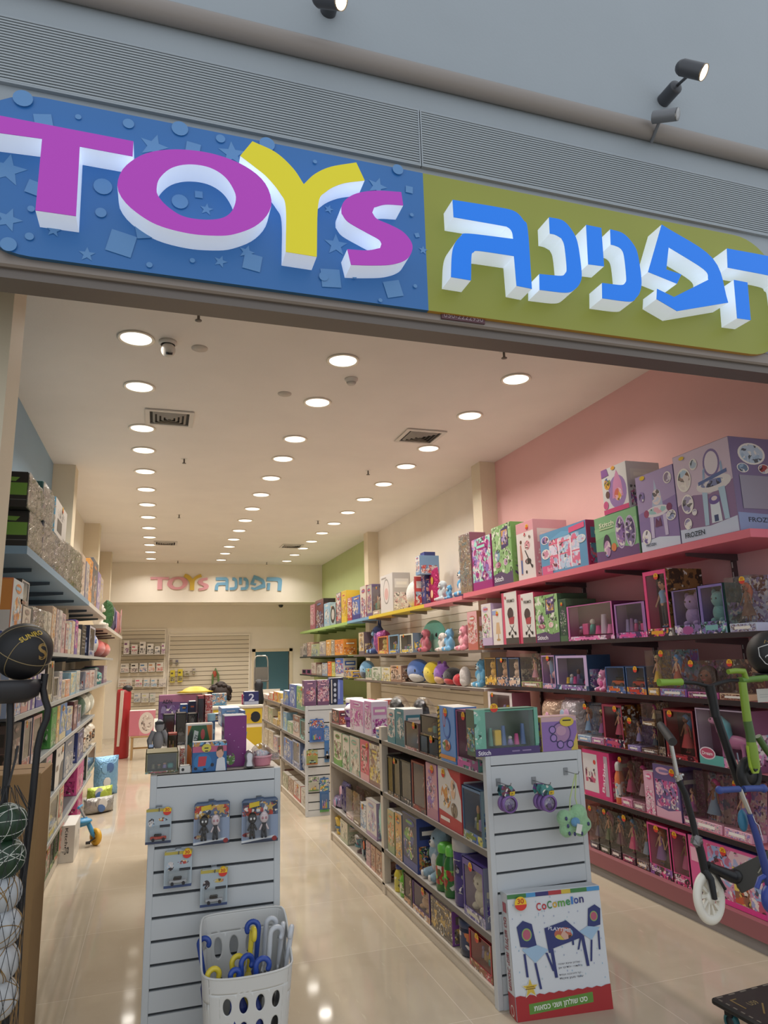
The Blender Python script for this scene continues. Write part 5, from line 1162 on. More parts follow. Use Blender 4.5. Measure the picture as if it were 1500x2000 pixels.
def nose_red(root, w, h, d, cy): MB().ell((-w * .2, cy - d * .48, h * .5), (w * .14, d * .12, h * .1), fur('R'), 10, 7).build('nose', root)
def ears2(col):
    def f(root, w, h, d, cy):
        for q in (-1, 1): MB().ell((q * w * .3, cy, h * .98), (w * .12, d * .12, h * .14), fur(col), 10, 7).build('ear', root)
    return f
fill('the lower soft-toy shelf', 'L', XF, 1.30, [
 ('p', 910, 942, 1284, '6fb0d6 c9d8e0 a8cfe0', 'large sky-blue teddy', {'back': .03}),
 ('o', 893, 910, 1302, 'c4bcb8 c4bcb8', 'grey plush with a red nose', {'extra': nose_red}),
 ('o', 880, 892, 1316, 'b8343c', 'round red plush', {'sq': .9}),
 ('o', 858, 879, 1304, '2c2a2e b03a3c', 'black and red rounded plush', {'sq': .8}),
 ('o', 841, 858, 1296, '8a5aa8 c9a080', 'purple plush with two buns', {'extra': ears2('8a5aa8')}),
 ('o', 820, 841, 1292, 'd8c034', 'yellow block-shaped plush', {'sq': .6}),
 ('o', 786, 820, 1287, '3a62a8 b8b4b0', 'big round blue plush with a grey tummy', {'sq': .8}),
 ('c', 763, 784, 1300, 'c0a088 8a6a58 3c2a24', 'small brown carton'),
 ('c', 745, 762, 1304, 'c9c4b4 d8c060 8a8a78', 'cream cartoon-print carton'),
 ('c', 727, 744, 1303, 'c4c4b8 8aa078 5a6a58', 'cream and green carton'),
 ('c', 714, 726, 1306, '7a9c80 c4b8a8 5a7a60', 'small green carton'),
 ('o', 697, 713, 1290, '6fa0c4 28303c', 'blue plush with a dark mouth', {'sq': .8}),
], .24)
fill('the upper green-wall shelf', 'L', XF, 1.71, [
 ('c', 654, 671, 1248, 'cf7a34 d8903c b0602c', 'orange carton'), ('c', 647, 653, 1250, '8a8478 b0a898', 'grey carton'), ('c', 637, 646, 1249, 'c9944c d8b070', 'tan carton'), ('c', 624, 636, 1252, 'b0a898 8a8490', 'pale grey carton'),
 ('c', 608, 622, 1257, 'a0a880 b8c098 4a6a9c', 'pale green animal box'), ('c', 600, 607, 1254, '8a5a50 c4a090', 'brown carton'), ('c', 592, 599, 1256, 'b8b0a8 6a6a70', 'silver carton'), ('c', 586, 591, 1262, 'a8a098 c4b8b0', 'cream carton')], .26)
fill('the middle green-wall shelf', 'L', XF, 1.31, [
 ('c', 672, 687, 1310, '4a5a9c d8b040 3a3c70', 'blue box picturing yellow cars', {'d': .2}), ('c', 655, 671, 1281, '3f62b0 c9c4be b0404c', 'tall blue carton'), ('c', 648, 654, 1294, 'a8b060 c9c060', 'lime carton'), ('c', 640, 647, 1292, 'd0602c e08a3c', 'bright orange carton'), ('c', 629, 639, 1295, 'c4b8a8 8a98b0', 'cream carton'),
 ('c', 618, 628, 1298, 'c9c0b4 8a7a70', 'white carton'), ('c', 608, 617, 1294, 'c4bcb0 a07a70', 'off-white carton'), ('w', 599, 607, 1308, 'a86a90 8a4a70 c04a5c', 'small pink doll box'), ('w', 590, 598, 1308, 'a86a90 8a4a70 c04a5c', 'small pink doll box')], .26)
# ---------------------------------------------------------------- right gondola, aisle side
GX = 1.597
fill("right gondola's top shelf", 'L', GX, 1.05, [
 ('w', 893, 936, 1392, '8a4a78 6a9a90 c05a98 d89ab8 4a8a80', 'plum window box of mini dolls', {'in': 'dolls', 'm': (.06, .17, .03, .03), 'st': True, 'd': .12}),
 ('c', 857, 891, 1383, '5a8ac8 4a7ab8 b0483c 3a5aa0 d8b040', 'tall sky-blue race-track carton with a striped edge', {'d': .14, 'E': [('rect', 0, 0, 1, 1, '6a94cc'), ('rect', 0, 0, .13, 1, 'c9a830'), *[('poly', [(0, .08 * k), (.13, .08 * k + .04), (.13, .08 * k + .07), (0, .08 * k + .03)], '2c2a26') for k in range(12)], ('ell', .55, .62, .2, .2, '3a62b0'), ('ell', .55, .62, .16, .16, '6a94cc'), ('ell', .42, .8, .08, .18, 'b0483c'), ('ell', .42, .8, .05, .15, '6a94cc'), ('ella', .5, .3, .24, .1, ('b0604c', 'd8d0c8', '5a8a4c')), ('rect', .13, .05, 1, .12, 'cf8a4c')]}),
 ('w', 836, 856, 1444, '2c2a2a 3a3634 6a4a3c 9a7a5a', 'black window box of toy figures', {'in': 'set', 'm': (.03, .1, .03, .05), 'd': .13, 'st': True}),
 ('w', 820, 835, 1438, '2c2a2a 3a3634 8a5a4c 5a6a5a', 'lower black window box', {'in': 'set', 'm': (.03, .1, .03, .05), 'd': .13}),
 ('w', 821, 855, 1402, '33302e 4a4440 8a7a4a 6a4a3c', 'black window box stacked on the lower black ones', {'on': 2, 'in': 'set', 'm': (.03, .1, .03, .05), 'd': .12}),
 ('w', 791, 818, 1414, '5a4440 8a6a68 c9a0a0 b0605c', 'brown window box with a pink doll', {'m': (.04, .1, .04, .05), 'd': .13}),
 ('c', 773, 790, 1386, '3f7f8c 2f6a78 c9c0b8', 'teal mystery-pack carton', {'d': .14, 'side': 'c9c4c0'}),
 ('c', 757, 772, 1386, 'cfc9c4 3f7f8c b06a70', 'white and teal carton by the post', {'d': .14}),
 ('j', 727, 745, 1424, '6a94c0 d8d0c8 4a6aa0', 'blue mug-shaped tin', {'d': .1}),
 ('c', 712, 726, 1371, 'c98ab8 d8c8d8 b04a9c', 'pink and lilac toy carton', {'d': .14}),
 ('c', 684, 710, 1371, 'c98ab8 d8c8d8 b04a9c', 'larger pink and lilac toy carton', {'d': .14}),
 ('u', 664, 683, 1376, '6a3a6a 8a5a98 d8d0d4', 'purple toy cup with a white domed lid', {'d': .1}),
 ('c', 648, 662, 1388, '3a2c3c 8a4a50 c06a40', 'dark toy carton at the far end', {'d': .12}),
], .12, gaps=((3.3, 3.482), (5.118, 5.182)))
def onto(o, loc, rz, label, cat, group=None, rot=None):
    o.location = loc; o.rotation_euler = rot or (0, 0, rz); return tag(o, label, cat, group)
for nm, mk, px, py, lb, cat in (
  ('toy_jar', lambda: jar('toy_jar', .17, .22, .17, ('4a3a8a', 'd8d4d2', '6a5aa8')), 684, 1376, 'purple toy tub with a white lid at the back of the right gondola top', 'jar'),
  ('toy_pouch', lambda: pouch('toy_pouch', .22, .24, .12, ('d8407c', 'e88ab0', 'c9a040')), 722, 1372, 'bright pink film bag at the back of the right gondola top', 'toy bag'),
  ('toy_carton', lambda: carton('toy_carton', .20, .26, .12, ('d0c8c0', 'b8443c', 'c9a080'), seed=901), 752, 1372, 'white and red carton at the back of the right gondola top', 'toy box')):
    p = at(px, py, X=1.80); onto(mk(), (1.76, p.y, 1.0502), -PI / 2, lb, cat)
# dark toy horses in clear bags, lying over the top of the gondola
for i, (px, wd, lb) in enumerate(((778, .28, 'clear bag with a black toy horse on top of the right gondola'), (806, .26, 'clear bag with a long black mane on top of the right gondola'))):
    root = empty('bagged_toy'); hm = mat('1d1a1b', .35)
    MB().ell((0, .08, .13), (wd * .36, .06, .10), hm, 14, 10).ell((-wd * .22, .08, .24), (wd * .16, .05, .06), hm, 12, 8).tube([(wd * .1, .06, .24), (wd * .25, .05, .16), (wd * .28, .05, .04)], [.05, .06, .03], hm, 10).build('toy_horse', root)
    MB().ell((0, .08, .16), (wd * .5, .09, .16), clear('W', .12, .8), 18, 12).build('clear_bag', root)
    y = y_at(px, 1.72, 1.25); onto(root, (1.645 + .075 * i, y, 1.40 if i == 0 else 1.42), -PI / 2, lb, 'toy pack')
    root.location.z = 1.0515
fill("right gondola's second shelf", 'L', GX, .69, [
 ('w', 905, 943, 1548, '5a7a9a 8aa0a8 7a8a3c 4a6ab0 c9c060', 'blue and green construction-set box', {'in': 'set', 'm': (.04, .16, .04, .06), 'd': .16}),
 ('c', 858, 903, 1502, 'd8d2cc b8383c d8b048 3a4a7c', 'white and red kitchen play-set carton', {'d': .18, 'st': True, 'E': [('rect', 0, 0, 1, 1, 'd2ccc6'), ('poly', [(.45, 1), (1, 1), (1, .55), (.85, .8), (.6, .88)], 'b03038'), ('poly', [(0, 0), (1, 0), (1, .2), (0, .26)], 'b03038'), ('ella', .35, .52, .22, .2, ('d8b048', 'd8d2cc', 'c98a50')), ('ella', .68, .68, .1, .16, ('3a4a7c', 'd9b090')), ('ella', .7, .34, .14, .12, ('5a4a3c', '8a7a68')), ('rect', .08, .1, .5, .16, 'e0d8d0')]}),
 ('c', 834, 856, 1496, 'c9949c b07a8c 8a6ab0', 'rose-pink doll carton', {'d': .16, 'side': '8a5a94', 'st': True}),
 ('w', 805, 832, 1494, '7a2a2c 2a1c1e a03a34 5a4a4c', 'dark red box with an action figure', {'in': 'boy', 'm': (.10, .1, .08, .05), 'd': .14}),
 ('w', 783, 804, 1490, '26262a 2c3c5c 3a3a44 c9b0a0', 'black box with a dark-suited figure', {'in': 'boy', 'd': .14, 'm': (.06, .12, .06, .05)}),
 ('w', 769, 782, 1483, '26262a 33343a 8a5a3c', 'slim black figure box', {'in': 'doll', 'd': .14, 'm': (.06, .1, .06, .05)}),
 ('w', 757, 768, 1479, '26262a 33343a 7a6a4c', 'slim black figure box', {'in': 'doll', 'd': .14, 'm': (.06, .1, .06, .05)}),
 ('c', 722, 744, 1459, 'c4bcb0 8a6a68 d8c060', 'cream panda-print cube box', {'d': .18}),
 ('c', 704, 721, 1449, 'cf5a74 d8a0a8 3a2c30', 'coral pink cube box', {'d': .18}),
 ('c', 684, 703, 1443, 'c9c2b8 6fae9c b0a098', 'white and mint cube box', {'d': .18}),
 ('c', 669, 683, 1439, 'cfc8be 7ab08c 4a4a44', 'white cube box with a green foot', {'d': .18}),
 ('c', 652, 668, 1433, 'd3ccbf 5a9a4c 6a4a48', 'white cartoon-print cube box', {'d': .18}),
], .16, gaps=((5.118, 5.182),))
fill("right gondola's third shelf", 'L', GX, .305, [
 ('w', 906, 948, 1700, '5a4a94 8a8aa0 c9c4b0 b8b0c8', 'purple sloped display box of plush toys', {'in': 'plush', 'm': (.06, .16, .06, .12), 'd': .18, 'st': True}),
 ('j', 877, 904, 1643, '4a3f7c b0aca8 3c3468', 'large violet tub with a silver lid', {'d': .2}),
 ('t', 863, 876, 1657, '2f6a34 6ac04c a03a30', 'green bottle with lime cap', {'d': .1}),
 ('t', 846, 861, 1652, '2f6a34 6ac04c a03a30', 'green bottle with lime cap', {'d': .1}),
 ('p', 818, 845, 1622, '9ab4c4 d8d4d0 c9c4c4', 'pale blue and white pony plush', {'d': .2}),
 ('c', 788, 816, 1602, '2c3450 3a4a8a 6a9a4c c9884a', 'dark blue game carton', {'d': .17}),
 ('c', 773, 786, 1594, 'c9985c 6a7a8a d8b058', 'orange-edged game carton', {'d': .17}),
 ('c', 758, 771, 1588, 'b8a878 8a9a70 cf7a3c', 'straw-coloured game carton', {'d': .17}),
 ('o', 737, 751, 1562, '9ad0bc', 'mint rounded soft pencil case', {'eye': False, 'sq': .6}),
 ('c', 716, 736, 1571, 'cfcac8 a890b0 8ab0c8', 'white unicorn-print carton', {'d': .16}),
 ('c', 704, 715, 1573, '8ab0d0 d8d4d0 5a7aa8', 'pale blue carton', {'d': .16}),
 ('k', 690, 703, 1552, '6a5a50 8a7a60 4a3c38', 'olive-brown doll pack', {'d': .1}),
 ('k', 676, 689, 1545, 'b07a90 d8c8c8 8a4a58', 'rose doll pack', {'d': .1}),
 ('g', 661, 675, 1533, '4a4478 d0508c c9a8c0', 'violet and pink pouch', {'d': .1}),
 ('g', 648, 660, 1560, '9a8ab0 c98ab0 7aa0c0', 'lilac pouch', {'d': .1}),
], .16, gaps=((5.118, 5.182),))
fill("right gondola's bottom deck", 'L', GX, .077, [
 ('w', 917, 962, 1810, 'b8404a 8a5a40 8a5a3c c9a870', 'brown and red toy box', {'in': 'set', 'm': (.05, .2, .05, .04), 'd': .2, 'st': True}),
 ('j', 888, 914, 1782, '2c3448 3a4460 c9784a', 'dark blue bucket', {'d': .2}),
 ('c', 842, 884, 1738, '6a6058 7a7064 c9a860 4a4440', 'grey board-game carton', {'d': .2, 'side': '7a4a8a'}),
 ('w', 806, 840, 1722, '6a4a88 4a3a5c c99a70 d8d4d0', 'violet box with a doughnut toy', {'in': 'plush', 'm': (.05, .2, .05, .04), 'd': .18, 'st': True}),
 ('w', 789, 805, 1712, '6a5a50 3a3440 c99a70 8a6a4c', 'brown box with a round-eyed toy', {'in': 'plush', 'm': (.05, .2, .05, .04), 'd': .18}),
 ('t', 777, 787, 1697, '6fb040 4a8a34 d8d4b0', 'lime green bottle', {'d': .1}),
 ('t', 767, 775, 1690, 'd0c04a 3a4a90 c9c060', 'yellow and blue bottle', {'d': .1}),
 ('c', 734, 752, 1650, 'b08a70 c99a88 6a4a40', 'tan carton', {'d': .18}),
 ('c', 725, 733, 1640, 'b08a70 c99a88 6a4a40', 'tan carton', {'d': .18}),
 ('c', 715, 724, 1636, 'c4a0a8 b48a98 8a7a84', 'tall dusty pink carton', {'d': .18}),
 ('g', 702, 714, 1634, '3a4a58 8a98a0 c9603c', 'grey-blue film bag', {'d': .12}),
 ('u', 688, 700, 1630, '8a4a6a 4a7a8a b8b4b0', 'plum and teal tumbler', {'d': .1}),
 ('j', 678, 692, 1584, '5a5a8a 4f9490 a05070', 'striped tumbler with a teal lid', {'on': 11, 'd': .1}),
 ('c', 665, 679, 1588, 'c9c0ac a8b098 d8d0c0', 'cream picture card box', {'d': .12}),
 ('u', 648, 663, 1592, 'c9b070 5a7a9a d8b84a', 'yellow-lidded character-free tumbler', {'d': .1, 'label': "tumbler with a yellow lid at the far end of the right gondola's bottom deck"}),
], .16, gaps=((5.118, 5.182),))
# ---------------------------------------------------------------- farther gondola, aisle side
MX = 1.567
fill("farther gondola's top shelf", 'L', MX, 1.085, [
 ('c', 579, 598, 1342, '7aa86a 5f9480 c9c04a', 'green and yellow carton', {'d': .12}), ('c', 565, 578, 1338, '4a6ab0 3a5aa0 b8c8d8', 'blue carton', {'d': .12}), ('c', 553, 564, 1350, '4a78b8 3a5aa0 c9c060', 'bright blue carton', {'d': .12}),
 ('c', 543, 550, 1354, 'c9a848 d8b860 b0503c', 'yellow and red carton', {'d': .12}), ('c', 534, 542, 1352, 'c0503c d8a848 c9c060', 'red and yellow carton', {'d': .12}), ('c', 525, 533, 1354, 'c9c0a8 c05040 d8c890', 'cream carton', {'d': .12}), ('c', 515, 524, 1358, 'cfc9c0 b8504c a8a098', 'white carton', {'d': .12})], .12, gaps=((9.41, 9.49), (11.06, 11.14), (12.75, 12.83)))
fill("farther gondola's middle shelf", 'L', MX, .77, [
 ('w', 586, 599, 1409, '5a9a98 1f2c30 7ac0b8 4a3a3c', 'aqua toy box', {'in': 'car', 'd': .14}), ('c', 572, 585, 1400, '7a4a40 c4b4a8 8aa0b0', 'brown and white carton', {'d': .14}), ('c', 561, 571, 1412, '7aa07a 9ab890 c9c8b0', 'pale green carton', {'d': .14}), ('c', 553, 560, 1392, '6a98c0 8ab0c8 a8c090', 'light blue carton', {'d': .14}),
 ('c', 543, 550, 1392, 'd0b03c c9a030 6a4a30', 'yellow carton', {'d': .14}), ('c', 533, 542, 1406, 'c9a83c b8a068 8a6a3c', 'amber carton', {'d': .14}), ('c', 524, 532, 1384, '8a9a70 c4bca0 a06a4c', 'olive carton', {'d': .14}), ('c', 514, 523, 1380, 'c9bca8 b0a090 a08878', 'beige carton', {'d': .14})], .14, gaps=((9.41, 9.49), (11.06, 11.14), (12.75, 12.83)))
fill("farther gondola's lower shelf", 'L', MX, .42, [
 ('g', 587, 599, 1462, '8a9ab8 6a7a9c c9c4c0', 'grey-blue film pack', {'d': .12}), ('w', 571, 586, 1446, '9aa8c8 6a7aa0 4a5a8a', 'silver-blue window box', {'in': 'set', 'd': .14}), ('c', 554, 570, 1448, '3a68b0 2f5a9c c9c4a8', 'strong blue carton', {'d': .14, 'st': True}),
 ('t', 543, 550, 1448, 'c0503c 3a5a34 d8b84a', 'red and green bottle', {'d': .1}), ('c', 534, 542, 1440, '8a7a9a b8b0a8 c05a40', 'greyish lilac carton', {'d': .14}), ('c', 524, 533, 1430, 'b8a890 c4bca8 8a7a60', 'tan striped carton', {'d': .14}), ('c', 515, 523, 1426, 'c0b49c a89880 c4bca8', 'straw carton', {'d': .14})], .14, gaps=((9.41, 9.49), (11.06, 11.14), (12.75, 12.83)))
fill("farther gondola's bottom deck", 'L', MX, .077, [
 ('c', 588, 600, 1518, 'd0ccc4 b8b4ac 9a9690', 'white carton', {'d': .2}), ('c', 574, 587, 1524, 'cfcac2 c05a50 a8a49c', 'white camera-print carton', {'d': .2}), ('c', 563, 573, 1500, '8a5a48 c0a890 6a4438', 'brown book-like carton', {'d': .2}), ('c', 552, 562, 1498, 'b8b49c a09c84 8a9a78', 'pale olive carton', {'d': .2}),
 ('c', 540, 549, 1500, 'c4b8b0 b07a78 a89c94', 'cream carton', {'d': .2})], .2, gaps=((9.41, 9.49), (11.06, 11.14), (12.75, 12.83)))
# ---------------------------------------------------------------- left wall, near end first (picture left to right)
TLF = XLF
def near_face(w, d, h, cols): return None
fill('the blue-grey left top shelf', 'R', TLF, 2.31, [
 ('f', 54, 80, 992, '2c2c2a 4a5a3c 8a8a84 b0b0a8', 'black and green ride-on carton, lower of two', {'SE': [('rect', 0, 0, 1, 1, '211f1f'), ('poly', [(.1, .80), (.85, .74), (.9, .86), (.12, .9)], '6f9a3c'), ('rect', .45, .34, 1, .70, '6f9a3c'), ('poly', [(.1, .5), (.6, .72), (.62, .66), (.2, .42)], '4a4a48'), ('ell', .6, .52, .14, .1, '2a2a28'), ('rect', 0, .20, 1, .21, '8a8a88'), ('rect', .1, .09, .7, .12, '8a8a88')], 'd': .42, 'name': 'ride_on_carton'}),
 ('f', 54, 80, 915, '2c2c2a 4a5a3c 8a8a84 b0b0a8', 'black and green ride-on carton, upper of two', {'SE': [('rect', 0, 0, 1, 1, '211f1f'), ('poly', [(.1, .80), (.85, .74), (.9, .86), (.12, .9)], '6f9a3c'), ('rect', .45, .34, 1, .70, '6f9a3c'), ('poly', [(.1, .5), (.6, .72), (.62, .66), (.2, .42)], '4a4a48'), ('ell', .6, .52, .14, .1, '2a2a28'), ('rect', 0, .20, 1, .21, '8a8a88'), ('rect', .1, .09, .7, .12, '8a8a88')], 'on': 0, 'd': .42, 'name': 'ride_on_carton'}),
 ('f', 82, 104, 1012, '6a6a74 8a8490 b0a8b4', 'lower silvery wrapped carton', {'d': .40}),
 ('f', 82, 103, 932, '3f6a68 8a8490 a8a0b0', 'teal-sided silvery carton', {'on': 2, 'd': .40}),
 ('f', 106, 117, 1040, 'a09aa0 6a6a78 c0b8b8', 'grey wrapped carton under the pearly blue box', {'d': .40}),
 ('f', 118, 127, 1046, '8a8a98 b8b0b0 5a5a68', 'second grey wrapped carton', {'d': .40}),
 ('c', 106, 128, 963, 'c4c0bc 5f9ac0 8a8a88', 'pearly blue carton on the grey ones', {'on': 4, 'd': .38, 'side': '62a4c4', 'E': [('rect', 0, 0, 1, 1, 'c4c0ba'), ('rect', .2, .12, .6, .5, '4a4848'), ('ella', .5, .7, .3, .15, ('a8a4a0', 'c4c0ba', '6a6a6c'))]}),
 ('f', 129, 137, 1053, '9a9a90 c4c0b0 6a6a60', 'clear-wrapped pale carton', {'d': .36}),
 ('f', 138, 146, 1062, 'a0a088 7a9a4c c4c0b8', 'wrapped carton with a green edge', {'d': .36}),
 ('f', 147, 156, 1068, 'b0a898 8a9a50 c9b8a8', 'beige wrapped carton', {'d': .36}),
 ('c', 157, 164, 1074, 'b8a490 c9b09a 8a7a70', 'tan carton', {'d': .34})], .36)
fill('the white left top shelf', 'R', TLF, 2.31, [
 ('c', 166, 172, 1090, 'b0a8a0 8a8490 c4b8a8', 'pale mixed-print carton', {'d': .32}), ('c', 172, 178, 1082, 'cf8030 d89a50 8a6a4c', 'orange-sided carton', {'d': .32}), ('c', 178, 188, 1080, '5a5a5c 6a6a70 c0804c', 'grey car carton', {'d': .32}),
 ('c', 189, 194, 1110, '8a7aa8 a898b8 c9b8b0', 'lilac carton', {'d': .3}), ('c', 194, 199, 1120, 'b8a8a0 c0b070 8a80a0', 'beige carton', {'d': .3})], .32)
fill('the farthest left top shelf', 'R', TLF, 2.20, [
 ('p', 203, 217, 1162, 'd8d0c4 d8d0c4', 'cream plush toy', {'back': .02}),
 ('g', 217, 222, 1163, '3f6a44 d8d0c4 5a8a54', 'green and white film bag', {'d': .2}),
 ('g', 223, 229, 1176, '4a4a80 8a7ab0 c05a6c', 'dark floral film bag', {'d': .2}),
 ('g', 230, 238, 1184, 'd88a94 c9a0a0 8a8a90', 'pink film bag', {'d': .2})], .3)
LW = 'left wall'
fill('the second left shelf', 'R', TLF, 1.745, [
 ('c', 17, 38, 1152, 'b8c0c4 c9783c 8ab0c8 d8a850', 'pale blue and orange stunt-track carton', {'d': .40, 'side': 'c06a3c', 'h': .36, 'SE': [('rect', 0, 0, 1, 1, '4a5a90'), ('rect', 0, .3, 1, 1, 'c98440'), ('rect', 0, .26, 1, .55, 'c4c0bc'), ('recta', 0, 0, 1, .26, ('a03038', '4a5a98', 'c9b0a0')), ('txt', 'STUNT', .82, .58, .16, .33, 1.5, 'e0d8d0')]}),
 ('c', 40, 56, 1180, 'c4b8a8 8a7a70 a08880', 'pale printed carton', {'d': .36}),
 ('w', 41, 56, 1128, 'b8b0a8 2c2826 8a5a50', 'white box with a dark window, on the pale printed carton', {'on': 1, 'in': 'car', 'd': .3}),
 ('f', 60, 70, 1182, 'b0a898 8a8078 c4bcb0', 'clear-wrapped white carton', {'d': .36}), ('f', 71, 79, 1186, 'bcb4a8 98908a 7a7470', 'second clear-wrapped carton', {'d': .36}),
 ('c', 81, 89, 1190, 'c4bcae b0a898 a8a090', 'cream carton', {'d': .34}), ('c', 90, 97, 1192, 'bcb4a6 a09888 c4bcae', 'oatmeal carton', {'d': .34}),
 ('c', 98, 106, 1180, 'c08a4c a8907c c4b8a8', 'orange-topped tall carton', {'d': .32}), ('c', 107, 112, 1186, 'b0a09c 8a7a80 c4b4ac', 'dusty rose tall carton', {'d': .32}), ('c', 113, 118, 1188, 'c4bcb4 a8a09c 908a88', 'pale slim carton', {'d': .32}), ('c', 119, 125, 1195, 'b8a8a4 c09a98 8a8088', 'mauve-white slim carton', {'d': .32}),
 ('c', 127, 132, 1216, 'c0b4a8 a06a68 8a98b0', 'white carton with a picture', {'d': .3}), ('c', 133, 138, 1212, '6a90b8 c4bca8 a0b8c8', 'blue-topped carton', {'d': .3}), ('c', 139, 144, 1210, 'c4b49c b89a80 d0c4b0', 'tan carton', {'d': .3}), ('c', 145, 150, 1208, 'b84a8c 6a5a98 c4b8a8', 'magenta and blue carton', {'d': .3}), ('c', 151, 156, 1226, 'c9bfb0 b0a698 a0988c', 'ivory carton', {'d': .3}),
 ('c', 158, 166, 1218, '232224 3a383a 8a8480', 'black carton with white lines', {'d': .3, 'E': [('rect', 0, 0, 1, 1, '232224')] + [('rect', .2, .25 + .12 * k, .8, .28 + .12 * k, '8a8682') for k in range(6)]}),
 ('w', 173, 184, 1219, 'b8b4bc 23263c 4a5a8c 8a94b0', 'white box with a dark blue toy', {'in': 'plush', 'd': .3}),
 ('a', 186, 196, 1226, 'c4c0bc 3f62a8 c4c0bc 3f62a8', 'blue and white ball', {}),
 ('o', 200, 209, 1244, 'b8443c', 'red-nosed foam racket head, upper', {'eye': False, 'cat': 'foam toy', 'name': 'foam_toy'}), ('o', 211, 218, 1250, 'c0503c', 'red-nosed foam racket head, lower', {'eye': False, 'cat': 'foam toy', 'name': 'foam_toy'})], .34)
fill('the third left shelf', 'R', TLF, 1.39, [
 ('c', 12, 26, 1300, 'b0a8a0 8a98b0 c4b8ac', 'pale toy carton behind the ball stand', {'d': .34}), ('c', 28, 40, 1320, '8aa0c0 c49078 c4bcb4', 'blue-edged carton', {'d': .34}), ('c', 41, 54, 1322, 'c4b8b0 c08a80 a8a098', 'white and salmon carton', {'d': .34}),
 ('c', 55, 68, 1310, 'b8aeb0 5a3a80 c4bcbc', 'white carton with a violet stripe', {'d': .34, 'E': [('rect', 0, 0, 1, 1, 'c0b6b4'), ('rect', .3, 0, .62, 1, '5a3a84'), ('recta', .66, .1, .98, .5, ('c0b6b4', '8a8094'))]}), ('c', 70, 84, 1300, 'b4acb0 4a4a90 c4bcbc', 'white and indigo carton', {'d': .34}),
 ('w', 90, 102, 1290, 'c0b49c 5a5044 c9b470 8a9aa8', 'straw-coloured window box', {'in': 'set', 'd': .3}), ('w', 103, 113, 1322, 'b8b0a8 4a4440 8a8a8c c4c0b8', 'pale window box with a silver toy', {'in': 'car', 'd': .3}),
 ('c', 114, 120, 1312, '5a5a98 c4bcb0 a89cb0', 'indigo-spined carton', {'d': .3}), ('c', 121, 127, 1330, 'c4b8a0 b09a80 8aa0b8', 'tan carton', {'d': .3}), ('c', 128, 136, 1328, 'c4a898 cf8a60 b8a8a0', 'peach carton', {'d': .3}), ('c', 137, 147, 1314, 'bcb48c 8ab0c0 c4b070', 'pastel striped carton', {'d': .3}), ('c', 148, 155, 1310, 'c0b8a8 9ab0b8 b0a890', 'pale carton', {'d': .3}),
 ('c', 166, 174, 1312, 'b8b0b0 8a8a94 c05a50', 'white and grey carton', {'d': .3}), ('c', 175, 184, 1310, 'c4b8b4 c0a098 8a4a48', 'white carton with red marks', {'d': .3}), ('c', 185, 189, 1306, 'a8a4a4 8a8a90 6a6a70', 'silver carton', {'d': .28}), ('t', 196, 200, 1302, '4f8f8c 3a6a68 c4c0b8', 'teal bottle', {}), ('c', 202, 208, 1300, 'b8b0b0 8a7080 c4bcb8', 'pale bottle box', {'d': .26})], .32)
fill('the fourth left shelf', 'R', TLF, 1.055, [
 ('c', 18, 36, 1420, '3a3430 5a4a44 8a6a60', 'dark carton behind the ball stand', {'d': .34}), ('w', 42, 58, 1392, 'b0a09c 3a4450 a05048 6a7a9c', 'white and red box with a dark car', {'in': 'car', 'd': .3}), ('w', 60, 78, 1396, 'b88a84 5a6a80 c4b4b0 3a3a44', 'salmon-topped window box', {'in': 'car', 'd': .3}),
 ('c', 98, 108, 1378, '3f8a3c 5aa04c 2f6a30', 'grass-green carton', {'d': .3}), ('c', 109, 114, 1372, 'd0a03c c4b090 e0b850', 'yellow slim carton', {'d': .3}), ('c', 115, 128, 1366, '4a7ab8 c4b890 7a8a5c', 'blue-headed carton', {'d': .3}), ('c', 129, 140, 1385, 'c4b898 4a7ab0 8a7a5c', 'straw and blue carton', {'d': .3}),
 ('c', 142, 150, 1372, '4a2c30 6a3c40 c4a8b0', 'maroon carton', {'d': .28}), ('w', 151, 157, 1380, 'b8b0b4 5a6a90 8a94b8', 'small pale window box', {'in': 'plush', 'd': .26}), ('o', 163, 170, 1352, '3f5a44', 'dark green sports helmet', {'eye': False, 'cat': 'helmet', 'name': 'sports_helmet'}),
 ('o', 171, 179, 1342, 'd4d0bc', 'white and green sports helmet', {'eye': False, 'cat': 'helmet', 'name': 'sports_helmet'}), ('o', 180, 186, 1348, 'c9c8b4', 'second white sports helmet', {'eye': False, 'cat': 'helmet', 'name': 'sports_helmet'})], .3)
fill('the fifth left shelf', 'R', TLF, .70, [
 ('g', 40, 62, 1440, '6a6470 9a94a0 4a4a68', 'grey net bag of balls', {'d': .2, 'cat': 'toy bag'}), ('g', 64, 82, 1450, '8a8490 c4b8b8 a05060', 'pale film bag', {'d': .2}), ('c', 86, 98, 1432, 'c48a94 c4c0b0 6a9a60', 'pink slanted carton', {'d': .26}),
 ('c', 106, 122, 1446, 'd0ccc4 3a3a3c a8a49c', 'white robot-face carton', {'d': .3, 'E': [('rect', 0, 0, 1, 1, 'd2cec6'), ('ell', .35, .8, .08, .045, '5a5858'), ('ell', .7, .8, .08, .045, '5a5858'), ('poly', [(.5, 0), (1, 0), (1, .6), (.7, .55), (.55, .4)], '3a3a3e'), ('rect', .1, .42, .35, .56, '6a5a50')]}), ('c', 124, 142, 1440, '5f6a7c 6a7688 c4c0b8', 'slate grey carton', {'d': .3, 'st': False}),
 ('c', 150, 162, 1434, '2c3258 3f4a80 8a8ab0', 'navy blue carton', {'d': .28}),
 *[('t', 165 + 5.6 * k, 170 + 5.6 * k, 1404, 'c9c0b0 3a3432 a0704c', 'cream spray bottle') for k in range(4)]], .28)
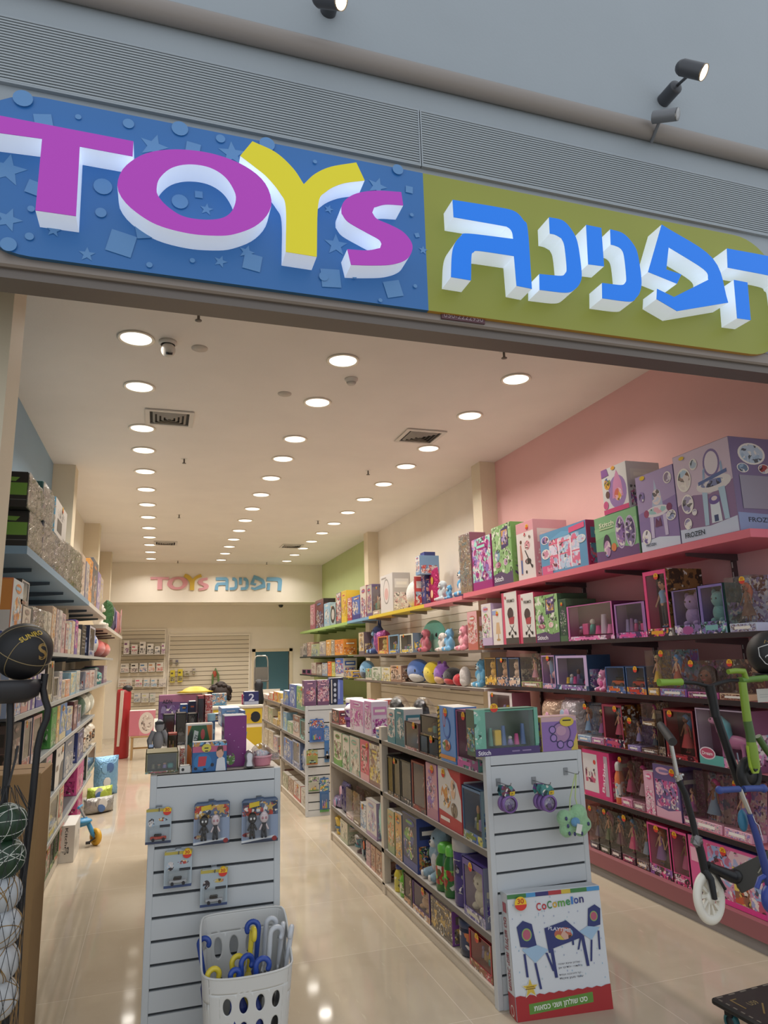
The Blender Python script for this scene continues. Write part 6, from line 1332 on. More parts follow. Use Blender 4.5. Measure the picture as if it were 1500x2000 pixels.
fill('the sixth left shelf', 'R', TLF, .37, [
 ('c', 72, 80, 1492, '4a6a9c c4bcb4 3a5a8c', 'blue and white carton', {'d': .28}), ('c', 82, 92, 1476, '3a4a90 5a6aa8 8a94b8', 'royal blue carton', {'d': .28}), ('w', 93, 112, 1488, 'b8b4a4 8a8468 c9b83c 5a7a4c', 'cream box with a yellow toy', {'in': 'car', 'd': .26}), ('c', 113, 122, 1500, 'b85a4c c4b8a0 4a7a50', 'red-topped carton', {'d': .26}),
 ('c', 149, 162, 1485, 'b83a7c c9508c 8a2a5c', 'hot-pink carton, upper', {'d': .3}), ('w', 168, 186, 1444, 'b8b4a8 3a4440 8aa088 c4c0b4', 'white-framed box with greenish toys', {'in': 'set', 'd': .28})], .28)
fill('the left wall plinth', 'R', TLF, .10, [
 ('c', 82, 96, 1545, 'b84a50 3a6a3c c4b8b0', 'red and green carton', {'d': .3}), ('w', 97, 105, 1562, '3a5a34 2f4a2c 6a9a4c c9c0a0', 'green tool-set box', {'in': 'set', 'd': .26}), ('w', 106, 114, 1560, '4a6a3c 2f4a2c c05a3c c9c0a0', 'second green tool-set box', {'in': 'set', 'd': .26}), ('c', 115, 123, 1530, 'c05a4c c4b0a0 4a7a54', 'red banner carton', {'d': .26}),
 ('c', 150, 160, 1520, 'b03474 c9508c 8a2a5c', 'hot-pink carton, lower', {'d': .3})], .28)
# ---------------------------------------------------------------- things that face the camera
def put(o, px0, px1, Y, z, label, cat, group=None, rot=None):
    x0, x1 = x_at(px0, Y, z), x_at(px1, Y, z)
    o.location = ((x0 + x1) / 2, Y, z); o.rotation_euler = rot or (0, 0, 0)
    return tag(o, label, cat, group)
def dims(px0, px1, yt, Y, z): return x_at(px1, Y, z) - x_at(px0, Y, z) - .002, max(.03, at((px0 + px1) / 2, yt, Y=Y).z - z)
def stand(kind, px0, px1, yt, Y, z, cols, label, cat='toy box', d=.1, name=None, rz=0, maxd=None, **k):
    w, h = dims(px0, px1, yt, Y, z); cols = tuple(cols.split()); SEED[0] += 1
    nm = name or CATS[kind][0]
    if kind in 'ujt': w = min(w, maxd or .3)
    o = {'c': lambda: carton(nm, w, h, d, cols, k.get('E'), SEED[0], False, k.get('st', False), k.get('side'), k.get('top', 'W'), k.get('SE')), 'w': lambda: windowbox(nm, w, h, d, cols, k.get('content', 'set'), SEED[0], k.get('st', False), k.get('m', (.06, .15, .06, .06)), k.get('E', ()), k.get('SE')),
         'k': lambda: clearpack(nm, w, h, d, cols, k.get('content', 'doll'), SEED[0]), 'f': lambda: filmpack(nm, w, h, d, cols, SEED[0]), 'g': lambda: pouch(nm, w, h, d, cols, SEED[0]), 'j': lambda: jar(nm, w, h, d, cols, SEED[0]), 't': lambda: bottle(nm, w, h, d, cols, SEED[0]),
         'u': lambda: cup(nm, w, h, d, cols, SEED[0]), 'o': lambda: blob(nm, w, h, cols[0], cols[1] if len(cols) > 1 else None, k.get('eye', False), squash=min(.8, d / w)), 'b': lambda: blister(nm, w, h, d, cols, SEED[0], k.get('content', 'car'))}[kind]()
    return put(o, px0, px1, Y, z, label, cat, k.get('group'), (0, 0, rz))
ZL = 1.1665
BOY = [('rect', 0, 0, 1, 1, '2a5f94'), ('rect', 0, .66, 1, .86, 'b85a78'), ('recta', 0, .86, 1, 1, ('3a4a6a', 'c08a50', '6fa6cc')), ('ell', .3, .34, .26, .28, '2f72a8'), ('poly', [(.16, .18), (.38, .2), (.42, .52), (.18, .52)], 'b83a48'), ('ell', .1, .12, .05, .05, '1e2230'), ('ell', .36, .08, .05, .05, '1e2230'), ('ell', .58, .22, .05, .06, '1e2230'), ('poly', [(.68, 0), (.98, 0), (.94, .42), (.84, .5), (.72, .4)], 'cfd0d4'), ('ell', .8, .62, .11, .18, 'd0a088'), ('poly', [(.7, .66), (.74, .84), (.88, .84), (.9, .6), (.84, .74)], '4a3028'), ('ell', .40, .80, .14, .14, 'd0c048'), ('rect', .34, .78, .46, .82, '33302a'), ('rect', .36, .68, .45, .72, '33302a')]
stand('c', 374, 443, 1449, 3.385, ZL, '2a5f94 24486e b85a78', 'blue electronics-kit box with a magenta band on the left gondola', d=.06, E=BOY, side='22406a')
stand('w', 283, 348, 1470, 3.44, ZL, '8a8560 7a7658 b06a70 6fa0a0', 'olive sloped display tray with monster pictures on the left gondola', d=.18, m=(.05, .12, .05, .05))
stand('c', 350, 372, 1499, 3.39, ZL, 'd0ccc6 2a2828 b8b4b0', 'little white box with a black dot on the left gondola', d=.05, E=[('rect', 0, 0, 1, 1, 'd0ccc6'), ('ell', .3, .5, .14, .22, '2a2828')])
stand('c', 436, 481, 1398, 3.47, ZL, '7c2a72 6a2462 8a3a80', 'tall plum-purple carton on the left gondola', d=.14, side='8f8fa8', E=[('rect', 0, 0, 1, 1, '7a2870')] + [('ell', .25 + .2 * ((k * 7) % 4), .12 + .13 * k, .018, .008, 'c9a8c8') for k in range(6)] + [('ella', .3, .16, .2, .12, ('5f8a40', '8aa850', '7a2870'))], top='d4d2d4')
CRZ = [('rect', 0, 0, 1, 1, 'd4cfc6'), ('rect', .05, .02, .97, .97, 'c9702c'), ('poly', [(.2, .97), (.75, .97), (.97, .35), (.6, .1), (.05, .55), (.05, .7)], '2f5c34'), ('poly', [(.05, .5), (.05, .72), (.22, .9), (.3, .6)], '22301f'), ('ell', .62, .75, .08, .13, 'b8504c'), ('poly', [(.22, .5), (.36, .4), (.46, .82), (.3, .86)], 'c4c8c0'), ('txt', 'CRAZY', .40, .44, .10, .46, 1.40, '2c3a34')]
stand('c', 361, 415, 1414, 3.60, ZL, 'd4cfc6 c4bcae 2f5c34', 'orange and green game box on the left gondola', d=.08, E=CRZ, side='c9c4be')
stand('c', 350, 360, 1462, 3.50, ZL, 'c97a50 c4a090 b8423c', 'small orange carton on the left gondola', d=.08)
stand('w', 326, 346, 1433, 4.05, ZL, 'b0483c 3a342f 8a8a80', 'red-framed window box on the left gondola', d=.10)
stand('w', 288, 300, 1460, 4.0, ZL, '3a6a9c 2c4a70 8ab0c8', 'blue box at the aisle edge of the left gondola', d=.14)
root = empty('toy_robot'); gm = mat('8a8c90', .35)
MB().ell((0, 0, .10), (.06, .05, .10), gm, 14, 10).ell((.01, 0, .25), (.05, .045, .07), gm, 14, 10).tube([(-.05, 0, .2), (-.09, -.01, .1), (-.08, -.02, .02)], [.025, .03, .02], gm, 9).tube([(.05, 0, .2), (.10, -.01, .1), (.12, -.02, .02)], [.025, .03, .02], gm, 9).build('robot_body', root)
MB().box((-.04, -.052, .27), (.055, -.03, .30), mat('2a2a2c', .2), bev=.006).build('visor', root)
put(root, 300, 316, 4.35, ZL, 'grey toy robot on the left gondola', 'toy robot'); root.scale = (.52, .52, .52)
for i, (a, b, yt) in enumerate(((317, 340, 1396), (342, 363, 1393), (365, 384, 1394))):
    stand('w', a, b, yt, 4.55, ZL, '26262a 33323a 8a8888 5a5a60', 'black-fronted toy box on the left gondola, %s of the row of three' % ('left', 'middle', 'right')[i], d=.12, content=('set', 'car', 'plush')[i], m=(.04, .08, .04, .04), group='black-fronted toy boxes on the left gondola')
stand('j', 404, 420, 1394, 4.2, ZL, '3a5a7c 8ab0c0 5a7a9c', 'blue tube-shaped tub with a pale lid on the left gondola', 'jar', d=.12, maxd=.12)
stand('w', 384, 398, 1360, 5.0, ZL, '9a3a48 5a4a4a c0a0a0', 'red carton with a clear side on the left gondola', d=.2)
stand('c', 399, 414, 1358, 5.02, ZL, 'a83a44 c05a50 d0b0a8', 'second red carton on the left gondola, next to the clear-sided one', d=.2)
stand('c', 350, 366, 1376, 5.3, ZL, '3a62a8 2a3a5c c09a60', 'blue-fronted carton on the left gondola', d=.12)
stand('c', 367, 382, 1370, 5.3, ZL, '24304c 2a3a5c b06a50', 'navy carton on the left gondola', d=.12)
ADN = [('rect', 0, 0, 1, 1, '6a4a78'), ('poly', [(0, .8), (1, .72), (1, 1), (0, 1)], 'a86a88'), ('recta', .05, .1, .98, .66, ('6a4a84', '8a7aa4', '5a3a70')), ('txt', 'ADN', .08, .72, .13, .22, '1e1a28'), ('poly', [(.1, .1), (.5, .2), (.45, .34), (.12, .26)], 'b090c0')]
stand('c', 308, 394, 1357, 6.0, ZL, '6a4a78 4a3358 a86a88', 'large purple science-kit carton at the back of the left gondola', d=.12, E=ADN, top='a86a88')
stand('c', 432, 470, 1383, 5.6, ZL, '6a94c4 5a80b0 c8ccd4', 'light blue flat carton on the left gondola', d=.3, top='d4d6da')
stand('c', 418, 431, 1394, 6.1, ZL, '3f5590 2c3c6c c9b050', 'navy box near the back of the left gondola', d=.12)
stand('c', 471, 479, 1388, 5.3, ZL, '5a70a8 3a4a80 c8ccd4', 'blue edge carton on the aisle side of the left gondola', d=.2)
o = MB().lathe([(0, .045), (.05, .042), (.09, .03), (.12, .012), (.17, 0), (.16, -.004), (.10, .006)], mat('d8b832', .5), 24, Matrix.Diagonal((1.4, .9, 1.6, 1))).build('toy_hat')
y_ = 6.06; hz = at(380, 1357, Y=y_).z
tag(o, 'yellow plastic toy hat lying on the purple science-kit carton', 'toy hat'); o.scale = (.62, .8, .62); o.location = (x_at(381, y_, hz), y_, at(350, 1356, Y=6.0).z + .012)
# pink dome toy at the aisle edge
root = empty('toy_snack_maker'); M = Matrix.Identity(4)
MB().lathe([(0, 0), (.068, 0), (.072, .01), (.078, .055), (.08, .058)], mat('d08a98', .35), 24).build('pink_base', root)
MB().lathe([(.083, .055), (.085, .06), (.083, .066), (.076, .066)], mat('d8a0aa', .35), 24).build('rim', root)
bd = MB(); rg_ = random.Random(3)
for k in range(40):
    a, rr, zz = rg_.uniform(0, 2 * PI), rg_.uniform(0, .055), rg_.uniform(.068, .095); bd.ell((rr * math.cos(a), rr * math.sin(a), zz), (.009, .009, .009), mat(rg_.choice(('d8a8b8', 'c9c4d8', 'b8c8d8', 'e0d0d0')), .4), 8, 6)
o = bd.build('beads', root); o['kind'] = 'stuff'
MB().ell((0, 0, .066), (.079, .079, .075), clear('W', .5, .15), 26, 16).build('clear_dome', root)
put(root, 490, 528, 3.475, ZL, 'pink toy with a clear dome of beads on the left gondola', 'toy'); root.scale = (.64, .64, .70)
o = MB().lathe([(0, 0), (.024, 0), (.026, .01), (.018, .03), (.024, .055), (.012, .075), (0, .078)], mat('b8b4b4', .2, .8), 18).build('silver_toy_cup')
put(o, 482, 491, 3.42, ZL, 'small silver toy cup between the plum carton and the dome toy', 'toy cup')
o = stand('k', 527, 546, 1480, 3.62, ZL, 'c0a8a0 b08a84 c9c0b8', 'narrow pale pack at the right edge of the left gondola', 'toy pack', d=.05)
# ---------------------------------------------------------------- slatwall end of the left gondola: hang cards on hooks
HK = mat('9a9a9c', .3, .8)
def hook(x, Y, z, L, label):
    root = tag(empty('display_hook', (x, Y, z)), label, 'hook')
    MB().box((-.012, -.004, -.018), (.012, 0, .018), mat('8a8d90', .3, .6)).build('hook_plate', root)
    MB().tube([(0, -.003, 0), (0, -L * .8, 0), (0, -L, .004), (0, -L - .008, .016)], .0022, HK, 8).build('prong', root)
    return root
YG = 3.36
def hang(px0, px1, yt, yb, n, cols, label, content, big, gap=.016, x2=None):
    """n cards one behind the other on one hook; the front card's outline is read from the photograph"""
    L = .03 + gap * n; Yc = YG - L + .006
    x0, x1 = at(px0, yt, Y=Yc).x, at(px1, yt, Y=Yc).x; z0, z1 = at((px0 + px1) / 2, yb, Y=Yc).z, at((px0 + px1) / 2, yt, Y=Yc).z
    w, h = x1 - x0, z1 - z0; xc = (x0 + x1) / 2
    hook(xc, YG + .003, z1 - .012, L + .004, 'steel display hook holding the ' + label)
    for k in range(n):
        SEED[0] += 1
        if big:
            o = blister('blister_pack', w, h, .026, cols, SEED[0], 'figs', elems=[('rect', 0, .07, 1, .62, '8a98b0'), ('poly', [(0, .02), (.9, .1), (.9, .14), (0, .07)], 'd0d4d8'), ('star', .78, .80, .022, 'b89a58'), ('ella', .18, .2, .16, .05, ('c9a050', '8a2c30', 'd8d0c0')), ('ell', .9, .07, .07, .055, '8a2c2c')], bubble=(.04, .10, .80, .72), stick=False)
            for j, (fx, hd, bodyc) in enumerate(((-.22 * w, '1c1c20', '1c1c20'), (.10 * w, 'd8c8cc', '20242e'))):
                f = MB(); hh = h * .62
                f.ell((fx, .012, h * .12 + hh * .74), (w * .12, .011, hh * .20), mat(hd, .35), 14, 10).tube([(fx, .012, h * .12 + hh * .55), (fx, .012, h * .12 + hh * .28)], [w * .055, w * .05], mat(bodyc, .4), 10)
                for q in (-1, 1): f.tube([(fx + q * w * .03, .012, h * .12 + hh * .3), (fx + q * w * .05, .012, h * .12)], w * .033, mat(bodyc, .4), 8).tube([(fx + q * w * .05, .012, h * .12 + hh * .5), (fx + q * w * .12, .012, h * .12 + hh * .3)], w * .026, mat(hd, .4), 8)
                for q in (-1, 1): f.ell((fx + q * w * .045, .002, h * .12 + hh * .74), (w * .03, .003, hh * .05), mat('d8d8d8' if j == 0 else 'b07a84', .3), 8, 6)
                part_label(f.build('toy_figure', o), ('black toy figure', 'white-hooded toy figure')[j])
            s = MB(); s.prism([(-.30 * w, .80 * h), (-.02 * w, .84 * h), (-.02 * w, .95 * h), (-.30 * w, .91 * h)], .024, .0246, mat('d2b52e', .4)); s.build('price_sticker', o)
        else:
            o = blister('blister_pack', w, h, .03, cols, SEED[0], 'car', elems=[('rect', 0, .07, 1, .93, 'aab6be'), ('rect', 0, .88, 1, .96, 'b8a850'), ('ella', .22, .58, .13, .12, ('3a3438', 'c9c4c4', 'a9bccc')), ('ella', .68, .66, .2, .05, ('b0443c', 'c9b060', 'a9bccc')), ('rect', .55, .44, .95, .51, '2a2c34')], bubble=(.06, .09, .94, .50), stick=True, stick_at=(.82, .88))
        o.location = (xc + .002 * k, YG - L + .006 + gap * k, z0 + .001 * k); 
        tag(o, label if n == 1 else '%s, %s from the front' % (label, ORD[k]), 'blister pack', None if n == 1 else 'cards on the hook: ' + label)
hang(286, 336, 1579, 1651, 1, ('9aa4ac', '3a4460', 'b8402f', 'd8c858'), 'toy-car card with a red car at the left edge', 'car', False)
hang(380, 450, 1569, 1652, 3, ('5a6a84', '30384c', 'b0402f', 'c9a050'), 'two-figure card in the middle of the slatted end', 'fig', True)
hang(474, 545, 1562, 1648, 3, ('5a6a84', '30384c', 'b0402f', 'c9a050'), 'two-figure card at the right of the slatted end', 'fig', True)
hang(322, 376, 1663, 1737, 2, ('b2bac0', '3a4c78', 'b4b6ba', 'b0603c'), 'silver toy-car card below the red car', 'car', False)
hang(393, 446, 1699, 1774, 2, ('b2bac0', '3a4c78', 'b4b6ba', 'b0603c'), 'silver toy-car card hung lowest', 'car', False)

# ---------------------------------------------------------------- slatwall end of the right gondola
YR = 3.36
def disc_pack(x, Y, z, r, label, grp):
    root = empty('round_toy_pack'); pu = mat('7a5a9a', .3)
    cd = MB(); cd.prism([(-r * .75, r * .9), (r * .75, r * .9), (r * .95, r * 1.5), (r * .5, r * 2.05), (-r * .8, r * 2.15), (-r * 1.0, r * 1.5)], .004, .006, art(('4a8a84', '6a3a44', '3a6a70', '7a4a8a'), 22)); cd.build('backing_card', root)
    MB().lathe([(r * .80, 0), (r, .0), (r, .022), (r * .80, .022)], pu, 28, Matrix.Translation((0, .012, 0)) @ Matrix.Rotation(PI / 2, 4, 'X')).build('case_rim', root)
    ins = MB().lathe([(0, .0), (r * .82, .0)], art(('8a7aa8', 'b0a4c0', '5a4a78'), 26), 24, Matrix.Translation((0, .010, 0)) @ Matrix.Rotation(PI / 2, 4, 'X')); ins.box((-r * .2, -.004, -r * .6), (r * .3, .008, -r * .05), mat('5a3a80', .4), bev=.003); ins.build('inner_scene', root)
    MB().ell((0, .0, 0), (r * .86, .018, r * .86), clear('W', .2, .1), 24, 12).build('clear_lid', root)
    s = MB().prism([(r * .1, r * .95), (r * .8, r * 1.0), (r * .85, r * 1.45), (r * .15, r * 1.4)], -.001, .0, mat('cfae2c', .4)); s.text('29', mat('2a2620', .5), Matrix.Translation((r * .25, 0, r * 1.08)), h=r * .22, y0=-.0015); s.build('price_sticker', root)
    root.location = (x, Y, z); return tag(root, label, 'toy pack', grp)
for nm, px, py, n in (('left', 995, 1571, 2), ('middle', 1072, 1569, 3)):
    c0 = at(px, py, Y=YR - .05 - .028 * n); r = .040
    hook(c0.x, YR + .003, c0.z + .086, .075 + .028 * n, 'display hook with round purple toy packs, %s one on the right gondola end' % nm)
    for k in range(n): disc_pack(c0.x - .004 * k, c0.y + .030 * k, c0.z, r, 'round purple toy pack with a clear lid on the %s hook, %s from the front' % (nm, ORD[k]), 'round purple packs on the %s hook' % nm)
# green knobbly plush bag on straps
hp = at(1126, 1512, Y=YR - .10)
hook(hp.x, YR + .003, hp.z, .12, 'display hook holding the green knobbly plush bag')
root = empty('plush_bag'); gf = fur('9ac49a'); b = MB(); cz = at(1120, 1600, Y=YR - .09)
for dx, dz, rr in ((-.052, .010, .042), (.030, .022, .050), (.058, -.028, .040), (-.045, -.045, .038), (.005, -.02, .036), (.035, -.05, .036)): b.ell((dx, 0, dz), (rr, .034, rr), gf, 14, 10)
remesh(b.build('bag_body', root), .008)
MB().ell((-.012, -.036, -.005), (.026, .014, .022), fur('6a9ac0'), 12, 8).build('blue_face', root)
fd = MB()
for dx, dz in ((-.062, .015), (-.055, -.02), (-.05, -.055), (-.02, -.06), (.02, -.062), (.062, -.02), (-.01, .0)): fd.ell((dx, -.036, dz), (.007, .006, .010), mat('3a3f6a', .4), 8, 6)
fd.build('dark_spot_pattern', root)
MB().box((-.008, -.052, -.055), (.022, -.049, -.012), mat('d8d8d4', .5), Matrix.Rotation(.3, 4, 'Y')).build('paper_tag', root)
st_ = MB(); st_.tube([(-.018, 0, .04), (-.01, .0, .10), (hp.x - cz.x, 0, hp.z - cz.z + .002)], .0035, mat('b8c890', .6), 8); st_.tube([(.03, 0, .05), (.02, 0, .10), (hp.x - cz.x + .004, 0, hp.z - cz.z + .002)], .0035, mat('b8c890', .6), 8); st_.build('strap', root)
root.location = cz; tag(root, 'pale green knobbly plush bag hanging on the right gondola end', 'plush bag')
# boxes over the end of the right gondola
STB = [('rect', 0, 0, .17, 1, '6fa894'), ('recta', 0, .2, .1, 1, ('6fa894', '7ab4a0', '8ab8a8')), ('rect', .94, .2, 1, 1, '6fa894'), ('rect', 0, 0, 1, .16, '4a3a6c'), ('txt', 'Stitch', .04, .03, .09, .19, 'e0dce4'), ('rect', .56, .06, .68, .09, '8a7aa0'), ('rect', .72, .06, .86, .09, '8a7aa0')]
o = stand('w', 929, 1055, 1384, YR + .002, 1.1455, '5f9a84 5a6a58 3a4a3c c9a060 5a7ab0', 'wide teal window box of little beach figures on the right gondola end', d=.10, content='set', m=(.17, .16, .06, .05), E=STB)
sticker(o, -.07, .235, .022, -.006)
EGG = [('rect', 0, 0, 1, 1, '8a6aa8'), ('poly', [(.8, 0), (1, 0), (1, .5), (.92, .3)], 'c9b050'), ('rect', 0, .86, 1, 1, 'c4a0a8'), ('ell', .55, .52, .28, .32, '5a3f78'), ('ell', .55, .52, .24, .28, 'a07aa0'), ('ell', .55, .58, .14, .14, 'b890a8'), *[e for u, v in ((.3, .62), (.32, .38), (.5, .18), (.78, .18)) for e in (('ell', u, v, .1, .12, '33305a'), ('ell', u, v, .075, .09, '9a7ab8'))], ('ell', .72, .84, .2, .14, 'd0b83c'), ('rect', .60, .86, .84, .90, '2a2820')]
stand('c', 1060, 1130, 1399, YR + .004, 1.1455, '8a6aa8 6a4a88 c9b050', 'purple and yellow cube box with round insets on the right gondola end', d=.10, E=EGG, side='c9b060', top='c4a0a8')
# leaning table-and-chairs carton
MEL = []
def chair_pic(cx, cz, s, fl):
    m = 'c'; X = lambda a: cx + fl * a * s
    return [('poly', [(X(-.10), cz + .02 * s), (X(-.12), cz + .16 * s), (X(-.06), cz + .20 * s), (X(.02), cz + .17 * s), (X(.05), cz + .0 * s)], '2c356c'), ('ell', X(-.035), cz + .10 * s, .045 * s, .045 * s, '8aa860'), ('ell', X(-.035), cz + .10 * s, .036 * s, .036 * s, 'b05a70'), ('poly', [(X(-.09), cz), (X(.05), cz + .02 * s), (X(.15), cz + -.02 * s), (X(.02), cz - .10 * s)], '9ab8d2'),
            ('poly', [(X(-.08), cz - .03 * s), (X(-.06), cz - .03 * s), (X(-.05), cz - .19 * s), (X(-.07), cz - .19 * s)], '2c356c'), ('poly', [(X(.01), cz - .10 * s), (X(.03), cz - .10 * s), (X(.06), cz - .28 * s), (X(.04), cz - .28 * s)], '2c356c'), ('poly', [(X(.12), cz - .04 * s), (X(.14), cz - .04 * s), (X(.19), cz - .17 * s), (X(.17), cz - .17 * s)], '2c356c')]
rgc = random.Random(5)
COC = [('rect', 0, 0, 1, 1, 'cfd3d8')] + [('ell', rgc.uniform(.02, .98), rgc.uniform(.25, .95), .006, .008, rgc.choice(('9db8cc', 'a8b0c8', 'b0c4cc'))) for _ in range(70)]
COC += [('rect', 0, .965, .2, 1, '3f7a44'), ('rect', .2, .965, .3, 1, '4a90c4'), ('rect', .3, .965, .44, 1, '33306a'), ('rect', .44, .965, .58, 1, 'a8343c'), ('rect', .58, .965, .68, 1, 'c9b040'), ('rect', .68, .965, .86, 1, '3f7a44'), ('rect', .86, .965, 1, 1, '4a90c4')]
COC += [('poly', [(0, 0), (1, 0), (1, .20)] + [(1 - .05 * k, .185 + .012 * (k % 2)) for k in range(1, 20)] + [(0, .19)], 'a32c30'), ('poly', [(.13, .045), (.80, .075), (.80, .155), (.13, .125)], '5f8a3c'), ('txt', heb('סט שולחן ושני כסאות'), .18, .068, .045, .56, .045, 'dfe0d8'),
        ('star', .16, .245, .046, 'd4d0c4'), ('star', .16, .245, .038, 'cdb045'), ('rect', .11, .236, .21, .245, '8a6a2c'), ('rect', .12, .252, .20, .26, '8a6a2c')]
COC += [('poly', [(.36, .70), (.60, .745), (.78, .60), (.40, .525)], '2c356c'), ('ella', .56, .64, .1, .05, ('c9b84a', 'b0604c', '8ab0cc', 'd0b0a0')), ('txt', 'PLAYTIME', .40, .685, .028, .24, -.18, 'c9ccd8'), ('poly', [(.40, .525), (.435, .53), (.455, .30), (.425, .30)], '2c356c'), ('poly', [(.74, .60), (.775, .60), (.80, .36), (.77, .36)], '2c356c'), ('poly', [(.36, .70), (.385, .68), (.41, .50), (.385, .50)], '2c356c'), ('poly', [(.64, .58), (.66, .58), (.66, .54), (.64, .54)], '2c356c')]
COC += chair_pic(.21, .55, 1.15, 1) + chair_pic(.87, .66, .95, -1)
for k, t in enumerate(('- שולחן ופינת ישיבה', 'לחדרי ילדים וגן', '- קל להרכבה ועמיד', 'עשוי מעץ איכותי')): pass
def coc_texts(mb, w, h, M):
    for k, t in enumerate((heb('- שולחן ופינת ישיבה'), heb('לחדרי ילדים וגן'), heb('- קל להרכבה ועמיד'), heb('עשוי מעץ איכותי'))):
        mb.text(t, mat('3a3a48', .5), M @ Matrix.Translation(((.47 - .5) * w, 0, (.395 - .03 * k - .025 * (k > 1)) * h)), h=.014 * h, y0=-.0125, w=.25 * w)
    cl = ('b8343c', 'b8343c', '3f7a44', 'c9a030', '5f9a44', '3a8a50', '3f7ac0', '3a4a90', '33306a'); x = .30
    for ch, c in zip('CoComelon', cl):
        h_ = .062 if ch.isupper() or ch == 'l' else .046; ww = {'m': .075, 'l': .022}.get(ch, .048)
        mb.text(ch, mat(c, .4), M @ Matrix.Translation(((x - .5) * w, 0, (.845 + (x - .3) * .06) * h)), h=h_ * h, y0=-.0125, w=ww * w, bold=True); x += ww + .010
pl_ = at(1010, 1997, Z=0); pr_ = at(1198, 1970, Z=0); cw_ = math.hypot(pr_.x - pl_.x, pr_.y - pl_.y); ch_ = .525; cd_ = .085
root = empty('table_set_carton')
MB().box((-cw_ / 2, 0, 0), (cw_ / 2, cd_, ch_), mat('c4c8cc', .4), bev=.003).build('box_body', root)
f = MB(); draw_face(f, cw_ * .995, ch_ * .995, COC, -.0002); coc_texts(f, cw_, ch_, Matrix.Translation((0, .009, 0))); f.build('front_print', root)
ML = Matrix(((0, 1, 0, -cw_ / 2), (-1, 0, 0, cd_ / 2), (0, 0, 1, 0), (0, 0, 0, 1)))
s = MB(); draw_face(s, cd_, ch_, [('rect', 0, 0, 1, 1, 'c4c8cc'), ('rect', 0, 0, 1, .19, 'a32c30'), ('ell', .5, .06, .24, .045, 'd8d0c8'), ('ell', .5, .06, .18, .034, 'a32c30'), ('rect', .3, .84, .8, .92, 'a84a54'), ('txt', heb('סט שולחן ושני כסאות')[::-1], .30, .80, .075, 3.6, -1.5708, 'a04a4c')], -.0004, ML); s.build('side_print', root)
sticker(root, -cw_ * .37, ch_ * .92, .03, -.014)
for x_, z_ in ((.0, 0.), (1., 0.), (1., .97)):
    pass
root.location = ((pl_.x + pr_.x) / 2, (pl_.y + pr_.y) / 2, .0); rz_ = math.atan2(pr_.y - pl_.y, pr_.x - pl_.x)
root.rotation_euler = (-.085, 0, rz_)
tag(root, 'large white and red table-and-chairs carton leaning on the right gondola end', 'toy box')
# two purple boxes and a dark one over the farther gondola's end
stand('c', 594, 618, 1329, 7.81, 1.146, '7a5a78 6a4a68 c9a0b0 b06a78', 'left of the two purple balloon-print cartons on the farther gondola end', d=.12, side='6a4a68', group='purple balloon-print cartons on the farther gondola end')
stand('c', 620, 643, 1328, 7.81, 1.146, '7a5a78 6a4a68 c9a0b0 b06a78', 'right of the two purple balloon-print cartons on the farther gondola end', d=.12, side='6a4a68', group='purple balloon-print cartons on the farther gondola end')
stand('c', 645, 671, 1324, 7.82, 1.146, '2c3450 4a62a0 b8c0d0', 'dark blue rocket-print carton on the farther gondola end', d=.12, side='3a4a80', E=[('rect', 0, 0, 1, 1, '22263a'), ('poly', [(.55, 0), (1, 0), (1, .9), (.6, .95)], '5a6ab0'), *[('ell', .36, .15 + .2 * k, .1, .07, 'b0b8c8') for k in range(4)], ('poly', [(.6, .2), (.72, .2), (.75, .8), (.66, .95), (.58, .8)], '8a9ad0'), ('rect', .06, .05, .14, .95, 'c9c4c0')])
YM = 7.80
for i, (a, b, yt, yb, cols, lb, ct) in enumerate(((606, 634, 1405, 1451, '3f6ab0 5a80c0 c9b060 b04a40', 'blue hang card with two round toys on the farther gondola end', 'set'), (635, 644, 1418, 1490, '3f78b8 5a90c8 c9c4c0', 'narrow blue hang card at the right of the farther gondola end', 'car'), (600, 622, 1466, 1495, '9aa060 c0703c 8ab0a0', 'yellow-green bubble hang pack on the farther gondola end', 'car'), (604, 624, 1518, 1547, 'b8b8ac 5a8a4c 6a4a80', 'white and violet hang card low on the farther gondola end', 'set'), (626, 644, 1520, 1588, '3f6aa0 5a9a5c c9a040 d0ccc4', 'tall blue and green hang card low on the farther gondola end', 'set'))):
    Yc = YM - .05; x0, x1 = at(a, yt, Y=Yc).x, at(b, yt, Y=Yc).x; z0, z1 = at(a, yb, Y=Yc).z, at(a, yt, Y=Yc).z
    o = blister('blister_pack', x1 - x0, z1 - z0, .04, tuple(cols.split()), 500 + i, ct, stick=False); o.location = ((x0 + x1) / 2, Yc, z0); tag(o, lb, 'blister pack')
    hook((x0 + x1) / 2, YM + .003, z1 - .012, .06, 'display hook behind the ' + lb)
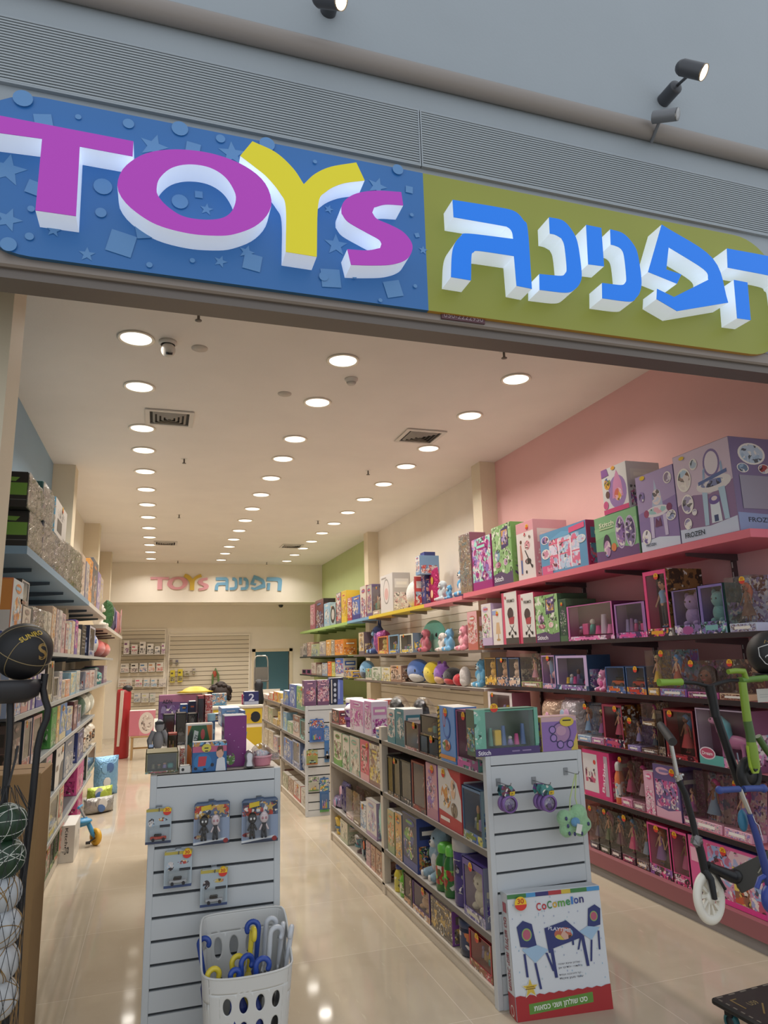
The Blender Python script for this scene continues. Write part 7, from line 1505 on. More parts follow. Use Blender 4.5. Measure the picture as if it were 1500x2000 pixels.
# ---------------------------------------------------------------- umbrella bin
root = tag(empty('umbrella_bin'), 'white plastic bin with oval holes full of umbrellas in front of the left gondola', 'bin')
BW = mat('c9c9c6', .4)
bx0, bx1 = at(396, 1905, Y=3.02).x, at(577, 1880, Y=3.02).x; by0, by1 = 3.02, 3.30; bzf, bzb = .462, .60
bcx = (bx0 + bx1) / 2; hw = (bx1 - bx0) / 2; bcy = (by0 + by1) / 2; hd = (by1 - by0) / 2
def bin_pt(s, v):
    """s in 0..4 walks round the rim from the front left corner (front 0-1, right 1-2, back 2-3, left 3-4); v 0 bottom .. 1 rim"""
    r = .28
    def sq(t):
        side = int(t) % 4; u = (t - int(t)) * 2 - 1
        return ((u, -1), (1, u), (-u, 1), (-1, -u))[side]
    x, y = sq(s); n_ = (abs(x) ** 5 + abs(y) ** 5) ** (1 / 5); x, y = x / n_, y / n_
    tp = .80 + .20 * v
    rim = bzf + (bzb - bzf) * max(0, min(1, (y + .55) / 1.3)) ** 1.2 - .012 * max(0, 1 - x * x) * (y < 0)
    return Vector((bcx + x * hw * tp, bcy + y * hd * tp, .004 + v * rim))
def perforated(mb, s0, s1, v0, v1, nx, nz, holes, m):
    """wall patch split into cells, each with an oval hole or none"""
    for i in range(nx):
        for j in range(nz):
            a0, a1 = s0 + (s1 - s0) * i / nx, s0 + (s1 - s0) * (i + 1) / nx; b0, b1 = v0 + (v1 - v0) * j / nz, v0 + (v1 - v0) * (j + 1) / nz
            am, bm_ = (a0 + a1) / 2, (b0 + b1) / 2
            if (i, j) in holes:
                hx, hz = holes[(i, j)]; N = 32; rings = []
                for q_ in range(5):
                    t = q_ / 4; ring = []
                    for k in range(N):
                        a = 2 * PI * k / N + PI / 4; c, s_ = math.cos(a), math.sin(a); q = max(abs(c), abs(s_))
                        du = (1 - t) * c / q * .5 + t * c * hx; dv = (1 - t) * s_ / q * .5 + t * s_ * hz
                        ring.append(bin_pt(am + du * (a1 - a0), bm_ + dv * (b1 - b0)))
                    rings += ring
                mb.add(rings, [(q_ * N + k, q_ * N + (k + 1) % N, (q_ + 1) * N + (k + 1) % N, (q_ + 1) * N + k) for q_ in range(4) for k in range(N)], m, True)
            else:
                g = 8; mb.add([bin_pt(a0 + (a1 - a0) * p / g, b0 + (b1 - b0) * r / g) for p in range(g + 1) for r in range(g + 1)], [(p * (g + 1) + r, (p + 1) * (g + 1) + r, (p + 1) * (g + 1) + r + 1, p * (g + 1) + r + 1) for p in range(g) for r in range(g)], m, True)
wl = MB()
H4 = {(i, j): (.27, .34) for i in range(4) for j in range(3)}
perforated(wl, .16, .90, .30, .88, 4, 3, H4, BW); perforated(wl, 0, .16, .30, .88, 2, 3, {}, BW); perforated(wl, .90, 1, .30, .88, 2, 3, {}, BW)
perforated(wl, 2.10, 2.90, .30, .88, 4, 3, H4, BW); perforated(wl, 2.0, 2.10, .30, .88, 2, 3, {}, BW); perforated(wl, 2.90, 3.0, .30, .88, 2, 3, {}, BW)
perforated(wl, 0, 1, .88, 1, 4, 1, {}, BW); perforated(wl, 2, 3, .88, 1, 4, 1, {}, BW)
perforated(wl, 1, 2, .30, .80, 6, 1, {}, BW); perforated(wl, 3, 4, .30, .80, 6, 1, {}, BW)
perforated(wl, 1, 1.3, .80, 1, 3, 1, {}, BW); perforated(wl, 1.3, 1.7, .80, 1, 1, 1, {(0, 0): (.42, .32)}, BW); perforated(wl, 1.7, 2, .80, 1, 3, 1, {}, BW)
perforated(wl, 3, 3.3, .80, 1, 3, 1, {}, BW); perforated(wl, 3.3, 3.7, .80, 1, 1, 1, {(0, 0): (.42, .32)}, BW); perforated(wl, 3.7, 4, .80, 1, 3, 1, {}, BW)
perforated(wl, 0, 4, 0, .30, 12, 1, {}, BW)
wl.add([bin_pt(4 * k / 40, 0) for k in range(40)], [tuple(range(40))], BW)
o = wl.build('bin_wall', root)
import bmesh
bm0 = bmesh.new(); bm0.from_mesh(o.data); bmesh.ops.remove_doubles(bm0, verts=bm0.verts, dist=.0004); bmesh.ops.recalc_face_normals(bm0, faces=bm0.faces); bm0.to_mesh(o.data); bm0.free()
md = o.modifiers.new('thickness', 'SOLIDIFY'); md.thickness = .004; md.offset = 0
rm = MB().tube([bin_pt(4 * k / 60, 1.0) for k in range(60)], .0045, BW, 8, True); rm.build('rim', root)
def umbrella(base, top, hook_dir, r_h, col, canopy, label, sz=1.0, hr=.0105):
    """closed umbrella leaning in the bin: shaft, folded canopy, crook handle"""
    root = tag(empty('umbrella', base), label, 'umbrella', 'umbrellas in the bin'); b = Vector(base); t = Vector(top) - b; dn = t.normalized(); hd_ = Vector(hook_dir); hd_ = (hd_ - dn * hd_.dot(dn)).normalized()
    MB().cyl((0, 0, 0), t * .80, .004, mat('a8a8a8', .3, .8), 8).build('shaft', root)
    c = MB(); M = t.to_track_quat('Z', 'Y').to_matrix().to_4x4(); L = t.length
    c.lathe([(.006, .02), (.012, .05), (.026, L * .55), (.022, L * .68), (.010, L * .74)], canopy if isinstance(canopy, bpy.types.Material) else mat(canopy, .5), 10, M, smooth=False); c.build('folded_canopy', root)
    pts = [t * .72, t * .90, t * 1.0]; cen = t + hd_ * r_h
    for k in range(1, 13):
        a = PI - PI * 1.18 * k / 12; pts.append(cen + hd_ * math.cos(a) * r_h + dn * math.sin(a) * r_h)
    MB().tube(pts, [hr * .8] + [hr] * (len(pts) - 1), col if isinstance(col, bpy.types.Material) else mat(col, .25), 12).ell(pts[-1], (hr,) * 3, col if isinstance(col, bpy.types.Material) else mat(col, .25), 10, 8).build('crook_handle', root)
    return root
def P3(px, py, Y): return at(px, py, Y=Y)
WT = mat('c4c8ce', .2); CL = clear('W', .25)
UM = [((.30, 3.23, .03), P3(389, 1846, 3.24), (1, -.1, 0), .020, '2c4a9c', '22306a', 'blue-handled umbrella resting on the left corner of the bin'),
      ((.40, 3.18, .03), P3(505, 1812, 3.20), (-1, .1, 0), .024, '2c4a9c', '2c3a7c', 'tallest blue-handled umbrella standing at the back of the bin'),
      ((.36, 3.14, .03), P3(492, 1822, 3.16), (.1, -1, 0), .022, 'd4bf3c', 'c4b04a', 'yellow-handled umbrella in front of the tallest blue one'),
      ((.32, 3.08, .03), P3(405, 1912, 3.07), (1, .3, 0), .024, 'd4bf3c', 'b08aa0', 'yellow-handled umbrella low at the left of the bin'),
      ((.39, 3.10, .03), P3(453, 1884, 3.13), (1, .2, 0), .023, 'd4bf3c', 'c4b04a', 'yellow-handled umbrella in the middle of the bin'),
      ((.37, 3.07, .03), P3(471, 1885, 3.09), (1, .5, 0), .026, '2c4a9c', '26357a', 'thick blue-handled umbrella in the middle of the bin'),
      ((.42, 3.06, .03), P3(500, 1888, 3.06), (1, .0, 0), .026, '2c4a9c', '26357a', 'blue-handled umbrella curling right at the front of the bin'),
      ((.36, 3.05, .03), P3(450, 1908, 3.05), (1, .3, 0), .018, '2c4a9c', '26357a', 'lowest blue-handled umbrella at the front of the bin'),
      ((.44, 3.22, .03), P3(520, 1805, 3.22), (1, 0, 0), .021, WT, CL, 'clear umbrella with a white crook at the back of the bin'),
      ((.45, 3.14, .03), P3(528, 1826, 3.15), (1, .2, 0), .026, WT, CL, 'clear umbrella with a wide white crook at the right of the bin'),
      ((.47, 3.20, .03), P3(552, 1812, 3.21), (-.2, -1, 0), .020, WT, CL, 'clear umbrella with a white handle edge-on at the right'),
      ((.48, 3.12, .03), P3(569, 1818, 3.14), (-.3, -1, 0), .020, WT, CL, 'outermost clear umbrella at the right edge of the bin')]
for u in UM: umbrella(*u)

# ---------------------------------------------------------------- ball stand at the left edge
def warp(px, py, Y=2.95): return at(px, py, Y=Y)
BS = mat('1f1e20', .45, .2)
root = empty('ball_stand', (-.46, 2.95, 0)); inv = Matrix.Translation((.46, -2.95, 0))
def tb(pts, r, nm, n=10): MB().tube([inv @ Vector(p) for p in pts], r, BS, n).build(nm, root)
rp = [warp(88, 1316), warp(84, 1345), warp(88, 1366), warp(94, 1384), warp(91, 1404), warp(80, 1430), warp(73, 1462), warp(68, 1510), warp(63, 1560), warp(54, 1640)]
foot = warp(10, 2000); rp += [rp[-1].lerp(foot, .5), foot, Vector((foot.x - .02, 2.95, .02))]
tb(rp, .0125, 'bent_tube')
lp = [warp(20, 1362), warp(20, 1400), warp(19, 1440), warp(14, 1500), warp(9, 1560), warp(-6, 1700)]; lp.append(Vector((lp[-1].x - .04, 2.95, .02)))
tb(lp, .0125, 'bent_tube')
tb([warp(56, 1336), warp(88, 1332)], .012, 'cross_bar')
tb([Vector((foot.x, 2.78, .0135)), Vector((foot.x - .02, 3.0, .0135))], .012, 'foot_bar'); tb([Vector((lp[-1].x, 2.78, .0135)), Vector((lp[-1].x, 3.0, .0135))], .012, 'foot_bar')
tb([Vector((foot.x, 2.90, .0135)), Vector((lp[-1].x, 2.90, .0135))], .012, 'foot_bar')
bc = at(45, 1272, Y=2.95); bR = .104
dz = at(30, 1362, Y=2.95)
MB().lathe([(0, -.10), (.06, -.098), (.10, -.075), (.108, -.04), (.104, -.016), (.085, -.02), (.06, -.05), (0, -.055)], mat('2a292c', .5), 28, inv @ Matrix.Translation((bc.x - .035, 2.95, bc.z - .088))).build('ball_dish', root)
tag(root, 'black bent-tube ball stand at the left edge of the entrance', 'ball stand')
def basketball(loc, R, rot, cols, label, marks):
    root = tag(empty('basketball', loc, rot=rot), label, 'ball'); bm_, ln = mat(cols[0], .55), mat(cols[1], .45)
    MB().ell((0, 0, 0), (R, R, R), bm_, 36, 24).build('ball_body', root)
    l = MB(); q = R * 1.001; t_ = R * .016
    for ax in range(2): l.tube([(q * math.cos(2 * PI * k / 48), q * math.sin(2 * PI * k / 48), 0) if ax == 0 else (q * math.cos(2 * PI * k / 48), 0, q * math.sin(2 * PI * k / 48)) for k in range(48)], t_, ln, 6, True)
    for sgn in (-1, 1):
        pts = []
        for k in range(48):
            a = 2 * PI * k / 48; v = Vector((.62 * math.cos(a), sgn * (.62 + .16 * math.cos(2 * a)), .78 * math.sin(a))); pts.append(v.normalized() * q)
        l.tube(pts, t_, ln, 6, True)
    E_ = Matrix.Rotation(.45, 3, 'Y') @ Matrix.Rotation(.35, 3, 'X') @ Matrix.Rotation(.5, 3, 'Z'); l.v = [tuple(E_ @ Vector(p)) for p in l.v]
    l.build('seam_line_pattern', root)
    return root
bb = basketball(bc, bR, (0, 0, 0), ('1b1a1c', '8a7854'), 'black basketball with gold seams and lettering on the ball stand', None)
to_cam = (EYE - bc).normalized(); right_ = ROT.col[0].normalized(); up_ = ROT.col[2].normalized()
def on_ball(root, R, centre_dir, tilt, text, h, m, bold=True, name='gold_lettering'):
    """wrap lettering over the ball"""
    vs, fs, W_ = GLYPHS[(text, bold)]; z = Vector(centre_dir).normalized(); x = (right_ - z * right_.dot(z)).normalized(); y = z.cross(x)
    c, s = math.cos(tilt), math.sin(tilt); X = x * c + y * s; Yv = y * c - x * s; pts = []
    for gx, gz in vs:
        u, v = (gx - W_ / 2) * h, (gz - .5) * h; d = (z * R + X * u + Yv * v).normalized() * (R * 1.004); pts.append(d)
    MB().add(pts, fs, m).build(name, root)
def dirpx(px, py):    # the point of the ball seen at a pixel
    d = (ROT @ Vector((px - 750, F_PX, 1000 - py))).normalized(); o_ = EYE - bc; b_ = o_.dot(d); c_ = o_.dot(o_) - bR * bR; disc = max(0, b_ * b_ - c_); return (o_ + d * (-b_ - math.sqrt(disc)))
GOLD = mat('c9a93c', .4, .2)
on_ball(bb, bR, dirpx(62, 1240), .95, 'SUNRO', .021, GOLD)
on_ball(bb, bR, dirpx(84, 1272), .20, 'S', .06, mat('9a7c44', .4, .2))
# net of balls below
bl_ = [(14, 1606, .062, '1f3a26', 'c9ccc4'), (8, 1676, .066, '1f3a26', 'c9ccc4'), (4, 1745, .062, 'b0b4b8', '8a6a34'), (2, 1812, .066, 'b0b4b8', '8a6a34'), (-4, 1880, .066, 'b4b6b8', '8a6a34'), (-6, 1950, .066, 'b4b6b8', '8a6a34')]
for i, (px, py, r, c1, c2) in enumerate(bl_):
    c = at(px, py, Y=2.82); o = empty('sports_ball', c)
    MB().ell((0, 0, 0), (r, r, r), mat(c1, .4), 28, 18).build('ball_body', o)
    l = MB(); rg2 = random.Random(i)
    for k in range(7):
        n_ = Vector((rg2.uniform(-1, 1), rg2.uniform(-1, 1), rg2.uniform(-1, 1))).normalized(); u = n_.orthogonal().normalized(); v = n_.cross(u); off = rg2.uniform(-.6, .6); rr = math.sqrt(1 - off * off)
        l.tube([(n_ * off + u * rr * math.cos(2 * PI * q / 28) + v * rr * math.sin(2 * PI * q / 28)) * r * 1.002 for q in range(28)], r * .022, mat(c2, .5), 5, True)
    l.build('stripe_pattern', o)
    tag(o, ('dark green ball with white lines, %s in the net at the left edge' % ('upper', 'lower')[i]) if i < 2 else 'white and gold ball, %s from the top of the net at the left edge' % ORD[i], 'ball', 'balls in the net at the left edge')
nb = empty('ball_net', (bc.x - .06, 2.82, 0)); top = at(14, 1560, Y=2.82); c0 = at(2, 1780, Y=2.82); nt_ = MB()
for k in range(12):
    a = 2 * PI * k / 12
    for sgn in (1, -1):
        pts = []
        for j in range(15):
            z = top.z + .04 - (top.z + .04 - .10) * j / 14; aa = a + sgn * j * .26; rr = .074 if j > 0 else .03; xc = top.x + (at(-6, 1950, Y=2.82).x - top.x) * j / 14
            pts.append((xc + rr * math.cos(aa) - nb.location.x, rr * math.sin(aa), z))
        nt_.tube(pts, .0012, mat('2a2a2c', .6), 4)
nt_.tube([(top.x - nb.location.x, .0, top.z + .04), (top.x - nb.location.x, .10, top.z + .12), (top.x - nb.location.x, .125, top.z + .16)], .004, mat('2a2a2c', .6), 6)
nt_.build('net_mesh', nb); tag(nb, 'thin black net of balls hanging from the ball stand', 'net')
# maroon ball low behind the stand and a hanging pale strap card are part of the shelves behind; kraft cabinet-sized carton
KR = mat('8f7048', .6)
root = tag(empty('cardboard_carton', (-.95, 3.42, 0)), 'tall brown cardboard carton behind the ball stand', 'carton')
MB().box((0, 0, 0), (.495, .34, 1.205), KR, bev=.004).build('box_body', root)
f = MB(); draw_face(f, .49, 1.2, [('rect', .36, .74, .72, .92, '1c1e20'), ('poly', [(.4, .76), (.44, .84), (.6, .9), (.56, .84)], '4a5a58'), ('ell', .6, .80, .05, .03, '5a8a88')], -.0005, Matrix.Translation((.2475, 0, 0))); f.build('front_print', root)
MB().box((.01, .165, 1.2052), (.485, .172, 1.2065), mat('6a5236', .6)).build('lid_seam', root)

# ---------------------------------------------------------------- floor things on the left
kp = at(106, 1688, Z=0); kp2 = at(142, 1686, Z=0); kw = kp2.x - kp.x; kh = at(118, 1614, Y=kp.y).z
KIT = [('rect', 0, 0, 1, 1, 'c9c6c0'), ('txt', 'Kitchen', .48, .94, .075, 1.45, -1.5708, '3a3a3c'), ('rect', .62, .25, .72, .42, '4a4a4c'), ('ella', .5, .33, .2, .07, ('c9c6c0', '8a8a88', 'b0aeaa')), ('rect', .08, .3, .2, .75, 'b4b8a4')]
o = carton('toy_kitchen_carton', kw, kh, .45, ('c9c6c0', 'cfccc6', '8a8a88'), KIT, 31, False, False, 'cbc8c2', 'd4d1ca', [('rect', .1, .3, .5, .6, 'b8b6b0'), ('ella', .7, .5, .12, .2, ('8a8a88', 'c9c6c0'))])
o.location = ((kp.x + kp2.x) / 2, kp.y, 0); tag(o, 'white play-kitchen carton standing on the floor by the left shelves', 'toy box')
def wheel(mb, c, r, w, m, mh, ax=(0, 1, 0)):
    c = Vector(c); a = Vector(ax).normalized(); M = Matrix.Translation(c) @ a.to_track_quat('Z', 'Y').to_matrix().to_4x4()
    mb.lathe([(r * .62, -w * .5), (r * .9, -w * .5), (r, -w * .25), (r, w * .25), (r * .9, w * .5), (r * .62, w * .5), (r * .62, -w * .5)], m, 28, M)
    mb.lathe([(0, -w * .45), (r * .64, -w * .35), (r * .64, w * .35), (0, w * .45)], mh, 20, M)
wb_ = at(186, 1651, Z=0); Yk = wb_.y; root = tag(empty('toddler_trike', (wb_.x, Yk, 0)), 'blue toddler trike with yellow wheels behind the play-kitchen carton', 'tricycle')
BLU, YEL = mat('3f8ab8', .35), mat('d0a02c', .4)
K = lambda px, py, dy=0: at(px, py, Y=Yk + dy) - Vector((wb_.x, Yk, 0))
wr = .075
m1 = MB(); wheel(m1, (0, 0, wr), wr, .04, YEL, mat('c89628', .4), (.8, .6, 0)); m1.build('front_wheel', root)
MB().tube([(-.005, 0, wr), K(181, 1628), K(172, 1607), K(166, 1597)], [.018, .022, .02, .018], BLU, 10).build('fork', root)
MB().tube([K(166, 1597), K(160, 1586), K(156, 1577)], .012, mat('b8b8b8', .3, .6), 8).tube([K(153, 1578, -.10), K(157, 1575), K(160, 1573, .12)], .012, BLU, 8).build('handlebar', root)
MB().tube([K(172, 1606), K(158, 1608), K(140, 1615)], [.025, .035, .03], BLU, 10).ell(K(158, 1604), (.10, .07, .03), BLU, 14, 9).build('seat', root)
m2 = MB(); pw = K(126, 1640); wheel(m2, (pw.x, .1, wr * .9), wr * .9, .04, YEL, mat('c89628', .4)); m2.build('rear_wheel', root)
MB().tube([K(140, 1615), (pw.x + .05, .06, .12), (pw.x, .09, wr * .9)], .018, BLU, 8).build('rear_frame', root)
MB().tube([(0, -.045, wr), (-.05, -.05, wr - .03)], .008, mat('222224', .5), 8).box((-.08, -.07, wr - .045), (-.04, -.04, wr - .025), mat('222224', .5)).build('pedal', root)
for i, (px, py, r, col, lb, sq) in enumerate(((135, 1520, .16, '7aa8cc', 'blue film pack bulging at the foot of the left shelves', 1.5), (128, 1562, .15, 'a8b84a', 'lime green net pack on the floor by the left shelves', .8), (172, 1568, .17, '9a9894', 'grey wrapped pack lying on the floor past the lime one', .5))):
    g0 = at(px, py + (24 if i else 40), Z=0); g0.x = max(g0.x, XLF + r + .01); o = pouch('film_pack', r * 2, r * 2 * sq, r * 1.0, (col, 'c4c4c0', '4a6a9c'), 70 + i); o.location = (g0.x, g0.y, 0.0); o.rotation_euler = (0, 0, .5); tag(o, lb, 'toy bag')
g0 = at(236, 1481, Z=0); Yb = g0.y; rb = .5 * (at(252, 1420, Y=Yb).x - at(223, 1420, Y=Yb).x); hb = at(236, 1345, Y=Yb).z
root = tag(empty('punch_bag', (g0.x, Yb, 0)), 'tall red punch bag with white straps near the back of the left wall', 'punch bag')
MB().lathe([(0, 0), (rb * .9, .0), (rb, .03), (rb, hb - .08), (rb * .9, hb - .02), (rb * .3, hb), (0, hb)], mat('a3262b', .45), 24).build('bag_body', root)
s = MB()
for dx in (-.35, -.2, -.05): s.tube([(dx * rb, -rb * .98, hb - .03), (dx * rb - .01, -rb * 1.05, hb * .6), (dx * rb * .6 - .04, -rb * 1.05, hb * .18)], .012, mat('d0c4b8', .6), 6)
s.build('strap', root); MB().ell((.06, -.05, hb), (.09, .07, .06), mat('222022', .5), 12, 8).build('black_cap', root)
# ---------------------------------------------------------------- back of the shop
ys = 17.57
def tiny(px0, px1, y0, y1, Y, cols, label, cat='hang pack', name='hang_pack', d=.04, grp=None, seed=0):
    a = at(px0, y1, Y=Y); b = at(px1, y0, Y=Y); w, h = b.x - a.x, b.z - a.z; mb = MB().box((-w / 2, 0, 0), (w / 2, d, h), mat(cols[0], .45))
    draw_face(mb, w * .96, h * .96, [('recta', .05, .08, .95, .5, cols[1:]), ('rect', .1, .7, .6, .85, cols[1])], 0); o = mb.build(name); o.location = ((a.x + b.x) / 2, Y, a.z); return tag(o, label, cat, grp)
for i, (a, b) in enumerate(((235, 252), (255, 270), (272, 288), (289, 303), (305, 319))):
    tiny(a, b, 1296 - i * .6, 1314 - i * .6, 17.48, ('d6d0c8', ('8a8a8c', '2a2828', '4a7aa8', 'c98a50', 'c05a4c')[i], 'c9b0a8'), 'white hang card with a %s ring on the back wall, upper row' % ('grey', 'black', 'blue', 'tan', 'red')[i], grp='white ring cards on the back wall', d=.09)
for i, (a, b, c) in enumerate(((230, 258, 'c4a898'), (263, 278, 'd0607c'), (280, 293, '8ab0c8'), (294, 307, '7aa8c8'), (310, 325, 'c9c0b4'))):
    tiny(a, b, 1325, 1342, 17.48, (('d0c8c0', c, 'b0a8a8')), '%s hang card in the second row on the back wall' % ('tan', 'pink', 'pale blue', 'sky blue', 'cream')[i], d=.09)
for i, (a, b, c) in enumerate(((261, 275, '8a98a8'), (276, 291, 'c4c08a'), (292, 304, '9ab0a0'))):
    tiny(a, b, 1354, 1372, 17.48, (('c4c0bc', c, 'a8a4a0')), '%s hang card in the lowest row on the back wall' % ('grey', 'yellowish', 'greenish')[i], d=.094)
sz_ = at(280, 1278, Y=17.3).z
bx_ = at(237, 1278, Y=17.3).x; bxe = at(325, 1278, Y=17.3).x
wall_ = tag(MB().box((bx_, 17.30, sz_ - .02), (bxe, 17.565, sz_), mat('a89e90', .4)).build('wall_shelf'), 'small shelf of packets on the back slatwall', 'shelf')
for i, (a, b, yt, c, lb) in enumerate(((241, 253, 1251, '7a4a70', 'tall violet-topped packet'), (256, 269, 1259, 'b0485c', 'squat red-banded packet'), (272, 285, 1253, '4a4644', 'dark arched packet'), (287, 300, 1257, '2f2d2c', 'striped black and white packet'), (302, 313, 1262, '6a6a6c', 'grey arch-window packet'), (315, 323, 1256, '8a3f80', 'purple slim packet'))):
    tiny(a, b, yt, 1277.6, 17.33, ('cfc8c0', c, 'b8b0a8'), lb + ' on the small back-wall shelf', 'packet', 'toy_packet', .14)
for a, b, y0, y1, c, lb in ((332, 342, 1309, 1333, 'c4b43a', 'left yellow hang card on the wide slatwall'), (347, 357, 1307, 1332, 'c9b838', 'right yellow hang card on the wide slatwall'), (360, 371, 1309, 1320, 'b8b0a0', 'small pale hang pack beside the yellow cards'), (376, 382, 1305, 1316, 'b0a8a4', 'tiny pale hang pack on the wide slatwall'), (331, 337, 1288, 1298, '8a7a6c', 'left brown keyring pack on the wide slatwall'), (343, 348, 1289, 1298, '6a6a7c', 'right grey keyring pack on the wide slatwall')):
    tiny(a, b, y0, y1, 17.48, (c, '5a5230', '8a8050'), lb, d=.094)
gh = empty('garland'); gy = 17.50; g1 = at(421, 1306, Y=gy); g2 = at(421, 1348, Y=gy)
MB().tube([g1 - g1, (at(416, 1318, Y=gy) - g1), (at(415, 1336, Y=gy) - g1), (g2 - g1), (at(427, 1336, Y=gy) - g1), (at(426, 1318, Y=gy) - g1)], .025, mat('5f7a4c', .6), 8, True).build('green_loop', gh)
MB().ell(at(419, 1316, Y=gy) - g1, (.05, .03, .08), mat('b0503c', .5), 10, 8).build('red_bauble', gh); gh.location = g1; tag(gh, 'green looped garland with a red bauble hanging on the back slatwall', 'garland')
# pink doll carton on a wooden stool
st = at(275, 1482, Z=0); Ys = st.y; sx = st.x; sw_ = .38; sh = at(275, 1436, Y=Ys).z; WD = mat('a5865c', .55)
root = tag(empty('wooden_stool', (sx, Ys, 0)), 'small wooden stool under the pink doll carton by the back wall', 'stool')
MB().box((-sw_ / 2, -.14, sh - .03), (sw_ / 2, .14, sh), WD, bev=.006).build('seat', root)
for q in (-1, 1):
    for p in (-1, 1): MB().box((q * sw_ * .42 - .018, p * .11 - .018, 0), (q * sw_ * .42 + .018, p * .11 + .018, sh - .03), WD).build('leg', root)
for q in (-1, 1): MB().box((q * sw_ * .42 - .012, -.10, sh * .42), (q * sw_ * .42 + .012, .10, sh * .42 + .03), WD).build('rung', root)
MB().box((-sw_ * .42, -.012, sh * .42), (sw_ * .42, .012, sh * .42 + .03), WD).build('rung', root)
o = carton('doll_carton', .44, at(275, 1388, Y=Ys - .1).z - sh, .24, ('c9808e', 'b8707e', 'd0c4bc'), [('rect', 0, 0, 1, 1, 'c9808e'), ('rect', 0, 0, .4, 1, 'c07080'), ('ell', .66, .5, .3, .44, 'd0c4bc'), ('ella', .66, .5, .2, .32, ('d0c4bc', 'b8a8a0', '8a7a74'))], 77); o.location = (sx, Ys - .12, sh + .001); tag(o, 'pink doll carton with a white oval on the wooden stool', 'toy box')
# folding step ladder by the stockroom door
AL = mat('b4b0a8', .3, .7); Yl = 14.2; l0, l1 = at(497, 1300, Y=Yl).x, at(523, 1300, Y=Yl).x; lt = at(510, 1281, Y=Yl).z
root = tag(empty('step_ladder', ((l0 + l1) / 2, Yl, 0)), 'folding step ladder with a chrome hoop in front of the stockroom door', 'ladder'); hwid = (l1 - l0) / 2
MB().tube([(-hwid * 1.15, -.10, .0), (-hwid, 0, lt - .10), (-hwid * .85, 0, lt - .02), (-hwid * .6, 0, lt), (hwid * .6, 0, lt), (hwid * .85, 0, lt - .02), (hwid, 0, lt - .10), (hwid * 1.15, -.10, .0)], .014, AL, 8).build('hoop_frame', root)
for k, py in enumerate((1327, 1345, 1365)):
    z = lt - .50 - .28 * k; MB().box((-hwid * .98, -.16 - .03 * k, z), (hwid * .98, .02, z + .03), mat('5f5c58', .5), bev=.006).build('step', root)
MB().box((-hwid * .95, -.04, lt - .50), (hwid * .95, -.02, lt - .22), mat('6f6c66', .5)).build('top_plate', root)
MB().tube([(-hwid, .02, lt - .5), (-hwid, .42, .0)], .012, AL, 8).tube([(hwid, .02, lt - .5), (hwid, .42, .0)], .012, AL, 8).build('rear_frame', root)
# small dome camera on the soffit
o = MB().lathe([(0, -.07), (.04, -.06), (.055, -.03), (.06, 0)], mat('2a2a2c', .3), 16).build('dome_camera'); q_ = at(547, 1182, Z=3.0); o.location = (q_.x, min(q_.y, 17.4), 3.0); tag(o, 'small black dome camera under the back soffit', 'security camera')
# ---------------------------------------------------------------- cash desk and the person behind it
Yc = 8.0; cx0, cx1 = .58, x_at(512, Yc, .9); ct = at(500, 1377, Y=Yc).z
root = tag(empty('cash_desk', (cx0, Yc, 0)), 'cash desk with yellow panels behind the left gondola', 'counter'); dw = cx1 - cx0
YP_ = mat('cdae2a', .45)
MB().box((0, .0, 0), (dw, .33, ct - .03), WHITE).build('desk_body', root)
MB().box((-.01, -.012, ct - .03), (dw + .01, .35, ct), mat('c9c0ae', .4), bev=.004).build('desktop', root)
zA, zB = at(500, 1412, Y=Yc).z, at(500, 1420, Y=Yc).z
f = MB().box((.01, -.008, zA), (dw - .004, 0, ct - .035), YP_); draw_face(f, dw, ct - zA, [('ell', .86, .35, .10, .3, '1f2026'), ('ell', .72, .4, .05, .2, 'd8a030')], -.0085, Matrix.Translation((dw / 2, 0, zA))); part_label(f.build('front_panel', root), 'upper yellow picture panel')
f = MB().box((.01, -.008, .1), (dw - .004, 0, zB), YP_); draw_face(f, dw, zB - .1, [('poly', [(.55, .95), (.7, .95), (.6, .6), (.5, .55)], '7aa0a8'), ('poly', [(.62, .5), (.8, .3), (.9, .4), (.7, .62)], '20222a'), ('poly', [(.70, .42), (.78, .34), (.84, .4), (.76, .5)], 'b8b4a8'), ('txt', 'ENT', .60, .30, .06, .24, '2a2618')], -.0085, Matrix.Translation((dw / 2, 0, .1))); part_label(f.build('front_panel', root), 'lower yellow picture panel')
o = carton('toy_carton', .16, .14, .12, ('23275a', '2a3070', 'c4c4cc'), [('rect', 0, 0, 1, 1, '23275a'), ('rect', 0, 0, 1, .25, '9aa0b4'), ('txt', '2', .3, .3, .55, .4, 'b8bcd0')], 12); o.location = (x_at(491, 8.1, ct), 8.1, ct + .001); tag(o, 'navy box marked with a 2 on the cash desk', 'box')
o = MB().lathe([(0, 0), (.055, 0), (.06, .05), (.045, .16), (.05, .22), (.02, .27), (0, .27)], mat('1e1d20', .5), 14).build('black_bag'); o.location = (x_at(505, 8.2, ct), 8.20, ct + .001); tag(o, 'black upright bag on the cash desk beside the navy box', 'bag')
o = carton('toy_carton', .09, .11, .06, ('d0486c', 'b03a5c', 'd8a0b0'), None, 13, True); o.location = (x_at(480, 8.25, ct), 8.22, ct + .001); tag(o, 'small hot-pink carton on the cash desk', 'box')
o = carton('poster_box', .26, .10, .06, ('24221f', '33302a', 'c9803c'), [('rect', 0, 0, 1, 1, '24221f'), ('txt', 'Mega', .1, .3, .45, .8, 'c98a3a')], 14); o.location = (x_at(398, 8.35, ct) - .02, 8.25, ct + .001); tag(o, 'black box with orange lettering left of the seated person', 'box')
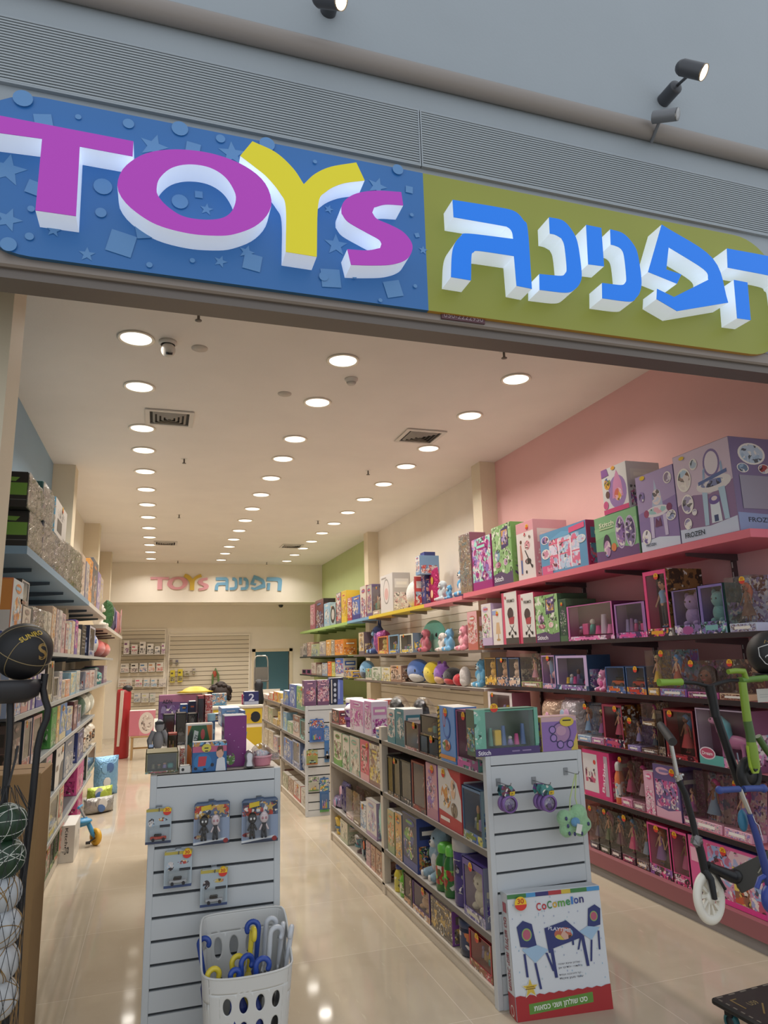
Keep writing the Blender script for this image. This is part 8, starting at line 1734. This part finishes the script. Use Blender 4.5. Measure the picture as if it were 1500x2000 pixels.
o = carton('toy_carton', .16, .13, .1, ('5a8aa8', '4a7a98', 'b08a70'), None, 15); o.location = (cx0 + .09, 8.2, ct + .001); tag(o, 'blue-grey carton at the left end of the cash desk', 'box')
# person seated behind the desk, seen from behind over the boxes
hp_ = at(430, 1372, Y=8.95); py_ = 8.95; hx = hp_.x; hz = 1.235
root = tag(empty('person', (hx, py_, 0)), 'person with short dark curly hair and a mauve top seated behind the cash desk', 'person')
sk = mat('b98f76', .55); b = MB()
sh_ = hz - .27; hip = .50
b.ell((0, .02, hz), (.075, .092, .112), sk, 20, 14); b.tube([(0, .03, hz - .06), (0, .035, hz - .15), (0, .03, sh_ - .02)], [.055, .052, .075], sk, 12)
b.tube([(0, .03, sh_), (0, .03, sh_ - .12), (0, .02, sh_ - .30), (0, .02, hip + .03)], [.12, .145, .12, .15], sk, 16)
for q in (-1, 1):
    b.tube([(q * .10, .03, sh_ - .01), (q * .185, .03, sh_ - .06), (q * .215, .0, sh_ - .26), (q * .15, -.20, sh_ - .34)], [.055, .052, .042, .032], sk, 10)
    b.ell((q * .13, -.235, sh_ - .34), (.035, .05, .02), sk, 10, 7)
    for k in range(4): b.tube([(q * (.108 + .016 * k), -.265, sh_ - .335), (q * (.105 + .016 * k), -.305 - .006 * (k in (1, 2)), sh_ - .345), (q * (.106 + .015 * k), -.325, sh_ - .36)], [.009, .008, .007], sk, 6)
    b.tube([(q * .158, -.225, sh_ - .335), (q * .10, -.25, sh_ - .345)], [.011, .008], sk, 6)
    b.tube([(q * .085, .02, hip + .05), (q * .10, -.22, hip + .06), (q * .10, -.42, hip + .04), (q * .10, -.44, hip - .20), (q * .10, -.43, .07)], [.10, .085, .062, .055, .042], sk, 12)
    b.ell((q * .10, -.50, .045), (.045, .12, .04), sk, 10, 7); b.ell((q * .078, .03, hz - .005), (.015, .028, .036), sk, 8, 6)
b.ell((0, -.078, hz - .01), (.014, .022, .018), sk, 8, 6)
for q in (-1, 1): b.ell((q * .032, -.068, hz + .012), (.012, .008, .008), mat('2a2020', .3), 8, 6)
b.ell((0, -.07, hz - .055), (.026, .01, .008), mat('8a4a48', .5), 8, 6)
b.build('body', root)
rgh = random.Random(9); hr_ = MB(); HC = mat('2b1d16', .7)
hr_.ell((0, .04, hz + .03), (.118, .128, .118), HC, 18, 12)
for k in range(120):
    a, e = rgh.uniform(0, 2 * PI), rgh.uniform(-.7, 1.5); v = Vector((math.cos(a) * math.cos(e), math.sin(a) * math.cos(e), math.sin(e)))
    if v.y < -.35 and v.z < .45: continue
    p = Vector((0, .04, hz + .025)) + Vector((v.x * .125, v.y * .132, v.z * .124)); rr = rgh.uniform(.018, .032); hr_.ell(p, (rr, rr, rr), HC, 8, 6)
hr_.build('hair', root)
tp_ = MB(); TOP = mat('a88a98', .7)
tp_.tube([(0, .03, sh_ + .015), (0, .03, sh_ - .10), (0, .02, sh_ - .30), (0, .02, hip + .02)], [.125, .158, .135, .165], TOP, 18)
for q in (-1, 1): tp_.tube([(q * .09, .03, sh_ + .0), (q * .187, .03, sh_ - .06), (q * .217, .0, sh_ - .25)], [.068, .064, .054], TOP, 12)
tp_.build('top', root)
tr_ = MB()
for q in (-1, 1): tr_.tube([(q * .085, .02, hip + .05), (q * .10, -.22, hip + .06), (q * .10, -.42, hip + .04), (q * .10, -.44, hip - .20), (q * .10, -.43, .10)], [.112, .097, .074, .066, .056], mat('2c3040', .8), 14)
tr_.build('trousers', root)
root = tag(empty('stool', (hx, py_ + .02, 0)), 'dark round stool under the seated person', 'stool')
MB().lathe([(0, .36), (.17, .36), (.18, .38), (.17, .40), (0, .405)], mat('232326', .5), 22).build('seat', root)
for k in range(4): a = PI / 4 + PI / 2 * k; MB().tube([(.12 * math.cos(a), .12 * math.sin(a), .36), (.19 * math.cos(a), .19 * math.sin(a), 0)], .014, mat('4a4a4c', .4, .5), 8).build('leg', root)
# ---------------------------------------------------------------- scooters on the rack at the right edge
BK = mat('17171a', .4, .2); CHR = mat('b8b6b2', .25, .9); GRN, DGN = mat('75902a', .4), mat('3f5a28', .4)
root = tag(empty('scooter_rack', (2.66, 2.36, 0)), 'black scooter display rack with chrome arms at the right edge', 'display rack')
MB().box((-.02, -.02, 0), (.02, .02, 1.95), BK, bev=.003).build('post', root)
MB().box((-.20, -.24, 0), (.25, .08, .02), BK, bev=.004).build('base_plate', root)
SY = 2.40
def W(px, py, Y=SY): return at(px, py, Y=Y)
R0 = Vector((2.66, 2.36, 0))
def arm(p, nm='arm'): q = Vector(p); MB().tube([Vector((0, -.01, q.z)), Vector((q.x - R0.x, q.y - R0.y, q.z))], .007, CHR, 8).build(nm, root)
def spoked(mb, c, r, w, m, mh, ax, n=10):
    c = Vector(c); a = Vector(ax).normalized(); M = Matrix.Translation(c) @ a.to_track_quat('Z', 'Y').to_matrix().to_4x4()
    mb.lathe([(r * .66, -w * .42), (r * .9, -w * .5), (r * .985, -w * .25), (r, 0), (r * .985, w * .25), (r * .9, w * .5), (r * .66, w * .42), (r * .62, 0), (r * .66, -w * .42)], m, 40, M)
    mb.lathe([(0, -w * .5), (r * .24, -w * .5), (r * .26, 0), (r * .24, w * .5), (0, w * .5)], mh, 20, M)
    for k in range(n):
        t = 2 * PI * k / n
        vs = []
        for zz in (-w * .3, w * .3):
            for (rr, aa) in ((r * .22, t), (r * .22, t + .36), (r * .68, t + .50), (r * .68, t + .26)): vs.append((rr * math.cos(aa), rr * math.sin(aa), zz))
        mb.add(vs, [(3, 2, 1, 0), (4, 5, 6, 7), (0, 1, 5, 4), (1, 2, 6, 5), (2, 3, 7, 6), (3, 0, 4, 7)], mh, False, M)
# A: black scooter with the white front wheel
root = tag(empty('kick_scooter', (0, 0, 0)), 'black kick scooter with a white front wheel and silver tube hung on the rack', 'scooter'); WHT = mat('d8d4c8', .35)
wc = W(1385, 1753); rr = .5 * abs(W(1424, 1753).x - W(1346, 1753).x); axd = (.30, -1, .1)
m_ = MB(); spoked(m_, wc, rr, .026, WHT, WHT, axd); part_label(m_.build('front_wheel', root), 'white front wheel')
fo = Vector((.0045, -.018, 0))
MB().tube([wc + fo * 1.3, W(1380, 1715) + fo, W(1375, 1700)], [.010, .013, .016], BK, 10).tube([wc - fo * 1.0, W(1383, 1715) - fo, W(1376, 1700)], [.008, .011, .012], BK, 8).build('fork', root)
MB().cyl(wc + fo * 1.5, wc - fo * 1.5, .004, CHR, 8).build('axle', root)
MB().tube([W(1377, 1703), W(1369, 1665), W(1361, 1637)], .0155, BK, 12).build('steering_tube', root)
MB().tube([W(1361, 1642), W(1352, 1600), W(1338, 1550), W(1325, 1524)], .0125, BK, 12).build('lower_stem', root)
MB().tube([W(1356, 1646), W(1366, 1640)], .019, mat('6f6c6c', .3, .7), 12).cyl(W(1358, 1650), W(1362, 1632), .019, mat('7a7776', .3, .7), 14).build('clamp', root)
MB().tube([W(1325, 1526), W(1318, 1490), W(1311, 1455)], .0085, CHR, 12).build('upper_stem', root)
MB().cyl(W(1327, 1522), W(1324, 1512), .014, CHR, 12).tube([W(1318, 1518), W(1334, 1513)], .006, CHR, 8).build('quick_clamp', root)
gA, gB = W(1290, 1416, SY + .05), W(1314, 1449, SY - .08)
MB().tube([gA, gA.lerp(gB, .5), gB], [.015, .017, .017], mat('2c2b2d', .6), 12).build('grip', root)
MB().tube([wc + Vector((-.045, 0, .055)), wc + Vector((0, -.002, rr + .012)), wc + Vector((.045, -.002, rr * .85)), wc + Vector((.078, -.002, .02))], .006, BK, 8).build('mudguard', root)
MB().tube([W(1382, 1690), W(1402, 1700), W(1430, 1712)], [.016, .018, .024], BK, 10).ell(W(1436, 1712), (.032, .02, .026), BK, 14, 10).build('folding_joint', root)
dk = MB(); d0, d1 = W(1438, 1722), W(1545, 1668, SY - .05)
dv = (d1 - d0); nrm = Vector((0, -1, .45)).normalized(); sd_ = dv.cross(nrm).normalized(); hw_ = .042
def slab(mb, p, q, half, thick, nrm, m):
    s_ = (q - p).cross(nrm).normalized(); n_ = s_.cross(q - p).normalized(); vs = [p + s_ * half + n_ * 0, q + s_ * half, q - s_ * half, p - s_ * half]; vs += [v - n_ * thick for v in vs]
    mb.add(vs, [(0, 1, 2, 3), (7, 6, 5, 4), (0, 4, 5, 1), (1, 5, 6, 2), (2, 6, 7, 3), (3, 7, 4, 0)], m)
slab(dk, d0, d1, hw_, .018, nrm, mat('38352f', .7)); dk.build('deck', root)
em = MB(); em.ell(d0.lerp(d1, .62) + nrm * .001, (.020, .006, .012), mat('c9703a', .5), 14, 6); em.tube([d0.lerp(d1, .38) + nrm * .002 + Vector((0, 0, -.008)), d0.lerp(d1, .5) + nrm * .002 + Vector((0, 0, .014)), d0.lerp(d1, .66) + nrm * .002 + Vector((0, 0, .022))], .003, mat('8a8674', .5), 6); em.build('deck_emblem', root)
# B: black scooter with green grips
root = tag(empty('kick_scooter', (0, 0, 0)), 'black kick scooter with lime green grips on a wide handlebar', 'scooter'); YB_ = SY + .06
V = lambda px, py: W(px, py, YB_)
MB().tube([V(1330, 1332), V(1358, 1334), V(1385, 1341), V(1402, 1335), V(1425, 1329), V(1446, 1329)], .0085, BK, 10).build('handlebar', root)
for p, q in (((1287, 1333), (1331, 1332)),): part_label(MB().tube([V(*p), V((p[0] + q[0]) / 2, p[1] - .5), V(*q)], [.0155, .013, .015], mat('7a9c34', .5), 12).build('grip', root), 'lime green grip')
part_label(MB().tube([V(1444, 1329), V(1470, 1327), V(1487, 1326)], [.014, .012, .014], mat('5f8430', .5), 12).build('grip', root), 'lime green grip')
MB().tube([V(1385, 1338), V(1391, 1362), V(1398, 1400)], [.022, .020, .018], BK, 12).build('stem_clamp', root)
MB().tube([V(1396, 1390), V(1420, 1460), V(1442, 1525), V(1452, 1545)], [.0165, .017, .0175, .021], BK, 12).build('stem', root)
part_label(MB().tube([V(1447, 1470) + Vector((-.02, -.0, 0)), V(1450, 1503) + Vector((-.012, 0, 0))], .003, mat('9aa4b4', .4), 6).build('stem_decal', root), 'pale stem decal')
arm(V(1452, 1545) + Vector((.0, 0, 0)))
# C: lime green scooter with a black wheel
root2 = tag(empty('kick_scooter', (0, 0, 0)), 'lime green folding scooter with a black wheel hanging at the right edge', 'scooter'); YC_ = SY - .08
G = lambda px, py: W(px, py, YC_)
def flat_tube(pts, ra, m, nm, flat=.6):
    MB().tube(pts, ra, m, 14).build(nm, root2)
flat_tube([G(1450, 1332), G(1456, 1380), G(1460, 1409)], [.0155, .0165, .017], GRN, 'upper_stem')
flat_tube([G(1460, 1408), G(1465, 1432), G(1467, 1450)], [.0175, .018, .018], DGN, 'stem_joint')
flat_tube([G(1467, 1449), G(1471, 1480), G(1475, 1500)], [.0185, .020, .017], GRN, 'lower_stem')
MB().tube([G(1422, 1312), G(1437, 1310), G(1452, 1311), G(1457, 1326)], [.010, .011, .013, .012], GRN, 12).build('handle_head', root2)
MB().tube([G(1448, 1329), G(1470, 1326), G(1497, 1324)], [.012, .011, .013], mat('567a30', .5), 12).build('grip', root2)
c_ = G(1477, 1516); wheel_ = MB(); wheel(wheel_, c_ + Vector((.015, .05, 0)), .066, .03, mat('161618', .6), mat('1e1e20', .5), (.2, -1, 0)); part_label(wheel_.build('front_wheel', root2), 'black wheel')
fk = MB(); fk.prism([(-.028, .06), (.022, .06), (.024, -.02), (.012, -.045), (-.014, -.045), (-.026, -.02)], -.004, .004, mat('93ac34', .4)); o = fk.build('fork_plate', root2); o.location = G(1473, 1487)
MB().cyl((c_ + Vector((-.008, -.012, .03))), c_ + Vector((.012, .05, .0)), .008, mat('1c1c1e', .5), 10).build('axle', root2)
MB().tube([G(1480, 1438), G(1495, 1462), G(1515, 1490)], [.014, .013, .012], DGN, 10).build('brace', root2)
arm(G(1460, 1405) + Vector((.01, .012, 0)))
# D: small blue scooter
root3 = tag(empty('kick_scooter', (0, 0, 0)), 'small blue scooter with a blue padded handlebar and lightning decals at the right edge', 'scooter'); YD_ = SY - .14
D = lambda px, py: W(px, py, YD_)
BLH = mat('2f4384', .5)
MB().tube([D(1406, 1543), D(1425, 1542), D(1444, 1541)], [.012, .0115, .0115], BLH, 12).ell(D(1405, 1543), (.015,) * 3, BLH, 12, 8).build('grip', root3)
MB().tube([D(1452, 1541), D(1470, 1540), D(1488, 1540)], [.0115, .0115, .012], BLH, 12).ell(D(1491, 1540), (.016,) * 3, BLH, 12, 8).build('grip', root3)
MB().tube([D(1446, 1541), D(1451, 1556), D(1460, 1578), D(1466, 1592)], [.008, .0085, .0085, .0075], CHR, 10).build('upper_stem', root3)
MB().tube([D(1464, 1590), D(1480, 1640), D(1494, 1690), D(1503, 1730)], [.011, .014, .015, .015], mat('2c3a7c', .4), 12).build('lower_stem', root3)
zg = MB().tube([D(1467, 1592) + Vector((-.004, -.013, 0)), D(1470, 1605) + Vector((0, -.014, 0)), D(1476, 1610) + Vector((0, -.014, 0)), D(1479, 1622) + Vector((0, -.015, 0)), D(1484, 1640) + Vector((0, -.015, 0))], .0016, mat('c4c8d4', .4), 5); zg.build('lightning_decal', root3)
MB().ell(D(1463, 1606) + Vector((0, .03, 0)), (.022, .012, .040), mat('2f6a88', .4), 16, 10).build('rear_reflector', root3)
wd = MB(); wheel(wd, D(1506, 1755), .050, .028, mat('2c3f8c', .4), mat('3a50a0', .4), (.3, -1, 0)); part_label(wd.build('front_wheel', root3), 'blue wheel')
MB().tube([D(1478, 1735), D(1484, 1716), D(1503, 1706)], .009, mat('2c3f8c', .4), 8).build('mudguard', root3)
arm(D(1478, 1628) + Vector((.01, .012, 0))); arm(W(1476, 1655) + Vector((0, .0, 0)))
arm(W(1545, 1668, SY - .05) + Vector((-.02, 0, 0)))
# white notice card and black crest ball on a dish at the far right edge
o = MB().box((-.045, 0, 0), (.045, .0015, .055), mat('b8b4ac', .5)); draw_face(o, .08, .05, [('rect', .1, .6, .8, .64, '9a9a98'), ('rect', .1, .4, .7, .44, '9a9a98')], -.0003); o = o.build('notice_card'); q_ = W(1497, 1371, SY + .02); o.location = q_; tag(o, 'white notice card at the right edge under the crest ball', 'card'); arm(q_ + Vector((.03, .004, .03)))
cb = W(1507, 1277, SY); rB = .098
root = tag(empty('sports_ball', cb), 'black ball with a white shield crest at the right edge', 'ball')
MB().ell((0, 0, 0), (rB, rB, rB), mat('19191b', .5), 36, 24).build('ball_body', root)
n_ = (EYE - cb).normalized(); x_ = (ROT.col[0] - n_ * ROT.col[0].dot(n_)).normalized(); y_2 = n_.cross(x_)
pj = lambda u, v, k=1.003: ((n_ * rB + x_ * u + y_2 * v).normalized() * rB * k)
sh = MB(); sh.tube([pj(*p) for p in ((-.055, .030), (-.030, .036), (0, .045), (.030, .036), (.055, .030), (.052, -.01), (.030, -.045), (0, -.062), (-.030, -.045), (-.052, -.01))], .0022, mat('c4c4c4', .4), 6, True)
vs, fs, W4 = GLYPHS[('4', True)]; sh.add([pj((gx - W4 / 2) * .05 - .008, (gz - .5) * .055 - .005) for gx, gz in vs], fs, mat('c4c4c4', .4)); sh.build('shield_crest', root)
cw2 = MB().tube([pj(*p) for p in ((-.026, .050), (-.022, .072), (-.012, .056), (0, .078), (.012, .056), (.022, .072), (.026, .050))], .0022, mat('8f713c', .4), 6); cw2.build('crown_mark', root)
rk = bpy.data.objects['scooter_rack']
MB().lathe([(0, -.01), (.06, -.008), (.085, .012), (.080, .014), (.055, -.002), (0, -.004)], BK, 24, Matrix.Translation(cb - R0 + Vector((0, 0, -rB + .004)))).build('ball_dish', rk)
MB().tube([Vector((0, -.01, cb.z - rB - .02)), cb - R0 + Vector((0, 0, -rB - .006))], .010, BK, 8).build('arm', rk)
# platform truck
pc = at(1387, 1948, Z=.125); root = tag(empty('platform_truck', (pc.x, pc.y, 0)), 'black platform truck with a gold-lined road-print deck at the lower right', 'platform truck')
pz = at(1500, 1918, Z=.125); ang = math.atan2(pz.y - pc.y, pz.x - pc.x); root.rotation_euler = (0, 0, ang)
MB().box((0, -.42, .098), (.75, 0, .125), mat('1d1b1b', .5), bev=.008).build('deck', root)
dm = MB(); gold = mat('7a6638', .4)
for k in range(10): dm.box((.02 + .07 * k, -.022, .1252), (.055 + .07 * k, -.014, .1258), mat('6f6a60', .5)); dm.box((.014, -.05 - .04 * k, .1252), (.022, -.03 - .04 * k, .1258), mat('6f6a60', .5))
dm.box((.06, -.062, .1252), (.09, -.055, .1258), gold); dm.box((.055, -.14, .1252), (.062, -.055, .1258), gold)
dm.add([(.09, -.20, .1256), (.16, -.13, .1256), (.165, -.135, .1256), (.095, -.205, .1256)], [(0, 3, 2, 1)], gold)
vs, fs, W5 = GLYPHS[('U59', False)]; dm.add([(.10 + gx * .022, -.13 + gz * .03, .1257) for gx, gz in vs], fs, mat('8a7a50', .5)); dm.build('road_print_pattern', root)
for x, y in ((.06, -.05), (.69, -.05), (.06, -.37), (.69, -.37)):
    c = MB().box((x - .018, y - .02, .062), (x + .018, y + .02, .098), mat('2a2a2c', .4, .5)); wheel(c, (x, y, .0375), .0375, .024, mat('2f6a70', .5), mat('3a3a3c', .5), (1, 0, 0)); c.build('castor', root)
